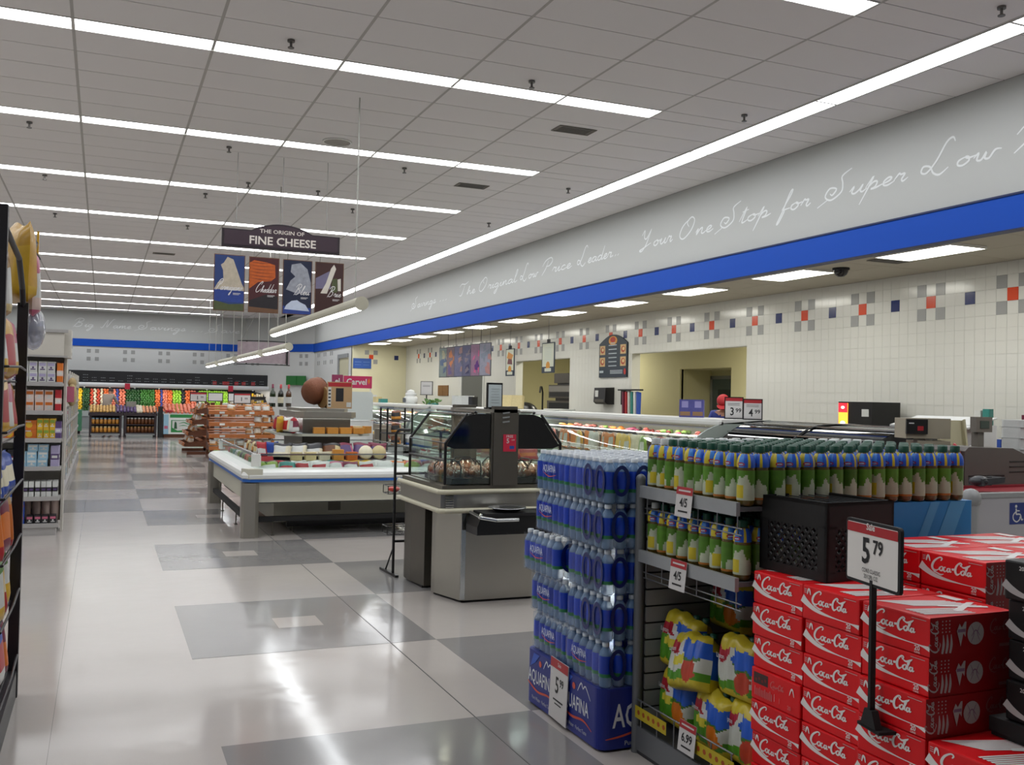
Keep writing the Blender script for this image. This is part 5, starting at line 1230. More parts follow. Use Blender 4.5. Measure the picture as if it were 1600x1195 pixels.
for ci, (a, b, l) in enumerate(CASES):
    n = int((b-a-.4)/.40)
    nm = ('first', 'second', 'third', 'last')[ci]
    for i in range(n):
        for j in range(2):
            if ci == 0 and j == 0: continue
            k, k2 = random.randrange(9), random.randrange(9)
            z = (.90, 1.147)[j]
            x = (5.0, 5.42)[j]
            put(platter(k, k2), 'food_platter', '%s platter, %s deli case %s, %s from near' % (FN[k], nm, 'deck' if j == 0 else 'glass shelf', ORD[i]), 'platter', x, a+.3+.40*i, z, 0, 0, 'platters in the deli cases')
    if ci:
        for i in range(n):
            k, k2 = random.randrange(9), random.randrange(9)
            put(platter(k, k2), 'food_platter', '%s platter, back of the %s deli case, %s from near' % (FN[k], nm, ORD[i]), 'platter', 5.42, a+.3+.40*i, .96, 0, 0, 'platters in the deli cases')
# price stands and boxes on top of the cases
def topsign(x, y, z, wd, hh, label, big, small=None, head=True, face='-X'):
    t = thing('price_sign', label, 'price sign', (x, y, z))
    t.rotation_euler = (0, 0, math.radians(-40))
    sub('frame', MB().box(-wd/2, -.008, .0, wd/2, .008, hh).box(-wd/2, -.05, 0, wd/2, .05, .01), mBlack, t)
    mb = MB(); M = wy(0, -.008, 0); mb.rect(-wd/2+.012, .012, wd/2-.012, hh-.012, M, 0)
    if head: mb.rect(-wd/2+.012, hh-.05, wd/2-.012, hh-.012, M, 1)
    if big: mb.text(big, -.02 if small else 0, hh*.32, hh*.5, M, 2, .02, .8)
    if small: mb.text(small, wd*.24, hh*.38, hh*.26, M, 2, .02)
    for i in range(2): mb.rect(-wd*.32, hh*(.62+.07*i), wd*.3, hh*(.64+.07*i), M, 2)
    sub('card_print', mb, [mat('sign white', ''), mat('sign red', ''), mat('ink black', '')], t); return t
topsign(5.75, 2.86, 1.401, .22, .26, 'framed sale card reading 3.99 on the first deli case, beside the worker', '3', '99')
topsign(5.75, 2.50, 1.401, .22, .24, 'framed sale card reading 4.99 at the end of the first deli case', '4', '99')
t = thing('display_box', 'blue and violet printed box pair standing on the first deli case', 'box', (5.62, 3.55, 1.401)); t.rotation_euler = (0, 0, -.7)
sub('box_body', MB().box(-.15, -.05, 0, .15, .05, .22), mat('box violet', '#4a4a8a', .45, noise=.3, nscale=14), t)
mb = MB(); M = wy(0, -.05, 0); mb.rect(-.14, .02, -.015, .07, M, 0); mb.rect(.015, .02, .14, .07, M, 0); mb.rect(-.12, .12, -.04, .2, M, 1); mb.rect(.04, .12, .12, .2, M, 1); sub('box_print', mb, [mat('print tan', '#8a6a4a', .5), mat('print lilac', '#8a86b8', .5)], t)
random.seed(8)
for i in range(6):
    put(block(.16, .12, .20+.02*(i % 2), 'white' if i else 'black'), 'cup_box', '%s box in the row on the second deli case, %s from the near end' % ('white printed' if i else 'black', ORD[i]), 'box', 5.75, 11.6+.2*i, 1.402, .3, 0, 'white boxes on the second deli case')
for i in range(2): put(block(.22, .10, .24, 'cream'), 'snack_box', 'tan picture box leaning on the second deli case, %s' % ('nearer' if i == 0 else 'farther'), 'box', 5.75, 9.35+.45*i, 1.402, -.8, -.15)
t = topsign(5.8, 14.8, 1.40, .30, .32, 'white card in a dark frame on a short post above the third deli case', None, None, False); t.location.z = 1.62
sub('post', MB().box(-.012, -.01, -.22, .012, .01, 0), mBlack, t)
rn = random.Random(2); lf = MB()
for q in range(26): lf.ball((rn.uniform(-.18,.18), rn.uniform(-.2,.2), rn.uniform(.02,.10)), (rn.uniform(.02,.07), rn.uniform(.02,.05), .015), 6, 4, 0, Euler((rn.uniform(-1,1), rn.uniform(-1,1), rn.uniform(0,3))).to_matrix())
put(lf.mesh('leaf_heap', [PAL['green']]), 'green_garland', 'heap of green leaves beside the framed card on the third deli case', 'garnish', 5.75, 14.2, 1.43)
t = thing('white_jar', 'white ribbed jar with two black panels on the third deli case', 'jar', (5.85, 16.2, 1.401)); sub('jar_body', MB().lathe([(.001,0),(.16,0),(.17,.08),(.16,.17),(.11,.19),(.14,.22),(.14,.25),(.09,.28),(.10,.31),(.04,.34),(.001,.35)], 16), mWhE, t); sub('panel', MB().box(-.18, -.09, .03, -.165, -.02, .14).box(-.18, .02, .03, -.165, .09, .14), mat('panel slate', '#4a5058', .5), t)
for i in range(7): put(block(.2, .25, .10+.05*(i % 3), ('teal', 'cream', 'white', 'orange', 'lime', 'pink', 'teal')[i]), 'bakery_box', '%s packet on top of the last deli case, %s from its near end' % (('teal', 'cream', 'white', 'orange', 'lime', 'pink', 'teal')[i], ORD[i]), 'box', 5.7, 18.2+.6*i, 1.402, .2*i, 0, 'packets on the last deli case')
fg = thing('wall_figurine', 'small pottery figurine at the far end of the deli line', 'figurine', (5.7, 22.3, 1.402)); sub('figurine_body', MB().lathe([(.001,0),(.1,0),(.08,.1),(.12,.2),(.05,.3),(.07,.36),(.001,.42)], 10), PAL['brown'], fg)
# front row: lower open cooler in front of the far deli cases (steel ends)
t = thing('open_cooler', 'long low steel cooler in front of the far deli cases', 'cooler', (3.95, 12.4, 0)); 
sub('cooler_body', MB().box(0, 0, .08, .62, 3.6, .62), mWhE, t); sub('cooler_top', MB().prism([(0,.62),(.0,.80),(.05,.80),(.05,.66),(.57,.66),(.57,.95),(.62,.95),(.62,.62)], 0, 3.6, 'y'), mSs, t); sub('end_post', MB().box(-.02, -.08, 0, .22, 0, .92), mSs, t); sub('end_post', MB().box(-.02, 3.6, 0, .22, 3.68, .92), mSs, t); sub('kick', MB().box(.05, .05, 0, .57, 3.55, .08), mBlackM, t); sub('slot', MB().box(-.006, .1, .3, 0, 3.5, .36), mSsD, t)
random.seed(77)
for i in range(8): put(bag(.3, .2, .14, ('white', ('red','green','yellow')[i % 3], 'ivory'), i+200), 'cooler_bag', 'bag in the low steel cooler, %s from its near end' % ORD[i], 'packet', 4.27, 12.7+.41*i, .665, PI/2+random.uniform(-.4, .4), -.5, 'bags in the low steel cooler')
# red packs of the bin behind the chicken case
t = thing('white_bin', 'white cooler bin with blue stripe behind the chicken case', 'cooler', (3.35, 4.3, 0)); sub('bin_body', MB().prism([(0,.3),(-.03,.5),(0,.76),(.1,.8),(.8,.8),(.8,.3)], 0, 3.2, 'y'), mWhE, t); sub('blue_stripe', MB().box(-.036, 0, .52, -.02, 3.2, .56), mStripe, t); sub('bin_base', MB().box(.1, .1, 0, .7, 3.1, .3), mSsD, t); sub('end_post', MB().box(.0, -.06, 0, .16, 0, .95), mSs, t); sub('glass_rail', MB().box(.06, .0, .8, .065, 3.2, .98), mGlass, t)
for i in range(10):
    for j in range(2): put(bag(.26, .16, .14, (('red','orange','red'),('orange','red','white'),('lime','white','green'))[(i > 5)*2 if j else i % 2], 300+i+10*j), 'red_bag', '%s bag in the white bin, %s from near, %s row' % ('red and orange' if not (j and i > 5) else 'green and white', ORD[i], 'front' if j == 0 else 'rear'), 'packet', 3.55+.3*j, 4.5+.29*i, .805, random.uniform(-.4, .4), -.3, 'bags in the white bin')
# FREE sign at the first case's far end
t = thing('red_sign', 'red card with white FREE 5 hung at the far end of the first deli case', 'sign', (5.1, 7.0, .98)); t.rotation_euler = (0, 0, -.7)
sub('card', MB().box(-.10, -.003, 0, .10, .003, .28), mat('sticker red', ''), t); mb = MB(); M = wy(0, -.003, 0); mb.text('FREE', 0, .245, .055, M, 0, .01); mb.text('5', -.04, .17, .10, M, 0, .02); mb.rect(0, .06, .07, .11, M, 1); sub('card_print', mb, [mat('sign white', ''), mat('sticker blue', '')], t)
# ---- hot case: black curved glass
t = thing('hot_case', 'black curved-glass hot food case at the near end of the deli', 'food case', (5.0, -.05, 0)); L = 2.25; t.scale = (1, 1, 1.055)
sub('base', MB().box(.1, 0, 0, 1.1, L, .88), mSsD, t); sub('deck', MB().box(.02, 0, .88, 1.15, L, .93), mSs, t)
C = catmull([(p[0], p[1], 0) for p in [(.03,.95),(.10,1.12),(.35,1.27),(.70,1.315),(1.1,1.30)]], 4); n = len(C)
g = MB().add([(c.x, y, c.y) for y in (.01, L-.01) for c in C], [(k, k+1, n+k+1, n+k) for k in range(n-1)], 0, True); sub('black_glass', g, mBlkG, t, 'curved black glass hood')
for y in (0, L-.02): sub('end_panel', MB().prism([(c.x, c.y) for c in C]+[(1.12, .93), (.03, .93)], y, y+.02, 'y'), mBlkG, t)
for c in (C[6], C[9], C[12]): sub('chrome_strip', MB().bar((c.x-.012, .0, c.y+.008), (c.x-.012, L, c.y+.008), .022, .012), mChr, t)
sub('seam', MB().tube([(c.x-.01, 1.1, c.y+.008) for c in C], .010, 5), mBlack, t)
sub('flap', MB().prism([(.75,1.33),(1.1,1.42),(1.1,1.43),(.75,1.345)], -.45, .45, 'y'), mat('paper white', '#c4c6c4', .6), t)
# ---- scale, label printer, register group
mBei = mat('machine beige', '#9b9482', .5); mBeiD = mat('machine taupe', '#6f6a62', .5); mLid2 = mat('lid cream', '#a7a184', .5)
sc = thing('deli_counter', 'grey service counter right of the hot case', 'counter', (4.75, -1.25, 0)); sub('counter_body', MB().box(.02, .02, 0, 1.28, 1.13, .96), mat('laminate grey', '#86878a', .5), sc); sub('counter_top', MB().box(0, 0, .96, 1.3, 1.15, 1.0), mat('counter red', '#8c1f2c', .4), sc)
t = thing('deli_scale', 'taupe deli scale with dark display beside the hot case', 'scale', (5.10, -.62, 1.001)); t.rotation_euler = (0, 0, -.35); t.scale = (.72, .8, .92)
sub('scale_body', MB().box(-.10, -.10, .0, .28, .16, .34).prism([(-.24,.36),(.28,.36),(.28,.54),(-.24,.54)], -.10, .16, 'y'), mBei, t); sub('display', MB().box(-.245, -.125, .40, .0, -.10, .53), mBlack, t); mb = MB(); M = wy(0, -.125, 0); mb.rect(-.12, .43, -.05, .47, M, 0); mb.rect(-.22, .49, -.16, .5, M, 1); sub('display_print', mb, [PAL['red'], PAL['white']], t)
sub('neck', MB().box(-.10, -.08, .12, .0, .0, .36), mBeiD, t); sub('pan', MB().box(-.36, -.14, .10, -.02, .14, .12), mSs, t); sub('receipt_slot', MB().box(-.14, -.14, .2, -.04, -.10, .28), mBlack, t)
t = thing('label_printer', 'cream machine with a raised hinged lid behind the grey register', 'machine', (5.52, -.60, 1.001)); t.rotation_euler = (0, 0, -.35); t.scale = (.8, .8, .95)
sub('machine_body', MB().box(-.14, -.12, 0, .16, .16, .28), mBei, t); l_ = MB().box(-.15, -.015, 0, .14, .015, .25).box(-.15, -.06, 0, -.13, .0, .25).box(.12, -.06, 0, .14, .0, .25); o = sub('hinged_lid', l_, mLid2, t, None, (0, .10, .26)); o.rotation_euler = (-.25, 0, 0); sub('paper_tray', MB().prism([(-.2,.2),(.12,.28),(.12,.30),(-.2,.22)], -.2, -.1, 'y'), mat('paper white', ''), t); sub('cable', MB().tube([(-.16, 0, .1), (-.2, 0, .25), (-.24, -.02, .32), (-.28, -.04, .25), (-.28, -.04, 0)], .008), mBlack, t)
t = thing('cash_register', 'dark taupe register body with vents on the red counter', 'register', (5.14, -1.16, 1.001)); t.rotation_euler = (0, 0, .05)
sub('register_body', MB().prism([(-.24,0),(.52,0),(.54,.20),(.30,.28),(-.2,.29),(-.24,.26)], -.06, .40, 'y'), mat('register taupe', '#55524e', .5), t)
for i in range(3): sub('vent_slot', MB().box(.26, -.063, .09+.04*i, .46, -.058, .10+.04*i), mBlack, t)
sub('drawer_line', MB().box(-.2, -.064, .06, .2, -.058, .075), mBlack, t); sub('screen_post', MB().box(.10, .1, .28, .17, .16, .42).box(.06, .08, .40, .24, .14, .52), mBeiD, t); sub('screen', MB().box(.10, .075, .43, .20, .08, .49), mat('screen green', '#3a4a42', .3), t)
t = thing('wipes_tub', 'white tub with red lid flipped open on the red counter', 'tub', (4.83, -1.17, 1.001)); sub('tub', MB().lathe([(.001,0),(.065,0),(.065,.17),(.001,.17)], 14), mWhE, t); sub('lid', MB().lathe([(.068,.165),(.068,.20),(.05,.22),(.001,.225)], 14), PAL['red'], t); l_ = MB().lathe([(.001,0),(.05,.0),(.05,.012),(.001,.014)], 12); o = sub('flip_lid', l_, PAL['red'], t, None, (.05, 0, .27)); o.rotation_euler = (0, 1.1, -.6)
sub('tub_label', MB().lathe([(.0665,.11),(.0665,.14)], 14), PAL['red'], t)
t = thing('red_canister', 'small red canister half hidden behind the tea bottles', 'canister', (4.95, -1.02, 1.001)); 
t.location = (4.80, -.98, 1.001); sub('can', MB().lathe([(.001,0),(.04,0),(.04,.2),(.02,.23),(.001,.235)], 12), PAL['red'], t); sub('can_cap', MB().lathe([(.025,.22),(.025,.25),(.001,.25)], 8), PAL['white'], t)
ck = thing('checkout_divider', 'grey checkout divider panel with rounded end and blue accessibility sticker', 'divider', (4.30, -1.80, 0))
sub('panel', MB().prism([(.06,0),(2.2,0),(2.2,.985),(.06,.985),(.02,.95)], 0, .06, 'y'), mat('divider grey', '#a09fa3', .5), ck); sub('end_cap', MB().cyl((.06, .03, 0), (.06, .03, .97), .05, n=12).ball((.06, .03, .97), .07), mat('cap grey', '#8d8f90', .4), ck); sub('top_rail', MB().bar((.06, .03, .99), (2.2, .03, .99), .07, .03), mat('cap grey', ''), ck)
mb = MB(); M = wy(.47, 0, .86); mb.rect(-.075, -.075, .075, .075, M, 0)
mb.disc(-.012, .05, .011, M, 1, 10); mb.stroke([(-.012,.035),(-.010,-.008)], .012, M, 1, thin=1); mb.stroke([(-.010,-.006),(.028,-.008),(.042,-.045),(.056,-.04)], .010, M, 1, n=4, thin=1); mb.stroke([(-.011,.02),(.022,.018)], .008, M, 1, thin=1)
mb.stroke([(-.016,.012),(-.04,-.012),(-.036,-.042),(-.006,-.058),(.022,-.042),(.026,-.022)], .009, M, 1, n=5, thin=1)
sub('accessibility_sticker', mb, [mat('sticker navy', '#142a6e', .5), PAL['white']], ck, 'blue square with a white wheelchair symbol')
t = thing('card_reader', 'dark grey card terminal on a short post over the divider', 'terminal', (4.72, -1.62, 1.0)); sub('terminal', MB().prism([(-.10,.0),(.12,.02),(.13,.06),(-.10,.05)], -.06, .06, 'y').ball((-.06, 0, .03), (.07, .07, .04)), mat('terminal grey', '#2e3136', .4), t); sub('post', MB().cyl((.02, 0, -.40), (.02, 0, .01), .025, n=10), mBlackM, t)
t.location = (4.74, -1.56, 1.035)
cs = thing('checkout_counter', 'red-topped checkout counter behind the grey divider', 'counter', (4.5, -1.70, 0)); sub('counter_top', MB().box(.0, 0, .94, 2, .42, .985), mat('counter red', ''), cs); sub('counter_body', MB().box(.05, .03, 0, 1.95, .40, .94), mat('laminate grey', ''), cs)
t.location.z = .986; bpy.data.objects.remove([c for c in t.children if c.name.startswith('post')][0]); sub('post', MB().cyl((.02, 0, 0), (.02, 0, .06), .03, n=10), mBlackM, t); t.children[0].location.z = .05
for c in t.children:
    if c.name.startswith('terminal'): c.location.z = .05
fc = thing('foam_cup_stack', 'tall white wrapped stack of foam trays at the right edge', 'tray stack', (5.80, -.98, 1.001)); sub('wrapped_stack', MB().rprism(-.11, -.11, .19, .11, 0, .50, .04), mat('foam white', '#c9cccb', .5, noise=.1, nscale=9), fc)
for i in range(5): sub('fold', MB().box(-.112, -.112, .08+.09*i, .192, .112, .084+.09*i), mat('foam fold', '#b2b6b6', .5), fc)
fc2 = thing('foam_cup_stack', 'lower white wrapped stack beside the tall foam stack', 'tray stack', (5.92, -.45, 1.001)); sub('wrapped_stack', MB().rprism(-.1, -.12, .12, .12, 0, .44, .04), mat('foam white', ''), fc2)
# ---- back counter, soda machine, supplies
bcn = thing('back_counter', 'long steel counter along the tiled deli wall', 'counter', (8.45, -2.0, 0)); sub('counter_top', MB().box(0, 0, .9, .62, 29.0, .94), mSs, bcn); sub('cabinet', MB().box(.06, .02, 0, .62, 28.98, .9), mCt, bcn)
sm = thing('soda_machine', 'black drink machine with a lit picture panel against the tiled wall', 'drink machine', (8.47, 3.50, .941)); 
sub('cabinet', MB().prism([(.04,0),(.0,.2),(.0,.70),(.5,.70),(.5,0)], 0, .65, 'y'), mBlack, sm); sub('picture_panel', MB().box(-.006, .46, .14, .0, .64, .68), mat('lit picture', '#e8862a', .4, emit=2.2), sm)
mb = MB(1.5e-3); M = wx(-.006, .55, 0, .002); mb.rect(-.09, .55, .09, .68, M, 0); mb.disc(0, .40, .05, M, 1, 12, .03); mb.flat([(-.09,.14),(.09,.14),(.09,.30),(.0,.34),(-.09,.26)], M, 2); mb.disc(.0, .62, .035, M, 1, 10, .02)
sub('picture', mb, [mat('lit red', '#c81e2c', .4, emit=1.5), mat('lit cream', '#fff0d0', .4, emit=2.5), mat('lit brown', '#5a2a18', .5, emit=.5)], sm); sub('service_label', MB().box(-.006, .06, .50, 0, .19, .60), PAL['white'], sm); sub('door_line', MB().box(-.004, .02, .33, 0, .2, .337), mSsD, sm); sub('red_strip', MB().box(-.004, .58, .15, 0, .60, .65), PAL['wine'], sm)
random.seed(14)
for i, (y, z, m, h_) in enumerate([(2.1,.941,'blue',.3),(2.0,.941,'white',.62),(1.88,.941,'teal',.64),(1.72,.941,'blue',.28),(1.55,.941,'violet',.36),(1.35,.941,'wine',.58),(1.1,.941,'white',.6),(.9,.941,'violet',.62)]):
    put(block(.1, .09, h_, m), 'supply_box', '%s carton on the back counter right of the drink machine, %s from it' % (m, ORD[i]), 'box', 8.75, y, z, .1*i, 0, 'cartons on the back counter')
t = thing('towel_dispenser', 'black paper towel dispenser on the white tiled wall', 'dispenser', (XW-.001, 12.05, 1.5)); sub('dispenser_body', MB().prism([(-.24,.05),(-.22,.36),(0,.37),(0,0),(-.18,0)], -.26, .26, 'y'), mBlack, t); sub('label', MB().box(-.235, .06, .16, -.225, .2, .30), PAL['white'], t); sub('window', MB().box(-.24, -.2, .05, -.232, .2, .11), mSsD, t)
t = thing('brush_rack', 'wall rack of upright red, white and blue handled tools', 'rack', (XW-.002, 11.0, 1.40)); sub('rail', MB().box(-.12, -.42, .40, -.0, .44, .43).box(-.02, .30, .1, 0, .48, .42), mBlackM, t)
for i in range(6): sub('tool', MB().prism([(-.08,-.15),(-.02,-.15),(-.01,.36),(-.09,.38)], -.36+.12*i, -.29+.12*i, 'y'), PAL[('blue','white','teal','white','red','wine')[i]], t)
mb_ = thing('menu_board', 'dark arched menu board with food pictures on the tiled wall', 'menu board', (XW-.003, 11.83, 2.09))
P = [(-.62, 0), (.62, 0), (.62, .74)]+[(.62-1.24*k/12, .74+.19*math.sin(PI*k/12)) for k in range(1, 12)]+[(-.62, .74)]
sub('board', MB().prism(P, -.04, -.008, 'x'), mat('board navy', '#1d2b3a', .5), mb_)
mb = MB(2e-4); M = wx(-.04, 0, 0); mb.disc(0, .80, .19, M, 0, 18, .1); mb.disc(0, .82, .12, M, 1, 14, .06); mb.rect(-.1, .735, .1, .755, M, 2)
for a, b in ((-.58, .50), (-.58, .24), (.34, .50), (.34, .24)):
    mb.rect(a, b, a+.24, b+.2, M, 3); mb.disc(a+.12, b+.1, .09, M, 4, 10, .07); mb.disc(a+.13, b+.11, .05, M, 5, 8, .04)
for i in range(6): mb.rect(-.18, .24+.09*i, .18, .26+.09*i, M, 2)
for i in range(3): mb.rect(-.1, .08+.03*i, .45, .095+.03*i, M, 2)
mb.disc(.55, .12, .05, M, 1, 10, .07); mb.rect(-.58, .1, -.40, .15, M, 2)
sub('board_print', mb, [mat('print gold', '#c98a2a', .5), mat('print red2', '#a8281e', .5), mat('print pale', '#aab4bc', .5), mat('print food tan', '#c0a070', .5), mat('print food red', '#9a3a20', .5), mat('print food cream', '#d0b880', .5)], mb_)
# ovens behind the second opening
ov = thing('double_oven', 'dark stainless double oven seen through the wall opening', 'oven', (9.5, 14.2, 0)); sub('oven_body', MB().box(0, 0, .9, .9, 1.9, 1.55).box(-.05, .0, 1.62, .9, 1.7, 1.95).box(.1, .1, 2.0, .9, 1.7, 2.25), mSsD, ov); sub('oven_stand', MB().box(.05, .05, 0, .85, 1.85, .9), mBlackM, ov); sub('oven_door', MB().box(-.02, .1, 1.0, 0, 1.75, 1.5), mBlackM, ov); sub('oven_front', MB().box(-.07, .05, 1.78, -.05, 1.65, 1.92), mSs, ov); sub('oven_slot', MB().box(-.075, .1, 1.66, -.05, 1.6, 1.76), mBlack, ov); sub('link_band', MB().box(.1, .1, 1.55, .8, 1.6, 1.62).box(.15, .15, 1.95, .85, 1.6, 2.0), mBlack, ov)
t = thing('faucet_sink', 'steel sink with a tall goose-neck faucet in the oven room', 'sink', (9.45, 16.3, 0)); sub('sink_body', MB().box(0, 0, 0, .5, .8, .95), mSsD, t); sub('faucet', MB().tube([(.2, .4, .95), (.2, .4, 1.75), (.15, .35, 1.9), (.08, .28, 1.9), (.05, .25, 1.75)], .025), mBlack, t)
t = thing('slicer_machine', 'white slicing machine with grey base on the back counter', 'slicer', (8.5, 13.3, .941)); sub('slicer_body', MB().rprism(0, 0, .45, .9, 0, .42, .08), mWhE, t); sub('slicer_panel', MB().box(-.01, .55, .1, 0, .85, .3), mBlack, t); sub('slicer_knob', MB().cyl((-.03, .2, .25), (0, .2, .25), .06, n=10), mBlackM, t)
t = thing('black_mixer', 'dark rounded machine on the back counter by the opening', 'machine', (8.5, 15.4, .941)); sub('machine_body', MB().ball((.3, .5, .28), (.28, .55, .28), 12, 8).box(.05, .0, 0, .55, 1.1, .08), mBlack, t)
t = thing('wall_panel', 'dark grey recessed panel in the deli wall past the openings', 'panel', (XW-.002, 20.5, 1.2)); sub('panel', MB().box(-.02, -.9, 0, -.006, .9, 1.35), mat('panel grey', '#5a5c56', .6), t); sub('frame', MB().box(-.05, -.95, -.02, -.006, -.9, 1.4).box(-.05, .9, -.02, -.006, .95, 1.4).box(-.05, -.9, 1.35, -.006, .9, 1.4), mWhE, t)
t = thing('knife_board', 'brown wooden board hung on the cream deli wall', 'board', (XW-.002, 23.2, 1.62)); sub('board', MB().box(-.03, -.5, 0, -.006, .0, .34).box(-.03, .02, 0, -.006, .5, .34), mat('board brown', '#7a5424', .6, noise=.3, nscale=10), t)
t = thing('blue_gloves', 'bright blue gloves lying on the far back counter', 'gloves', (8.7, 23.2, .941))
sub('glove', MB().ball((0, .2, .45), (.1, .3, .1), 10, 6).ball((0, -.3, .4), (.1, .3, .08), 10, 6), PAL['teal'], t); sub('glove_box', MB().box(-.1, -.3, 0, .15, .4, .36), mWhE, t)
# ---- hanging posters and banners
HZ = ZS
cols6 = [('#7d8a86', '#a8a48a', '#5a6a86'), ('#7a6a72', '#c07a50', '#6a5a86'), ('#6a6a86', '#9a7a78', '#5a5a6e'), ('#5a5a76', '#7a707a', '#3a3a5e'), ('#8a6a82', '#c05a86', '#5a2a76'), ('#8a8a9a', '#7a8290', '#a87a78')]
for i, (a, b, c) in enumerate(cols6):
    y = 18.55-.62*i
    t = thing('hanging_poster', 'photo poster hung over the deli line, %s of six from the far end' % ORD[i], 'poster', (7.5, y, 2.12), 0, 'six posters over the deli line')
    t.rotation_euler = (0, 0, math.radians(12))
    sub('panel', MB().box(-.008, -.26, 0, .008, .26, .82), mat('poster edge', '#4a4c50', .5), t)
    mb = MB(3e-4); M = wx(-.008, 0, 0); rn = random.Random(i)
    mb.rect(-.24, .02, .24, .80, M, 0)
    for q in range(9): u, v = rn.uniform(-.18, .14), rn.uniform(.05, .62); mb.flat([(u, v), (u+rn.uniform(.05,.2), v+rn.uniform(-.05,.1)), (min(.235, u+rn.uniform(.08,.2)), v+rn.uniform(.1,.2)), (u+rn.uniform(-.05,.05), v+rn.uniform(.08,.15))], M, 1+q % 2)
    sub('poster_print', mb, [mat('poster %d%s' % (i, k_), h_, .5, noise=.2, nscale=12) for k_, h_ in zip('abc', (a, b, c))], t)
    for yy in (-.2, .2): sub('hang_rod', MB().cyl((0, yy, .82), (0, yy, HZ-2.12+.02), .004, n=5), mBlackM, t)
for (y, wd, z0, z1, lab, kind) in ((13.87, .5, 2.10, 2.73, 'tall food picture banner hung over the deli, left of the two', 0), (11.8, .62, 2.14, 2.78, 'tall white text banner with a gold crest hung over the deli', 1)):
    t = thing('hanging_banner', lab, 'banner', (7.5, y, z0)); h_ = z1-z0
    sub('panel', MB().box(-.008, -wd/2, 0, .008, wd/2, h_), mat('board navy', ''), t); mb = MB(2e-4); M = wx(-.008, 0, 0)
    mb.rect(-wd/2+.03, .13, wd/2-.03, h_-.02, M, 0); mb.disc(0, .15, .10, M, 1, 14, .09); mb.rect(-.16, .03, .16, .1, M, 0)
    if kind == 0: mb.flat([(-.18,.42),(.1,.36),(.2,.48),(-.1,.56)], M, 2); mb.flat([(-.15,.28),(.15,.26),(.12,.38),(-.1,.4)], M, 3)
    else:
        for i in range(8): mb.rect(-.16, .28+.035*i, .16, .287+.035*i, M, 4)
    sub('banner_print', mb, [mat('banner pale', '#c6c9b4', .5), mat('print gold', ''), mat('banner orange', '#c0823a', .5), mat('banner maroon', '#6a3a3a', .5), mat('card line', '')], t)
    sub('hang_clip', MB().box(-.01, -.06, h_, .01, .06, h_+.07), mBlackM, t); sub('hang_rod', MB().cyl((0, 0, h_+.07), (0, 0, HZ-z0+.02), .005, n=5), mBlackM, t)
t = thing('wall_sign', 'blue wall sign with pale lettering on the cream deli end wall', 'sign', (7.45, 27.49, 2.55)); sub('board', MB().box(-.33, -.02, 0, .33, 0, .36), mat('sign blue', '#1f4fa2', .5), t); mb = MB(5e-4); M = wy(0, -.02, 0); mb.rect(-.28, .22, -.03, .235, M, 0); mb.rect(.03, .22, .28, .235, M, 0); mb.rect(-.28, .12, -.05, .13, M, 0); mb.rect(.03, .12, .25, .13, M, 0); sub('lettering', mb, mat('sign pale blue', '#6a90c8', .5), t)
# ---- ice cream cake stand
t = thing('ice_cream_stand', 'white rounded panel stand with pink header sign in white lettering', 'display stand', (3.50, 12.2, 0))
sub('cooler_body', MB().box(-.36, .03, 0, .36, .5, 1.08), mWhE, t); sub('white_panel', MB().prism([(x*1.0, z) for x, z in rr(-.34, 1.09, .34, 1.655, .07)], .0, .03, 'y'), mat('panel white', '#ccd4d2', .4), t)
sub('header', MB().box(-.26, .0, 1.725, .31, .02, 1.965), mat('header pink', '#c22a5e', .5), t); sub('side_header', MB().box(-.50, -.02, 1.735, -.28, 0, 1.98), mat('header plum', '#8f2f58', .5), t)
for x in (-.25, .29): sub('header_post', MB().box(x-.01, .02, 1.05, x+.01, .04, 1.95), mHouse, t)
mb = MB(3e-4); M = wy(0, 0, 0); mb.text('Carvel', .0, 1.845, .165, M, 0, .02, .95); mb.flat([(.22,1.86),(.25,1.93),(.27,1.86),(.245,1.80)], M, 1); M3 = wy(0, -.02, 0); mb.text('el', -.39, 1.855, .14, M3, 0, .02); sub('lettering', mb, [PAL['white'], PAL['orange']], t)
t = thing('wire_rack', 'black wire shelf rack between the cheese island and the deli', 'rack', (3.98, 11.6, 0))
for x, y in ((0,0), (.5,0), (0,.5), (.5,.5)): sub('upright', MB().cyl((x, y, 0), (x, y, 1.35), .02, n=6), mBlack, t)
for z in (.3, .6, .85, 1.1):
    m = MB()
    for k in range(5): m.cyl((0, .125*k, z), (.5, .125*k, z), .008, n=4)
    m.tube([(0,0,z),(.5,0,z),(.5,.5,z),(0,.5,z),(0,0,z)], .010, 5); sub('wire_shelf', m, mBlack, t)
for i in range(3): put(bag(.22, .18, .14, ('brown', 'black', 'gold'), 500+i), 'rack_pack', 'dark brown pack on the black wire rack, %s shelf from the top' % ORD[i], 'packet', 4.21, 11.8, [1.112, .862, .612][i], .3)
# ================================================================ LEFT GONDOLA WITH END DISPLAY
mGon = mat('gondola cream', '#c3bfb6', .5); mGonE = mat('gondola edge', '#a7a5a4', .45, .2)
gd = thing('gondola_end', 'cream end display of boxed goods at the head of the left aisle shelf', 'shelf unit', (-2.50, 4.95, 0))
SZ = [.12, .41, .735, 1.04, 1.34, 1.65]
sub('base', MB().box(0, .0, 0, .93, .6, .10), mGonE, gd); sub('back_panel', MB().box(.0, .52, .1, .98, .56, 2.24), mGon, gd)
for z in SZ: sub('shelf', MB().box(.02, .0, z-.03, .96-.03*(z < .2), .52, z).box(.02, -.012, z-.035, .96, 0, z+.012), mGonE, gd)
sub('side_panel', MB().box(.96, .3, .0, .985, .56, 2.24), mGon, gd); sub('header', MB().box(.0, .02, 1.94, .96, .5, 2.22).box(.96, .10, 1.93, 1.03, .5, 2.24), mGon, gd)
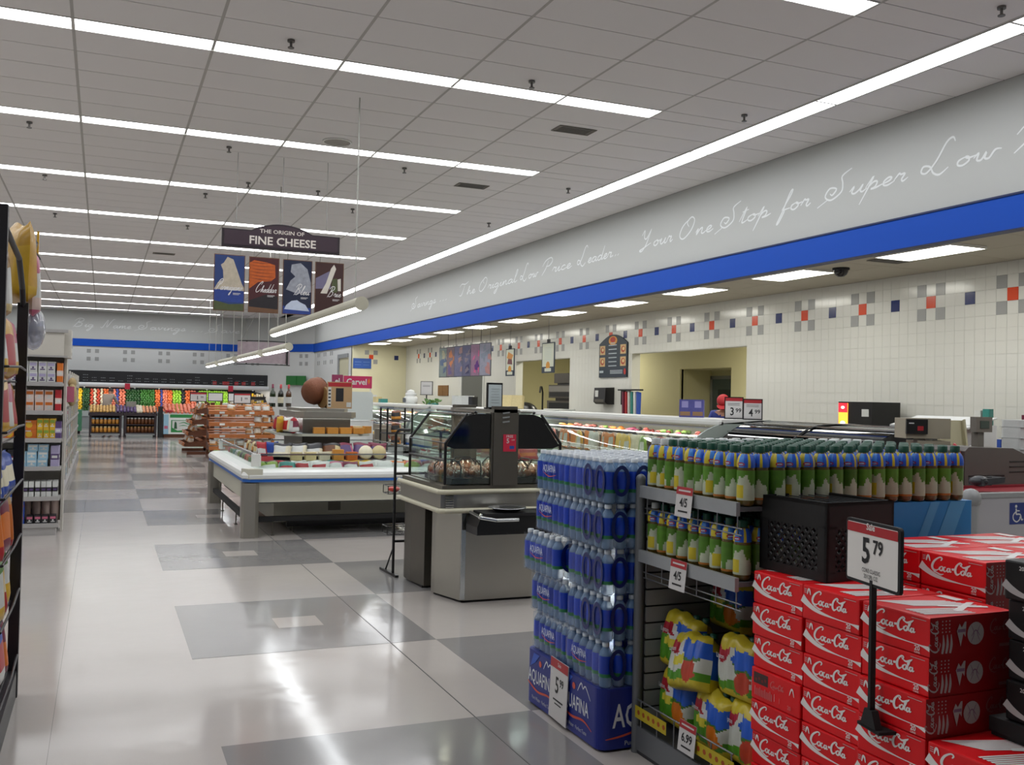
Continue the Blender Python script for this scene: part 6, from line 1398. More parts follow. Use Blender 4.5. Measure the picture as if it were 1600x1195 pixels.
sub('header_rail', MB().box(.0, -.0, 2.20, 1.0, .02, 2.235).box(0, 0, 1.93, 1.0, .02, 1.95), mGonE, gd)
for z in (1.98, 2.06, 2.14): sub('bracket_hole', MB().cyl((1.032, .3, z), (1.029, .3, z), .018, n=8), mat('hole dark', '#7a6a62', .6), gd)
CMT = {}
def carton(w_, d_, h_, c, c2, style=0):
    k = (w_, d_, h_, c, c2, style)
    if k not in CMT:
        m = MB().rprism(-w_/2, -d_/2, w_/2, d_/2, 0, h_, .004, 0, 1)
        for M, ww in ((wy(0, -d_/2, 0), w_), (frame((w_/2, 0, 0), (0,1,0), (0,0,1)), d_)):
            if style == 0: m.rect(-ww*.4, h_*.58, ww*.4, h_*.86, M, 1); m.rect(-ww*.3, h_*.2, ww*.3, h_*.3, M, 2); m.disc(0, h_*.42, min(ww, h_)*.14, M, 2, 8)
            elif style == 1: m.rect(-ww*.5, h_*.35, ww*.5, h_*.62, M, 1); m.rect(-ww*.35, h_*.42, ww*.35, h_*.54, M, 2)
            else: m.disc(.1*ww, h_*.5, min(ww, h_)*.33, M, 1, 10); m.rect(-ww*.4, h_*.8, ww*.2, h_*.9, M, 2)
        CMT[k] = m.mesh('carton', [PAL[c], PAL[c2], PAL['white' if c != 'white' else 'violet']])
    return CMT[k]
PAL['blush'] = mat('pack blush', '#d3bdb4', .45, rnd=.06); PAL['sky'] = mat('pack sky', '#8fb6cc', .45, rnd=.08); PAL['lilac'] = mat('pack lilac', '#a79fc0', .45, rnd=.1)
def row(z, x0, n, dx, w_, d_, h_, c, c2, desc, lev, st=0, tiers=1, y=5.0, grp=None):
    for k in range(tiers):
        for i in range(n):
            o = put(carton(w_, d_, h_, c, c2, st), 'goods_box', '%s, %s end display shelf, %s from left%s' % (desc, lev, ORD[i], '' if tiers == 1 else (', lower tier' if k == 0 else ', upper tier')), 'box', x0+dx*i, y+d_/2, z+.001+k*(h_+.001), random.uniform(-.04, .04), 0, grp or desc+' of the end display')
random.seed(41)
row(1.65, -2.43, 3, .10, .09, .2, .125, 'blue', 'red', 'blue and red box', 'top', 2, 2); row(1.65, -2.10, 6, .088, .082, .2, .115, 'white', 'lilac', 'white and lilac box', 'top', 0, 2); row(1.65, -1.575, 1, .085, .06, .2, .22, 'orange', 'blush', 'orange box', 'top', 1)
row(1.34, -2.42, 9, .093, .087, .2, .115, 'blush', 'orange', 'pale pink carton', 'second', 0, 2); row(1.34, -1.585, 1, .095, .06, .2, .235, 'red', 'blush', 'red and pink tall carton', 'second', 1)
row(1.04, -2.26, 3, .19, .18, .2, .10, 'orange', 'yellow', 'orange box', 'third', 2, 2); row(1.04, -1.755, 3, .062, .058, .15, .11, 'yellow', 'lime', 'yellow-green tin', 'third', 0, 2); row(1.04, -1.575, 1, .075, .06, .2, .19, 'violet', 'lilac', 'violet box', 'third', 1)
row(.735, -2.42, 5, .1, .09, .2, .19, 'black', 'wine', 'dark box', 'fourth', 1); row(.735, -1.93, 3, .105, .1, .2, .085, 'sky', 'white', 'light blue box', 'fourth', 0, 2); row(.735+.172, -1.82, 2, .105, .1, .2, .075, 'sky', 'white', 'topmost light blue box', 'fourth', 0); row(.735, -1.60, 1, .09, .08, .2, .23, 'lilac', 'violet', 'lilac tall box', 'fourth', 1)
row(.41, -2.42, 5, .11, .1, .2, .20, 'blue', 'white', 'blue and white box', 'fifth', 2); row(.41, -1.88, 6, .058, .05, .2, .17, 'white', 'black', 'white tube box with dark stripe', 'fifth', 1)
row(.12, -2.42, 5, .12, .11, .2, .13, 'blue', 'red', 'blue and red carton', 'lowest', 2, 2); row(.12, -1.83, 4, .075, .068, .15, .09, 'black', 'pink', 'small dark tin', 'lowest', 0)
for i in range(4): put(MB().lathe([(.001,0),(.045,0),(.045,.22),(.001,.225)], 12).mesh('tin', [PAL['blush']]), 'goods_tin', 'tall tan tin on the lowest end display shelf, %s from left' % ORD[i], 'tin', -1.88+.095*i, 5.33, .121, 0, 0, 'tall tan tins of the end display')
t = thing('red_shelf_sign', 'red triangular sale flag on the header of the end display', 'sign', (-2.02, 4.93, 1.96)); sub('flag', MB().prism([(-.16, .0), (.06, -.02), (.06, .22), (-.10, .16)], -.004, .004, 'y'), PAL['red'], t); mb = MB(); M = wy(0, -.004, 0); mb.text('Sale', -.02, .1, .06, M, 0, .01); sub('flag_print', mb, PAL['white'], t)
# ---- the shelf run behind it, seen edge-on
gr_ = thing('gondola_run', 'long cream shelf run behind the end display, along the aisle', 'shelf unit', (-1.62, 5.56, 0)); GL = 13.0
sub('base', MB().box(-.45, 0, 0, 0, GL, .12), mGonE, gr_); sub('back_panel', MB().box(-.47, 0, .0, -.45, GL, 1.95), mGon, gr_)
for z in SZ[1:]: sub('shelf', MB().box(-.45, 0, z-.03, -.04, GL, z).box(-.04, 0, z-.035, -.03, GL, z+.012), mGonE, gr_)
for i in range(11): sub('upright', MB().box(-.06, 1.25*i, 0, -.035, 1.25*i+.03, 1.9), mGon, gr_)
random.seed(52)
cc_ = [('white','lilac'), ('blush','orange'), ('white','pink'), ('sky','white'), ('yellow','lime'), ('lilac','violet'), ('white','red'), ('cream','teal')]
for li, z in enumerate([.12]+SZ[1:]):
    for i in range(20):
        a, b = cc_[(i*3+li*5+random.randrange(2)) % 8]
        put(carton(.3, .5, .20, a, b, (i+li) % 3), 'goods_box', '%s and %s carton, %s shelf of the run, %s from near' % (a, b, ORD[li], ORD[i]), 'box', -1.83, 5.95+.62*i, z+.001, 0, 0, 'cartons on the shelf run')
t = thing('plush_pack', 'tan furry pack hung on the aisle side of the shelf run', 'packet', (-1.56, 9.2, 1.351)); sub('plush', MB().ball((0,0,.15), (.07,.16,.17), 10, 8).ball((0,.05,.32), (.06,.1,.09), 8, 6), mat('plush tan', '#a8946c', .9, noise=.3), t)
t = thing('shelf_flag', 'small pink flag sign on the aisle side of the shelf run', 'sign', (-1.655, 7.0, 1.42)); sub('flag', MB().box(-.0, -.003, 0, .18, .003, .2), PAL['pink'], t)
# ================================================================ BLACK SNACK RACK, LEFT EDGE
br_ = thing('snack_rack', 'black upright rack of snack bags cut by the left edge of the picture', 'rack', (-1.53, -1.05, 0))
mRkB = mat('rack black', '#15131a', .45)
sub('post', MB().bar((-.0, 0, 0), (0, 0, 2.03), .05, .05), mRkB, br_); sub('post', MB().bar((-.02, -1.02, 0), (-.02, -1.02, 2.36), .05, .05), mRkB, br_)
sub('back_panel', MB().box(-.46, -1.05, .1, -.43, .03, 2.3), mBlackM, br_); sub('base', MB().box(-.46, -1.05, 0, .02, .03, .14), mRkB, br_)
sub('curved_arm', MB().tube([(0, 0, 2.0), (.0, -.10, 2.10), (-.0, -.35, 2.22), (-.02, -1.02, 2.30)], .014, 8), mRkB, br_)
LZ = [.16, .50, .78, 1.06, 1.34, 1.62]
for z in LZ:
    m = MB()
    for k in range(5): m.cyl((-.42+.1*k, -1.02, z), (-.42+.1*k, .0, z), .005, n=4)
    m.tube([(-.42, -1.02, z+.05), (.02, -1.02, z+.06), (.03, -.5, z+.07), (.02, .0, z+.06), (-.42, 0, z+.05)], .006, 5)
    sub('wire_shelf', m, mRkB, br_)
PAL['chip'] = mat('pack chip', '#c99a2c', .28, noise=.35, nscale=16, rnd=.15); PAL['tan'] = mat('pack tan', '#a9834e', .35, noise=.3, nscale=14)
SN = [('wine','orange','wine'), ('tan','ivory','red'), ('blue','ivory','blue'), ('green','white','yellow'), ('tan','orange','red'), ('chip','red','chip'), ('pink','white','yellow'), ('blue','red','white')]
SW = {'wine':'dark red', 'tan':'tan', 'chip':'yellow', 'red':'red', 'blue':'blue', 'green':'green', 'pink':'pink'}
lev = ['lowest', 'second', 'third', 'fourth', 'fifth', 'sixth']
pick = [[0, 7], [3, 1], [4, 0], [2, 2], [5, 6], [6, 5]]
for li, z in enumerate(LZ):
    for j in range(4):
        k = pick[li][j % 2]; y = -1.24-.24*j
        put(bag(.23, .30 if li != 3 else .2, .13, SN[k], 700+li*4+j), 'snack_bag', '%s snack bag, %s level of the black rack, %s from far post' % (SW[SN[k][0]], lev[li], ORD[j]), 'snack', -1.60, y, z+.008, PI/2+random.uniform(-.3, .3), random.uniform(-.05, .05), 'snack bags on the black rack')
put(bag(.26, .42, .14, ('chip','chip','yellow'), 801), 'snack_bag', 'large golden snack bag hung high behind the near black post', 'snack', -1.56, -.92, 2.04, PI/2+.4)
put(bag(.16, .34, .08, ('pink','white','blush'), 802), 'snack_bag', 'pale pink snack bag hung beside the large golden bag', 'snack', -1.50, -.80, 1.98, PI/2)
put(bag(.2, .34, .1, ('tan','white','cream'), 803), 'snack_bag', 'tan and white snack bag hung under the curved arm of the black rack', 'snack', -1.60, -1.45, 1.92, PI/2)
o = put(MB().ball((0,0,.1), (.06,.12,.12), 10, 8).mesh('bubble', clear('bubble pack', '#c9ccd8', .6, .1, .35)), 'bubble_pack', 'clear grey bubble pack sticking out past the far black post', 'packet', -1.50, -.70, 1.82)
t = thing('peg_hook', 'wire peg hook with a yellow tag above the black rack', 'hook', (-1.53, -.25, 2.42))
sub('wire', MB().tube([(-.05, -.25, .06), (0, -.05, -.02), (.0, .12, .06)], .007, 5).tube([(0, -.05, -.02), (.02, .08, -.05)], .007, 5), mStD, t); sub('tag', MB().box(.0, .10, -.08, .012, .13, .12), PAL['chip'], t)
hgr = MB().tube([(-.05, -.25, .06), (-.05, -.55, .0)], .007, 5); sub('wire', hgr, mStD, t)
# ================================================================ BREAD RACKS
mWoodB = mat('rack wood', '#a55f2a', .5, noise=.25, nscale=9, rnd=.1); mWoodD = mat('rack wood dark', '#5a3016', .6, noise=.2, nscale=9)
PAL['crust'] = mat('pack crust', '#b07a40', .5, noise=.35, nscale=18, rnd=.2); PAL['film'] = mat('pack film', '#c2b8a8', .25, noise=.3, nscale=20, rnd=.15)
slat_me = {}
def bread_rack(loc, rz, W_, label, nm, skip=()):
    t = thing('bread_rack', label, 'rack', loc, rz)
    for x in (.03, W_-.03):
        sub('side_post', MB().box(x-.03, .45, 0, x+.03, .55, 1.32), mWoodD, t); sub('side_foot', MB().box(x-.03, -.1, .0, x+.03, .55, .07), mWoodD, t)
    for li, z in enumerate((.22, .50, .78, 1.06)):
        d = .62-.09*li; 
        if W_ not in slat_me: slat_me[W_] = MB().box(0, 0, 0, W_, .075, .018).mesh('slat', mWoodB)
        for q in range(4):
            f = q/3; o = link('slat', slat_me[W_], t, (0, .45-d+f*(d-.02), z+f*.16)); o.rotation_euler = (math.atan2(.16, d), 0, 0)
        sub('front_lip', MB().box(0, .43-d, z-.01, W_, .45-d, z+.075), mWoodB, t)
        for x in (.0, W_-.02): sub('bracket', MB().prism([(.45-d, z-.02), (.5, z-.02), (.5, z+.18), (.45-d, z+.06)], x, x+.02, 'x'), mWoodD, t)
        c_, s_ = math.cos(rz), math.sin(rz)
        n = int(W_/.22)
        for i in range(n):
            if (li, i) in skip: continue
            lx, ly = .12+.21*i, .58-d+.04
            x, y = loc[0]+lx*c_-ly*s_, loc[1]+lx*s_+ly*c_
            k = random.choice((('crust','film','crust'),('film','crust','white'),('crust','white','film'),('white','film','crust')))
            put(bag(.19, .17+.03*(i % 2), .14, k, 900+i*7+li), 'bread_bag', '%s bread bag on the %s, %s shelf up, %s from its left' % ({'crust':'brown','film':'pale','white':'white'}[k[0]], nm, ORD[li], ORD[i]), 'bread', x, y, z+.06, rz+random.uniform(-.3, .3), -.2, 'bread bags on the wooden racks')
        for i in range(2): sub('price_tag', MB().box(.25+.7*i, .425-d, z+.01, .37+.7*i, .432-d, z+.06), PAL['white'], t)
    return t
random.seed(61)
bread_rack((1.22, 17.45, 0), 0, 1.55, 'brown slatted wooden bread rack facing the viewer behind the cheese island', 'front bread rack', [(3,0),(3,1),(3,3),(2,0),(2,1),(2,2),(2,3),(2,4),(1,0),(1,1),(1,2),(1,3),(0,1)])
bread_rack((.95, 20.6, 0), -PI/2, 1.7, 'brown slatted wooden bread rack facing the aisle', 'aisle bread rack', [(1,2),(3,3)])
bread_rack((1.9, 20.9, 0), 0, 1.4, 'brown slatted wooden bread rack at the back, facing the viewer', 'rear bread rack')
def framed(x, y, z, wd, hh, label, big, small, post):
    t = thing('price_sign', label, 'price sign', (x, y, z)); sub('frame', MB().box(-wd/2, -.01, 0, wd/2, .01, hh), mBlack, t); mb = MB(3e-4); M = wy(0, -.01, 0); mb.rect(-wd/2+.02, .02, wd/2-.02, hh-.02, M, 0)
    if big: mb.rect(-wd/2+.02, hh-.06, wd/2-.02, hh-.02, M, 1); mb.text(big, -.02, hh*.4, hh*.5, M, 2, .02); mb.text(small, .09, hh*.46, hh*.28, M, 2, .01)
    sub('card_print', mb, [mat('sign white', ''), mat('sign red', ''), mat('ink black', '')], t); sub('post', MB().box(-.01, .012, -post, .01, .03, hh), mBlack, t)
framed(1.12, 19.2, 1.33, .42, .25, 'framed card reading 1.99 on the aisle bread rack', '1', '99', .05)
framed(2.05, 17.95, 1.31, .42, .27, 'framed card reading 1.99 on the front bread rack', '1', '99', .05)
framed(1.72, 20.95, 1.33, .40, .24, 'plain white card in a dark frame on the rear bread rack, left', None, None, .05); framed(2.25, 20.95, 1.33, .40, .24, 'plain white card in a dark frame on the rear bread rack, right', None, None, .05)
# ================================================================ PRODUCE AT THE FAR WALL
mCanopy = mat('canopy white', '#cfd1d4', .35); mBoard = mat('chalk board', '#121419', .6); mChalk = mat('chalk', '#8e9296', .8)
pc = thing('produce_case', 'long open produce case with white tube canopy along the far wall', 'produce case', (-5.2, 36.1, 0)); PL = 10.7
sub('base', MB().box(0, .0, 0, PL, .9, .55), mat('case grey', '#8f9698', .4, .3), pc); sub('rail', MB().box(0, -.06, .5, PL, 0, .72), mat('case rail', '#a8b2b2', .4), pc); sub('kick', MB().box(0, .03, 0, PL, .05, .1), mBlackM, pc)
sub('sloped_deck', MB().prism([(.0,.6),(.5,1.55),(.9,1.62),(.9,.55),(0,.55)], 0, PL, 'x'), mBlackM, pc)
sub('canopy', MB().cyl((0, .02, 1.78), (PL, .02, 1.78), .095, n=14), mCanopy, pc); sub('back', MB().box(0, .88, .5, PL, .9, 2.3), mBoard, pc)
sub('lamp', MB().box(.1, .1, 1.70, PL-.1, .16, 1.72, [1,0,0,0,0,0]), [mCanopy, mat('produce lamp', '#fff4e4', .5, emit=CASE*1.2)], pc)
for i in range(12): sub('canopy_clip', MB().box(.5+.95*i, -.06, 1.66, .56+.95*i, -.02, 1.70), mHouse, pc)
sub('mirror_board', MB().box(0, .30, 1.88, PL, .34, 2.36), mBoard, pc)
mb = MB(2e-4); M = wy(0, .30, 0); rn = random.Random(3)
for i in range(31):
    u = .3+.335*i; 
    for r in range(rn.choice((1, 2, 2, 3))):
        for q in range(3): mb.rect(u+.07*q, 1.95+.11*r, u+.07*q+rn.uniform(.03, .06), 1.97+.11*r, M, 0)
sub('chalk_marks', mb, mChalk, pc)
for i, u in enumerate((8.4, 8.8, 9.3, 9.6, 10.0)): sub('red_tag', MB().box(u, .285, 1.90, u+.16+.12*(i == 1), .30, 2.04), PAL['red'], pc)
for u in (4.9, 9.0): sub('red_tag', MB().box(u, -.09, 1.62, u+.2, -.075, 1.86), mat('sticker red', ''), pc)
gb_ = thing('green_board', 'green sign board on the corner wall above the end of the produce case', 'sign', (6.45, 34.93, 1.95)); sub('board', MB().box(-.0, -.02, 0, .04, .0, .4).box(-.55, .0, 0, .55, .03, .4), mat('board green', '#1c6a2c', .5), gb_); gb_.rotation_euler = (0, 0, math.atan2(-3.2, 2.44))
FR = {n: mat('fruit '+n, c, .4, noise=.25, nscale=20) for n, c in dict(yellow='#e0b81c', dkgreen='#1d4a22', peach='#d8946a', red='#b8422a', orange='#d46a34', pinkor='#d67a60', blue='#3a4a9a', green='#2f6a24', lime='#8fc23a', tan='#c9a05a', cream='#cdc6ae', dark='#23232e').items()}
cols = [(-2.16,-1.90,'yellow','stacked yellow fruit'),(-1.88,-1.62,'dkgreen','dark green vegetables'),(-1.59,-1.48,'red','red apples, left'),(-1.47,-1.36,'cream','pale peaches, left'),(-1.35,-1.22,'red','red apples, right'),(-1.21,-1.12,'cream','pale peaches, right'),(-1.10,-.87,'orange','orange fruit behind the customer'),(-.85,-.62,'pinkor','pink-orange fruit'),(-.61,-.52,'blue','blue trays left'),(-.51,-.26,'pinkor','salmon-coloured fruit'),(-.24,.30,'dkgreen','dark leafy greens'),(.32,.88,'green','bright leafy greens'),(.90,1.10,'orange','orange fruit right of the greens'),(1.11,1.19,'blue','blue trays right'),(1.20,1.38,'pinkor','orange fruit in the middle'),(1.39,1.58,'orange','orange fruit beside the lime column'),(1.60,1.94,'lime','lime-green apples'),(1.95,2.09,'dark','dark aubergines'),(2.10,2.33,'orange','orange fruit behind the first bread sign'),(2.34,2.56,'pinkor','pale orange fruit behind the bread signs'),(2.65,3.85,'lime','green lettuces behind the bread signs')]
for a, b, c, lab in cols:
    m = MB(); r = .05; n = max(1, round((b-a)/.10)); rn = random.Random(int(a*100))
    for j in range(13):
        for i in range(n):
            m.ball((a+(b-a)*(i+.5+.3*(j % 2)-.15)/n+rn.uniform(-.012,.012), 36.11+.04*j, .64+.078*j+rn.uniform(-.01,.01)), (min(.062, (b-a)/n*.62), .05, .058), 6, 5)
    tag(m.build('produce_column', FR[c]), 'column of %s in the far produce case' % lab, 'produce', None, 'stuff')
for i in range(3):
    m = MB(); rn = random.Random(i)
    for k in range(15): m.rprism(3.85+.1*k, 36.1+.2*i-.0, 3.93+.1*k, 36.2+.2*i, .86+.28*i, .86+.28*i+rn.uniform(.06,.14), .01, rn.randrange(3), 1)
    tag(m.build('packaged_goods', [FR['tan'], FR['cream'], FR['yellow']]), 'row of small tan and white packages on the %s step of the far case' % ORD[i], 'packages', None, 'stuff')
    tag(MB().box(3.9, 36.05+.2*i, .80+.28*i, 5.45, 36.24+.2*i, .855+.28*i).build('case_step', mBlackM), 'black shelf step, %s from the bottom, of the far case' % ORD[i], 'shelf')
# ---- produce tables in front
def table(x0, x1, nm):
    t = thing('produce_table', 'dark produce table with lower jar shelves, %s' % nm, 'table', (x0, 28.3, 0)); W_ = x1-x0; mT = mat('table dark', '#2a1d22', .5)
    for x in (0, W_-.07):
        for y in (0, .9): sub('leg', MB().box(x, y, 0, x+.07, y+.07, .78), mT, t)
    sub('top_tray', MB().prism([(-.03,.72),(-.03,.82),(1.0,1.02),(1.0,.72)], -.03, W_+.03, 'x'), mT, t)
    for z in (.16, .44): sub('shelf', MB().box(.05, .03, z-.03, W_-.05, .6, z), mT, t)
    sub('low_rail', MB().bar((.05, -.02, .10), (W_-.05, -.02, .10), .05), mat('rail steel', '#8b8e90', .4, .6), t); sub('back_board', MB().box(.05, .6, .1, W_-.05, .63, .74), mT, t)
    return t
table(-1.52, -.52, 'left of the two'); table(-.44, .58, 'right of the two')
def jars(x0, n, dx, z, c, capc, h_, lab):
    me = MB().lathe([(.001,0),(.055,0),(.055,h_*.7),(.04,h_*.8),(.04,h_*.85)], 10).lathe([(.045,h_*.82),(.045,h_),(.001,h_)], 10, mi=1).mesh('jar', [PAL[c], PAL[capc]])
    for i in range(n): put(me, 'jar', '%s, %s from the left' % (lab, ORD[i]), 'jar', x0+dx*i, 28.42, z, 0, 0, lab)
jars(-1.40, 7, .125, .441, 'gold', 'sky', .2, 'golden jar with blue top on the left table upper shelf'); jars(-1.40, 7, .125, .161, 'gold', 'cream', .2, 'golden jar on the left table lower shelf')
jars(-.32, 8, .115, .441, 'brown', 'white', .22, 'brown jar with white lid on the right table upper shelf'); jars(-.32, 8, .115, .161, 'brown', 'tan', .2, 'brown jar on the right table lower shelf')
def heap(x0, x1, c, lab, r=.05, y0=28.32, z0=.86, sl=.2):
    m = MB(); rn = random.Random(int(x0*77)); n = max(2, int((x1-x0)/(2*r)))
    for j in range(8):
        for i in range(n): m.ball((x0+(x1-x0)*(i+.5)/n, y0+.11*j, z0+.11*j*sl+rn.uniform(0,.03)), (r, r, r*.9), 6, 5)
    tag(m.build('produce_heap', FR[c] if c in FR else PAL[c]), 'heap of %s' % lab, 'produce', None, 'stuff')
heap(-1.52, -.72, 'tan', 'yellow onions on the left produce table'); heap(-.70, -.05, 'violet', 'purple onions across the two produce tables'); heap(-.05, .12, 'cream', 'white bulbs on the right produce table', .07); heap(.12, .58, 'peach', 'tan potatoes on the right produce table')
t = thing('produce_sign', 'small grey card sign above the purple onions', 'sign', (-.22, 28.9, 1.0)); sub('card', MB().box(-.16, -.006, 0, .16, .006, .2), mat('card grey', '#8e8b80', .5), t)
bx = thing('promo_bin', 'white and green printed produce bin with leafy emblem', 'bin', (.80, 28.2, 0)); sub('bin_body', MB().box(0, 0, .12, 1.35, 1.0, .80), PAL['white'], bx); sub('pallet', MB().box(.02, .05, 0, 1.33, .95, .12), mWoodD, bx); sub('dark_post', MB().box(-.16, .0, 0, -.03, .5, 1.05), mBlackM, bx)
mb = MB(3e-4); M = wy(0, 0, 0); mb.rect(.2, .68, 1.33, .79, M, 0); mb.rect(.24, .18, 1.30, .60, M, 0); mb.flat([(.28,.34),(.45,.24),(.7,.26),(.95,.38),(1.3,.42),(1.3,.58),(.28,.58)], M, 1); mb.stroke([(.5,.48),(.65,.52),(.8,.47),(.95,.5)], .03, M, 0); mb.stroke([(.5,.40),(.65,.42),(.8,.39)], .025, M, 0); mb.flat([(.34,.3),(.44,.3),(.42,.5),(.38,.56),(.35,.5)], M, 2); mb.rect(.0, .12, .16, .79, M, 3); mb.rect(.02, .3, .14, .4, M, 4)
sub('bin_print', mb, [mat('bin green', '#1f7a3a', .5), PAL['white'], mat('bin deep green', '#144a26', .5), PAL['sky'], PAL['pink']], bx)
heap(.82, 2.1, 'pinkor', 'salmon-red tomatoes on the printed bin', .06, 28.3, .86, .3)
t = thing('tomato_basket', 'small heap of bright red tomatoes at the left of the printed bin', 'produce', (.98, 28.26, .84)); m = MB(); 
for k in range(6): m.ball((.07*(k % 3)-.07, .06*(k//3), .06), .05, 8, 6)
sub('tomatoes', m, PAL['red'], t)
lc = thing('left_cooler', 'low grey cooler with green edge partly hidden by the shelf run', 'cooler', (-2.9, 31.0, 0)); sub('cooler_body', MB().box(0, 0, .1, .95, 1, .78), mat('case grey', ''), lc); sub('green_edge', MB().box(.95, .0, .1, 1.1, 1, .85), mat('edge green', '#3f7a5c', .5), lc); sub('kick', MB().box(0, .1, 0, 1.05, .9, .1), mBlackM, lc)
# hanging curved picture frame far down the aisle
t = thing('curved_frame_sign', 'curved picture panel in a black frame hung near the far corner', 'sign', (4.1, 28.0, 2.53))
cv = [(1.0*math.sin(a), .35*(1-math.cos(a))*2) for a in [math.radians(-60+120*k/10) for k in range(11)]]
sub('picture', MB().surf(lambda u, v: (cv[min(10, int(u*10+.5))][0]*1.05, cv[min(10, int(u*10+.5))][1], .1+.75*v), 10, 4), [mat('pic rose', '#97898f', .5, noise=.3, nscale=6)], t)
for z in (.06, .88): sub('frame_bar', MB().tube([(p[0]*1.05, p[1]-.01, z) for p in cv], .02, 6), mBlack, t)
for x in (-.62, .8): sub('frame_post', MB().bar((x, .2, .06), (x, .2, .88), .05), mBlack, t)
for x in (-.8, .8): sub('hang_wire', MB().cyl((x, .3, .88), (0, .3, H-2.45), .006, n=4), mat('wire grey', ''), t)
# ================================================================ PEOPLE
def person(name, label, loc, rz, J, mats, face=True, extra=None):
    """one continuous skinned body: J = joints {name: (x, y, z, radius)}; the figure faces -Y"""
    names = list(J); idx = {n: i for i, n in enumerate(names)}
    E = [('pelvis','spine'),('spine','chest'),('chest','neck'),('neck','head0'),('head0','head1')]
    for s in 'LR': E += [('chest','sh'+s),('sh'+s,'el'+s),('el'+s,'wr'+s),('wr'+s,'pa'+s),('pelvis','hip'+s),('hip'+s,'kn'+s),('kn'+s,'an'+s),('an'+s,'to'+s)]
    V = [J[n][:3] for n in names]; R_ = [J[n][3] for n in names]; ED = [(idx[a], idx[b]) for a, b in E]
    for s, sg in (('L', -1), ('R', 1)):
        p = Vector(J['pa'+s][:3]); d = (p-Vector(J['wr'+s][:3])).normalized(); sd = d.cross(Vector((0,0,1))); sd = (sd if sd.length > .1 else Vector((1,0,0))).normalized()
        for k in range(5):   # thumb leaves the side of the palm, four fingers leave its end
            L = (.05, .07, .078, .072, .055)[k]; base = p+d*(.02 if k else -.03)+sd*(.012*(k-2.5) if k else -.03*1)
            tip = base+d*L*(.85 if k else .6)+Vector((0,0,-L*.45))+(sd*-.02 if not k else Vector())
            for q in (base*.5+tip*.5+Vector((0,0,.006)), tip):
                V.append(tuple(q)); R_.append(.0095)
            ED.append((idx['pa'+s], len(V)-2)); ED.append((len(V)-2, len(V)-1))
    me = bpy.data.meshes.new('body_cage'); me.from_pydata(V, ED, []); ob = bpy.data.objects.new('body_cage', me); COL.objects.link(ob)
    md = ob.modifiers.new('skin', 'SKIN'); 
    if not me.skin_vertices: 
        bm = bmesh.new(); bm.from_mesh(me); bm.verts.layers.skin.verify(); bm.to_mesh(me); bm.free()
    for i, r in enumerate(R_): me.skin_vertices[0].data[i].radius = (r, r)
    me.skin_vertices[0].data[0].use_root = True
    ss = ob.modifiers.new('sub', 'SUBSURF'); ss.levels = 2; ss.render_levels = 2
    dg = bpy.context.evaluated_depsgraph_get(); em = bpy.data.meshes.new_from_object(ob.evaluated_get(dg)); bpy.data.objects.remove(ob)
    v = [Vector(x.co) for x in em.vertices]; f = [tuple(p.vertices) for p in em.polygons]
    hz = J['wrL'][2]; reg = []
    zs = [(n, Vector(J[n][:3])) for n in names]
    part_of = {'pelvis':2,'hipL':2,'hipR':2,'knL':2,'knR':2,'anL':3,'anR':3,'toL':3,'toR':3,'spine':1,'chest':1,'shL':1,'shR':1,'elL':extra or 1,'elR':extra or 1,'neck':0,'head0':0,'head1':0,'wrL':0,'wrR':0,'paL':0,'paR':0}
    for p in f:
        c = sum((v[i] for i in p), Vector())/len(p); reg.append(part_of[min(zs, key=lambda q: (q[1]-c).length)[0]])
    mb = MB().add(v, f, reg, True); bpy.data.meshes.remove(em)
    h0, h1 = Vector(J['head0'][:3]), Vector(J['head1'][:3]); ax = (h1-h0).normalized(); fwd = (Vector((0,-1,0))-ax*ax.dot(Vector((0,-1,0)))).normalized(); sdv = fwd.cross(ax)
    hc = h1; Mh = Matrix((sdv, fwd, ax)).transposed()
    mb.ball(hc, (.076, .096, .115), 14, 10, 0, Mh)
    mb.ball(hc+fwd*.098-ax*.012, (.013, .02, .024), 6, 5, 0, Mh); mb.ball(hc+fwd*.088-ax*.055, (.026, .010, .007), 6, 4, 4, Mh)
    for sg in (-1, 1): mb.ball(hc+fwd*.085+sdv*.032*sg+ax*.012, (.012, .008, .007), 6, 4, 5, Mh); mb.ball(hc+sdv*.078*sg-ax*.005, (.01, .018, .03), 6, 5, 0, Mh)
    o = mb.build(name, mats, None, loc, rz); tag(o, label, 'person')
    return o, hc, ax, fwd, sdv, Mh
BASE = dict(pelvis=(0,0,.95,.13), spine=(0,.0,1.12,.125), chest=(0,-.01,1.32,.13), neck=(0,-.02,1.46,.055), head0=(0,-.04,1.53,.055), head1=(0,-.06,1.62,.075),
  shL=(-.17,0,1.40,.07), elL=(-.22,-.06,1.12,.046), wrL=(-.18,-.28,1.06,.032), paL=(-.16,-.37,1.04,.034), shR=(.17,0,1.40,.07), elR=(.22,-.06,1.12,.046), wrR=(.18,-.28,1.06,.032), paR=(.16,-.37,1.04,.034),
  hipL=(-.095,0,.90,.105), knL=(-.105,-.01,.50,.065), anL=(-.11,.03,.09,.045), toL=(-.12,-.13,.035,.035), hipR=(.095,0,.90,.105), knR=(.105,-.01,.50,.065), anR=(.11,.03,.09,.045), toR=(.12,-.13,.035,.035))
mSkin = mat('skin', '#a87a62', .55); mMouth = mat('mouth', '#7a4038', .5); mEye = mat('eye dark', '#1c1614', .3)
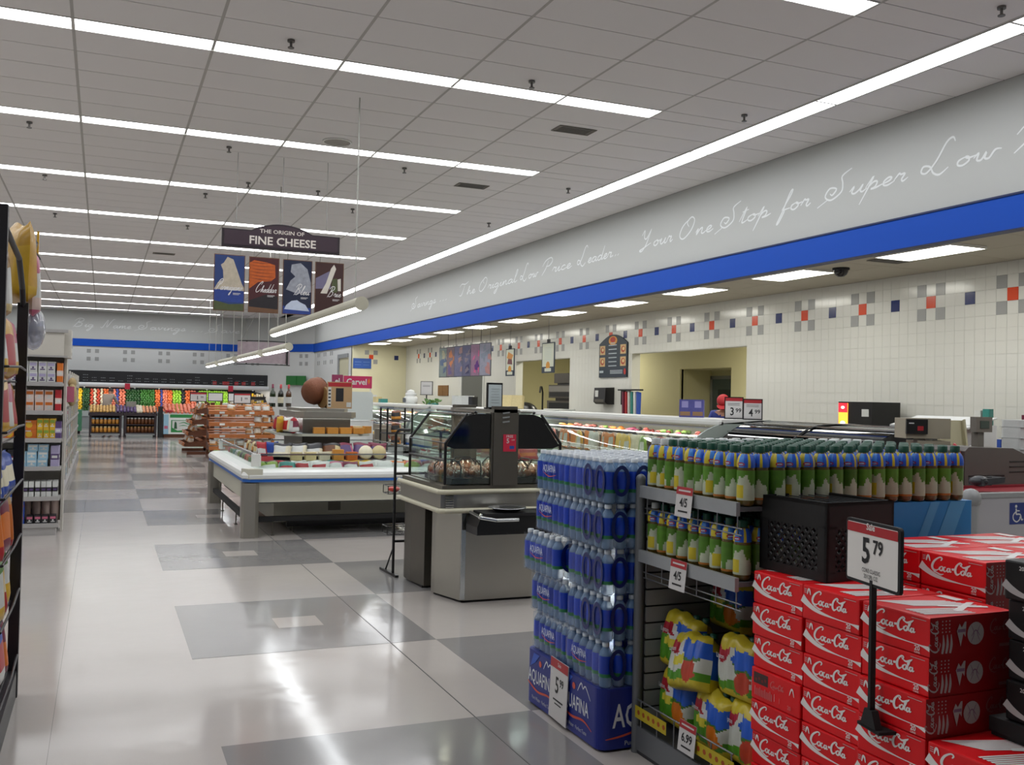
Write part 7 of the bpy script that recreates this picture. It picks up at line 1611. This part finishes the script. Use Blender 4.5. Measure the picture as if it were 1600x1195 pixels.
# deli worker: blue shirt, red cap, head bowed over the case, turned to the right
J = dict(BASE); J.update(head0=(0,-.10,1.50,.055), head1=(0,-.17,1.57,.075), neck=(0,-.06,1.45,.055), chest=(0,-.05,1.32,.135), elL=(-.23,-.14,1.13,.046), wrL=(-.14,-.34,1.06,.032), paL=(-.10,-.42,1.04,.034), elR=(.23,-.14,1.13,.046), wrR=(.14,-.34,1.06,.032), paR=(.10,-.42,1.04,.034))
o, hc, ax, fwd, sdv, Mh = person('person', 'person in a red cap and blue shirt bending behind the deli case', (7.45, 5.45, .06), math.radians(-40), J, [mSkin, mat('shirt blue', '#1c2c78', .7), mat('trousers dark', '#1d1f26', .8), mBlackM, mMouth, mEye])
mHair = mat('hair auburn', '#4a2418', .6)
sub('hair', MB().ball(hc-fwd*.03-ax*.02, (.088, .085, .125), 12, 9, 0, Mh).ball(hc-fwd*.075-ax*.12, (.06, .04, .09), 10, 8, 0, Mh), mHair, o)
cp = MB(); vs = []; cp.ball(hc+ax*.055-fwd*.005, (.093, .108, .075), 14, 9, 0, Mh)
bm_ = MB(); pts = [hc+ax*.045+fwd*(.09+.085*math.sin(PI*k/8))+sdv*(.085*math.cos(PI*k/8)) for k in range(9)]
cp.add([p+ax*.004 for p in pts]+[p-ax*.008 for p in pts], [tuple(range(9)), tuple(range(9, 18))[::-1]]+[(k, k+1, 10+k, 9+k) for k in range(8)])
sub('cap', cp, mat('cap red', '#a3171f', .7), o)
mt = thing('floor_mat', 'dark rubber mat behind the deli case', 'mat', (7.45, 5.45, 0)); sub('mat_sheet', MB().box(-.5, -.9, 0, .5, .9, .012), mBlackM, mt)
o.location.z = .013
# customer far away: grey-beige shirt, back to the viewer, leaning over the produce
J = dict(BASE); J.update(chest=(0,-.10,1.30,.14), neck=(0,-.17,1.42,.055), head0=(.01,-.22,1.47,.055), head1=(.02,-.29,1.52,.075), shL=(-.18,-.10,1.38,.07), shR=(.18,-.10,1.38,.07), elL=(-.22,-.26,1.14,.046), wrL=(-.16,-.48,1.06,.032), paL=(-.13,-.56,1.05,.034), elR=(.24,-.24,1.14,.046), wrR=(.22,-.46,1.02,.032), paR=(.20,-.55,1.0,.034))
o, hc, ax, fwd, sdv, Mh = person('person', 'person in a grey-beige shirt seen from behind at the far produce case', (-.98, 30.2, 0), PI-.5, J, [mSkin, mat('shirt beige', '#a09488', .8), mat('trousers grey', '#3b3c42', .8), mBlackM, mMouth, mEye])
sub('hair', MB().ball(hc-fwd*.018+ax*.018, (.086, .092, .112), 12, 9, 0, Mh), mat('hair dark', '#2a1c16', .7), o)
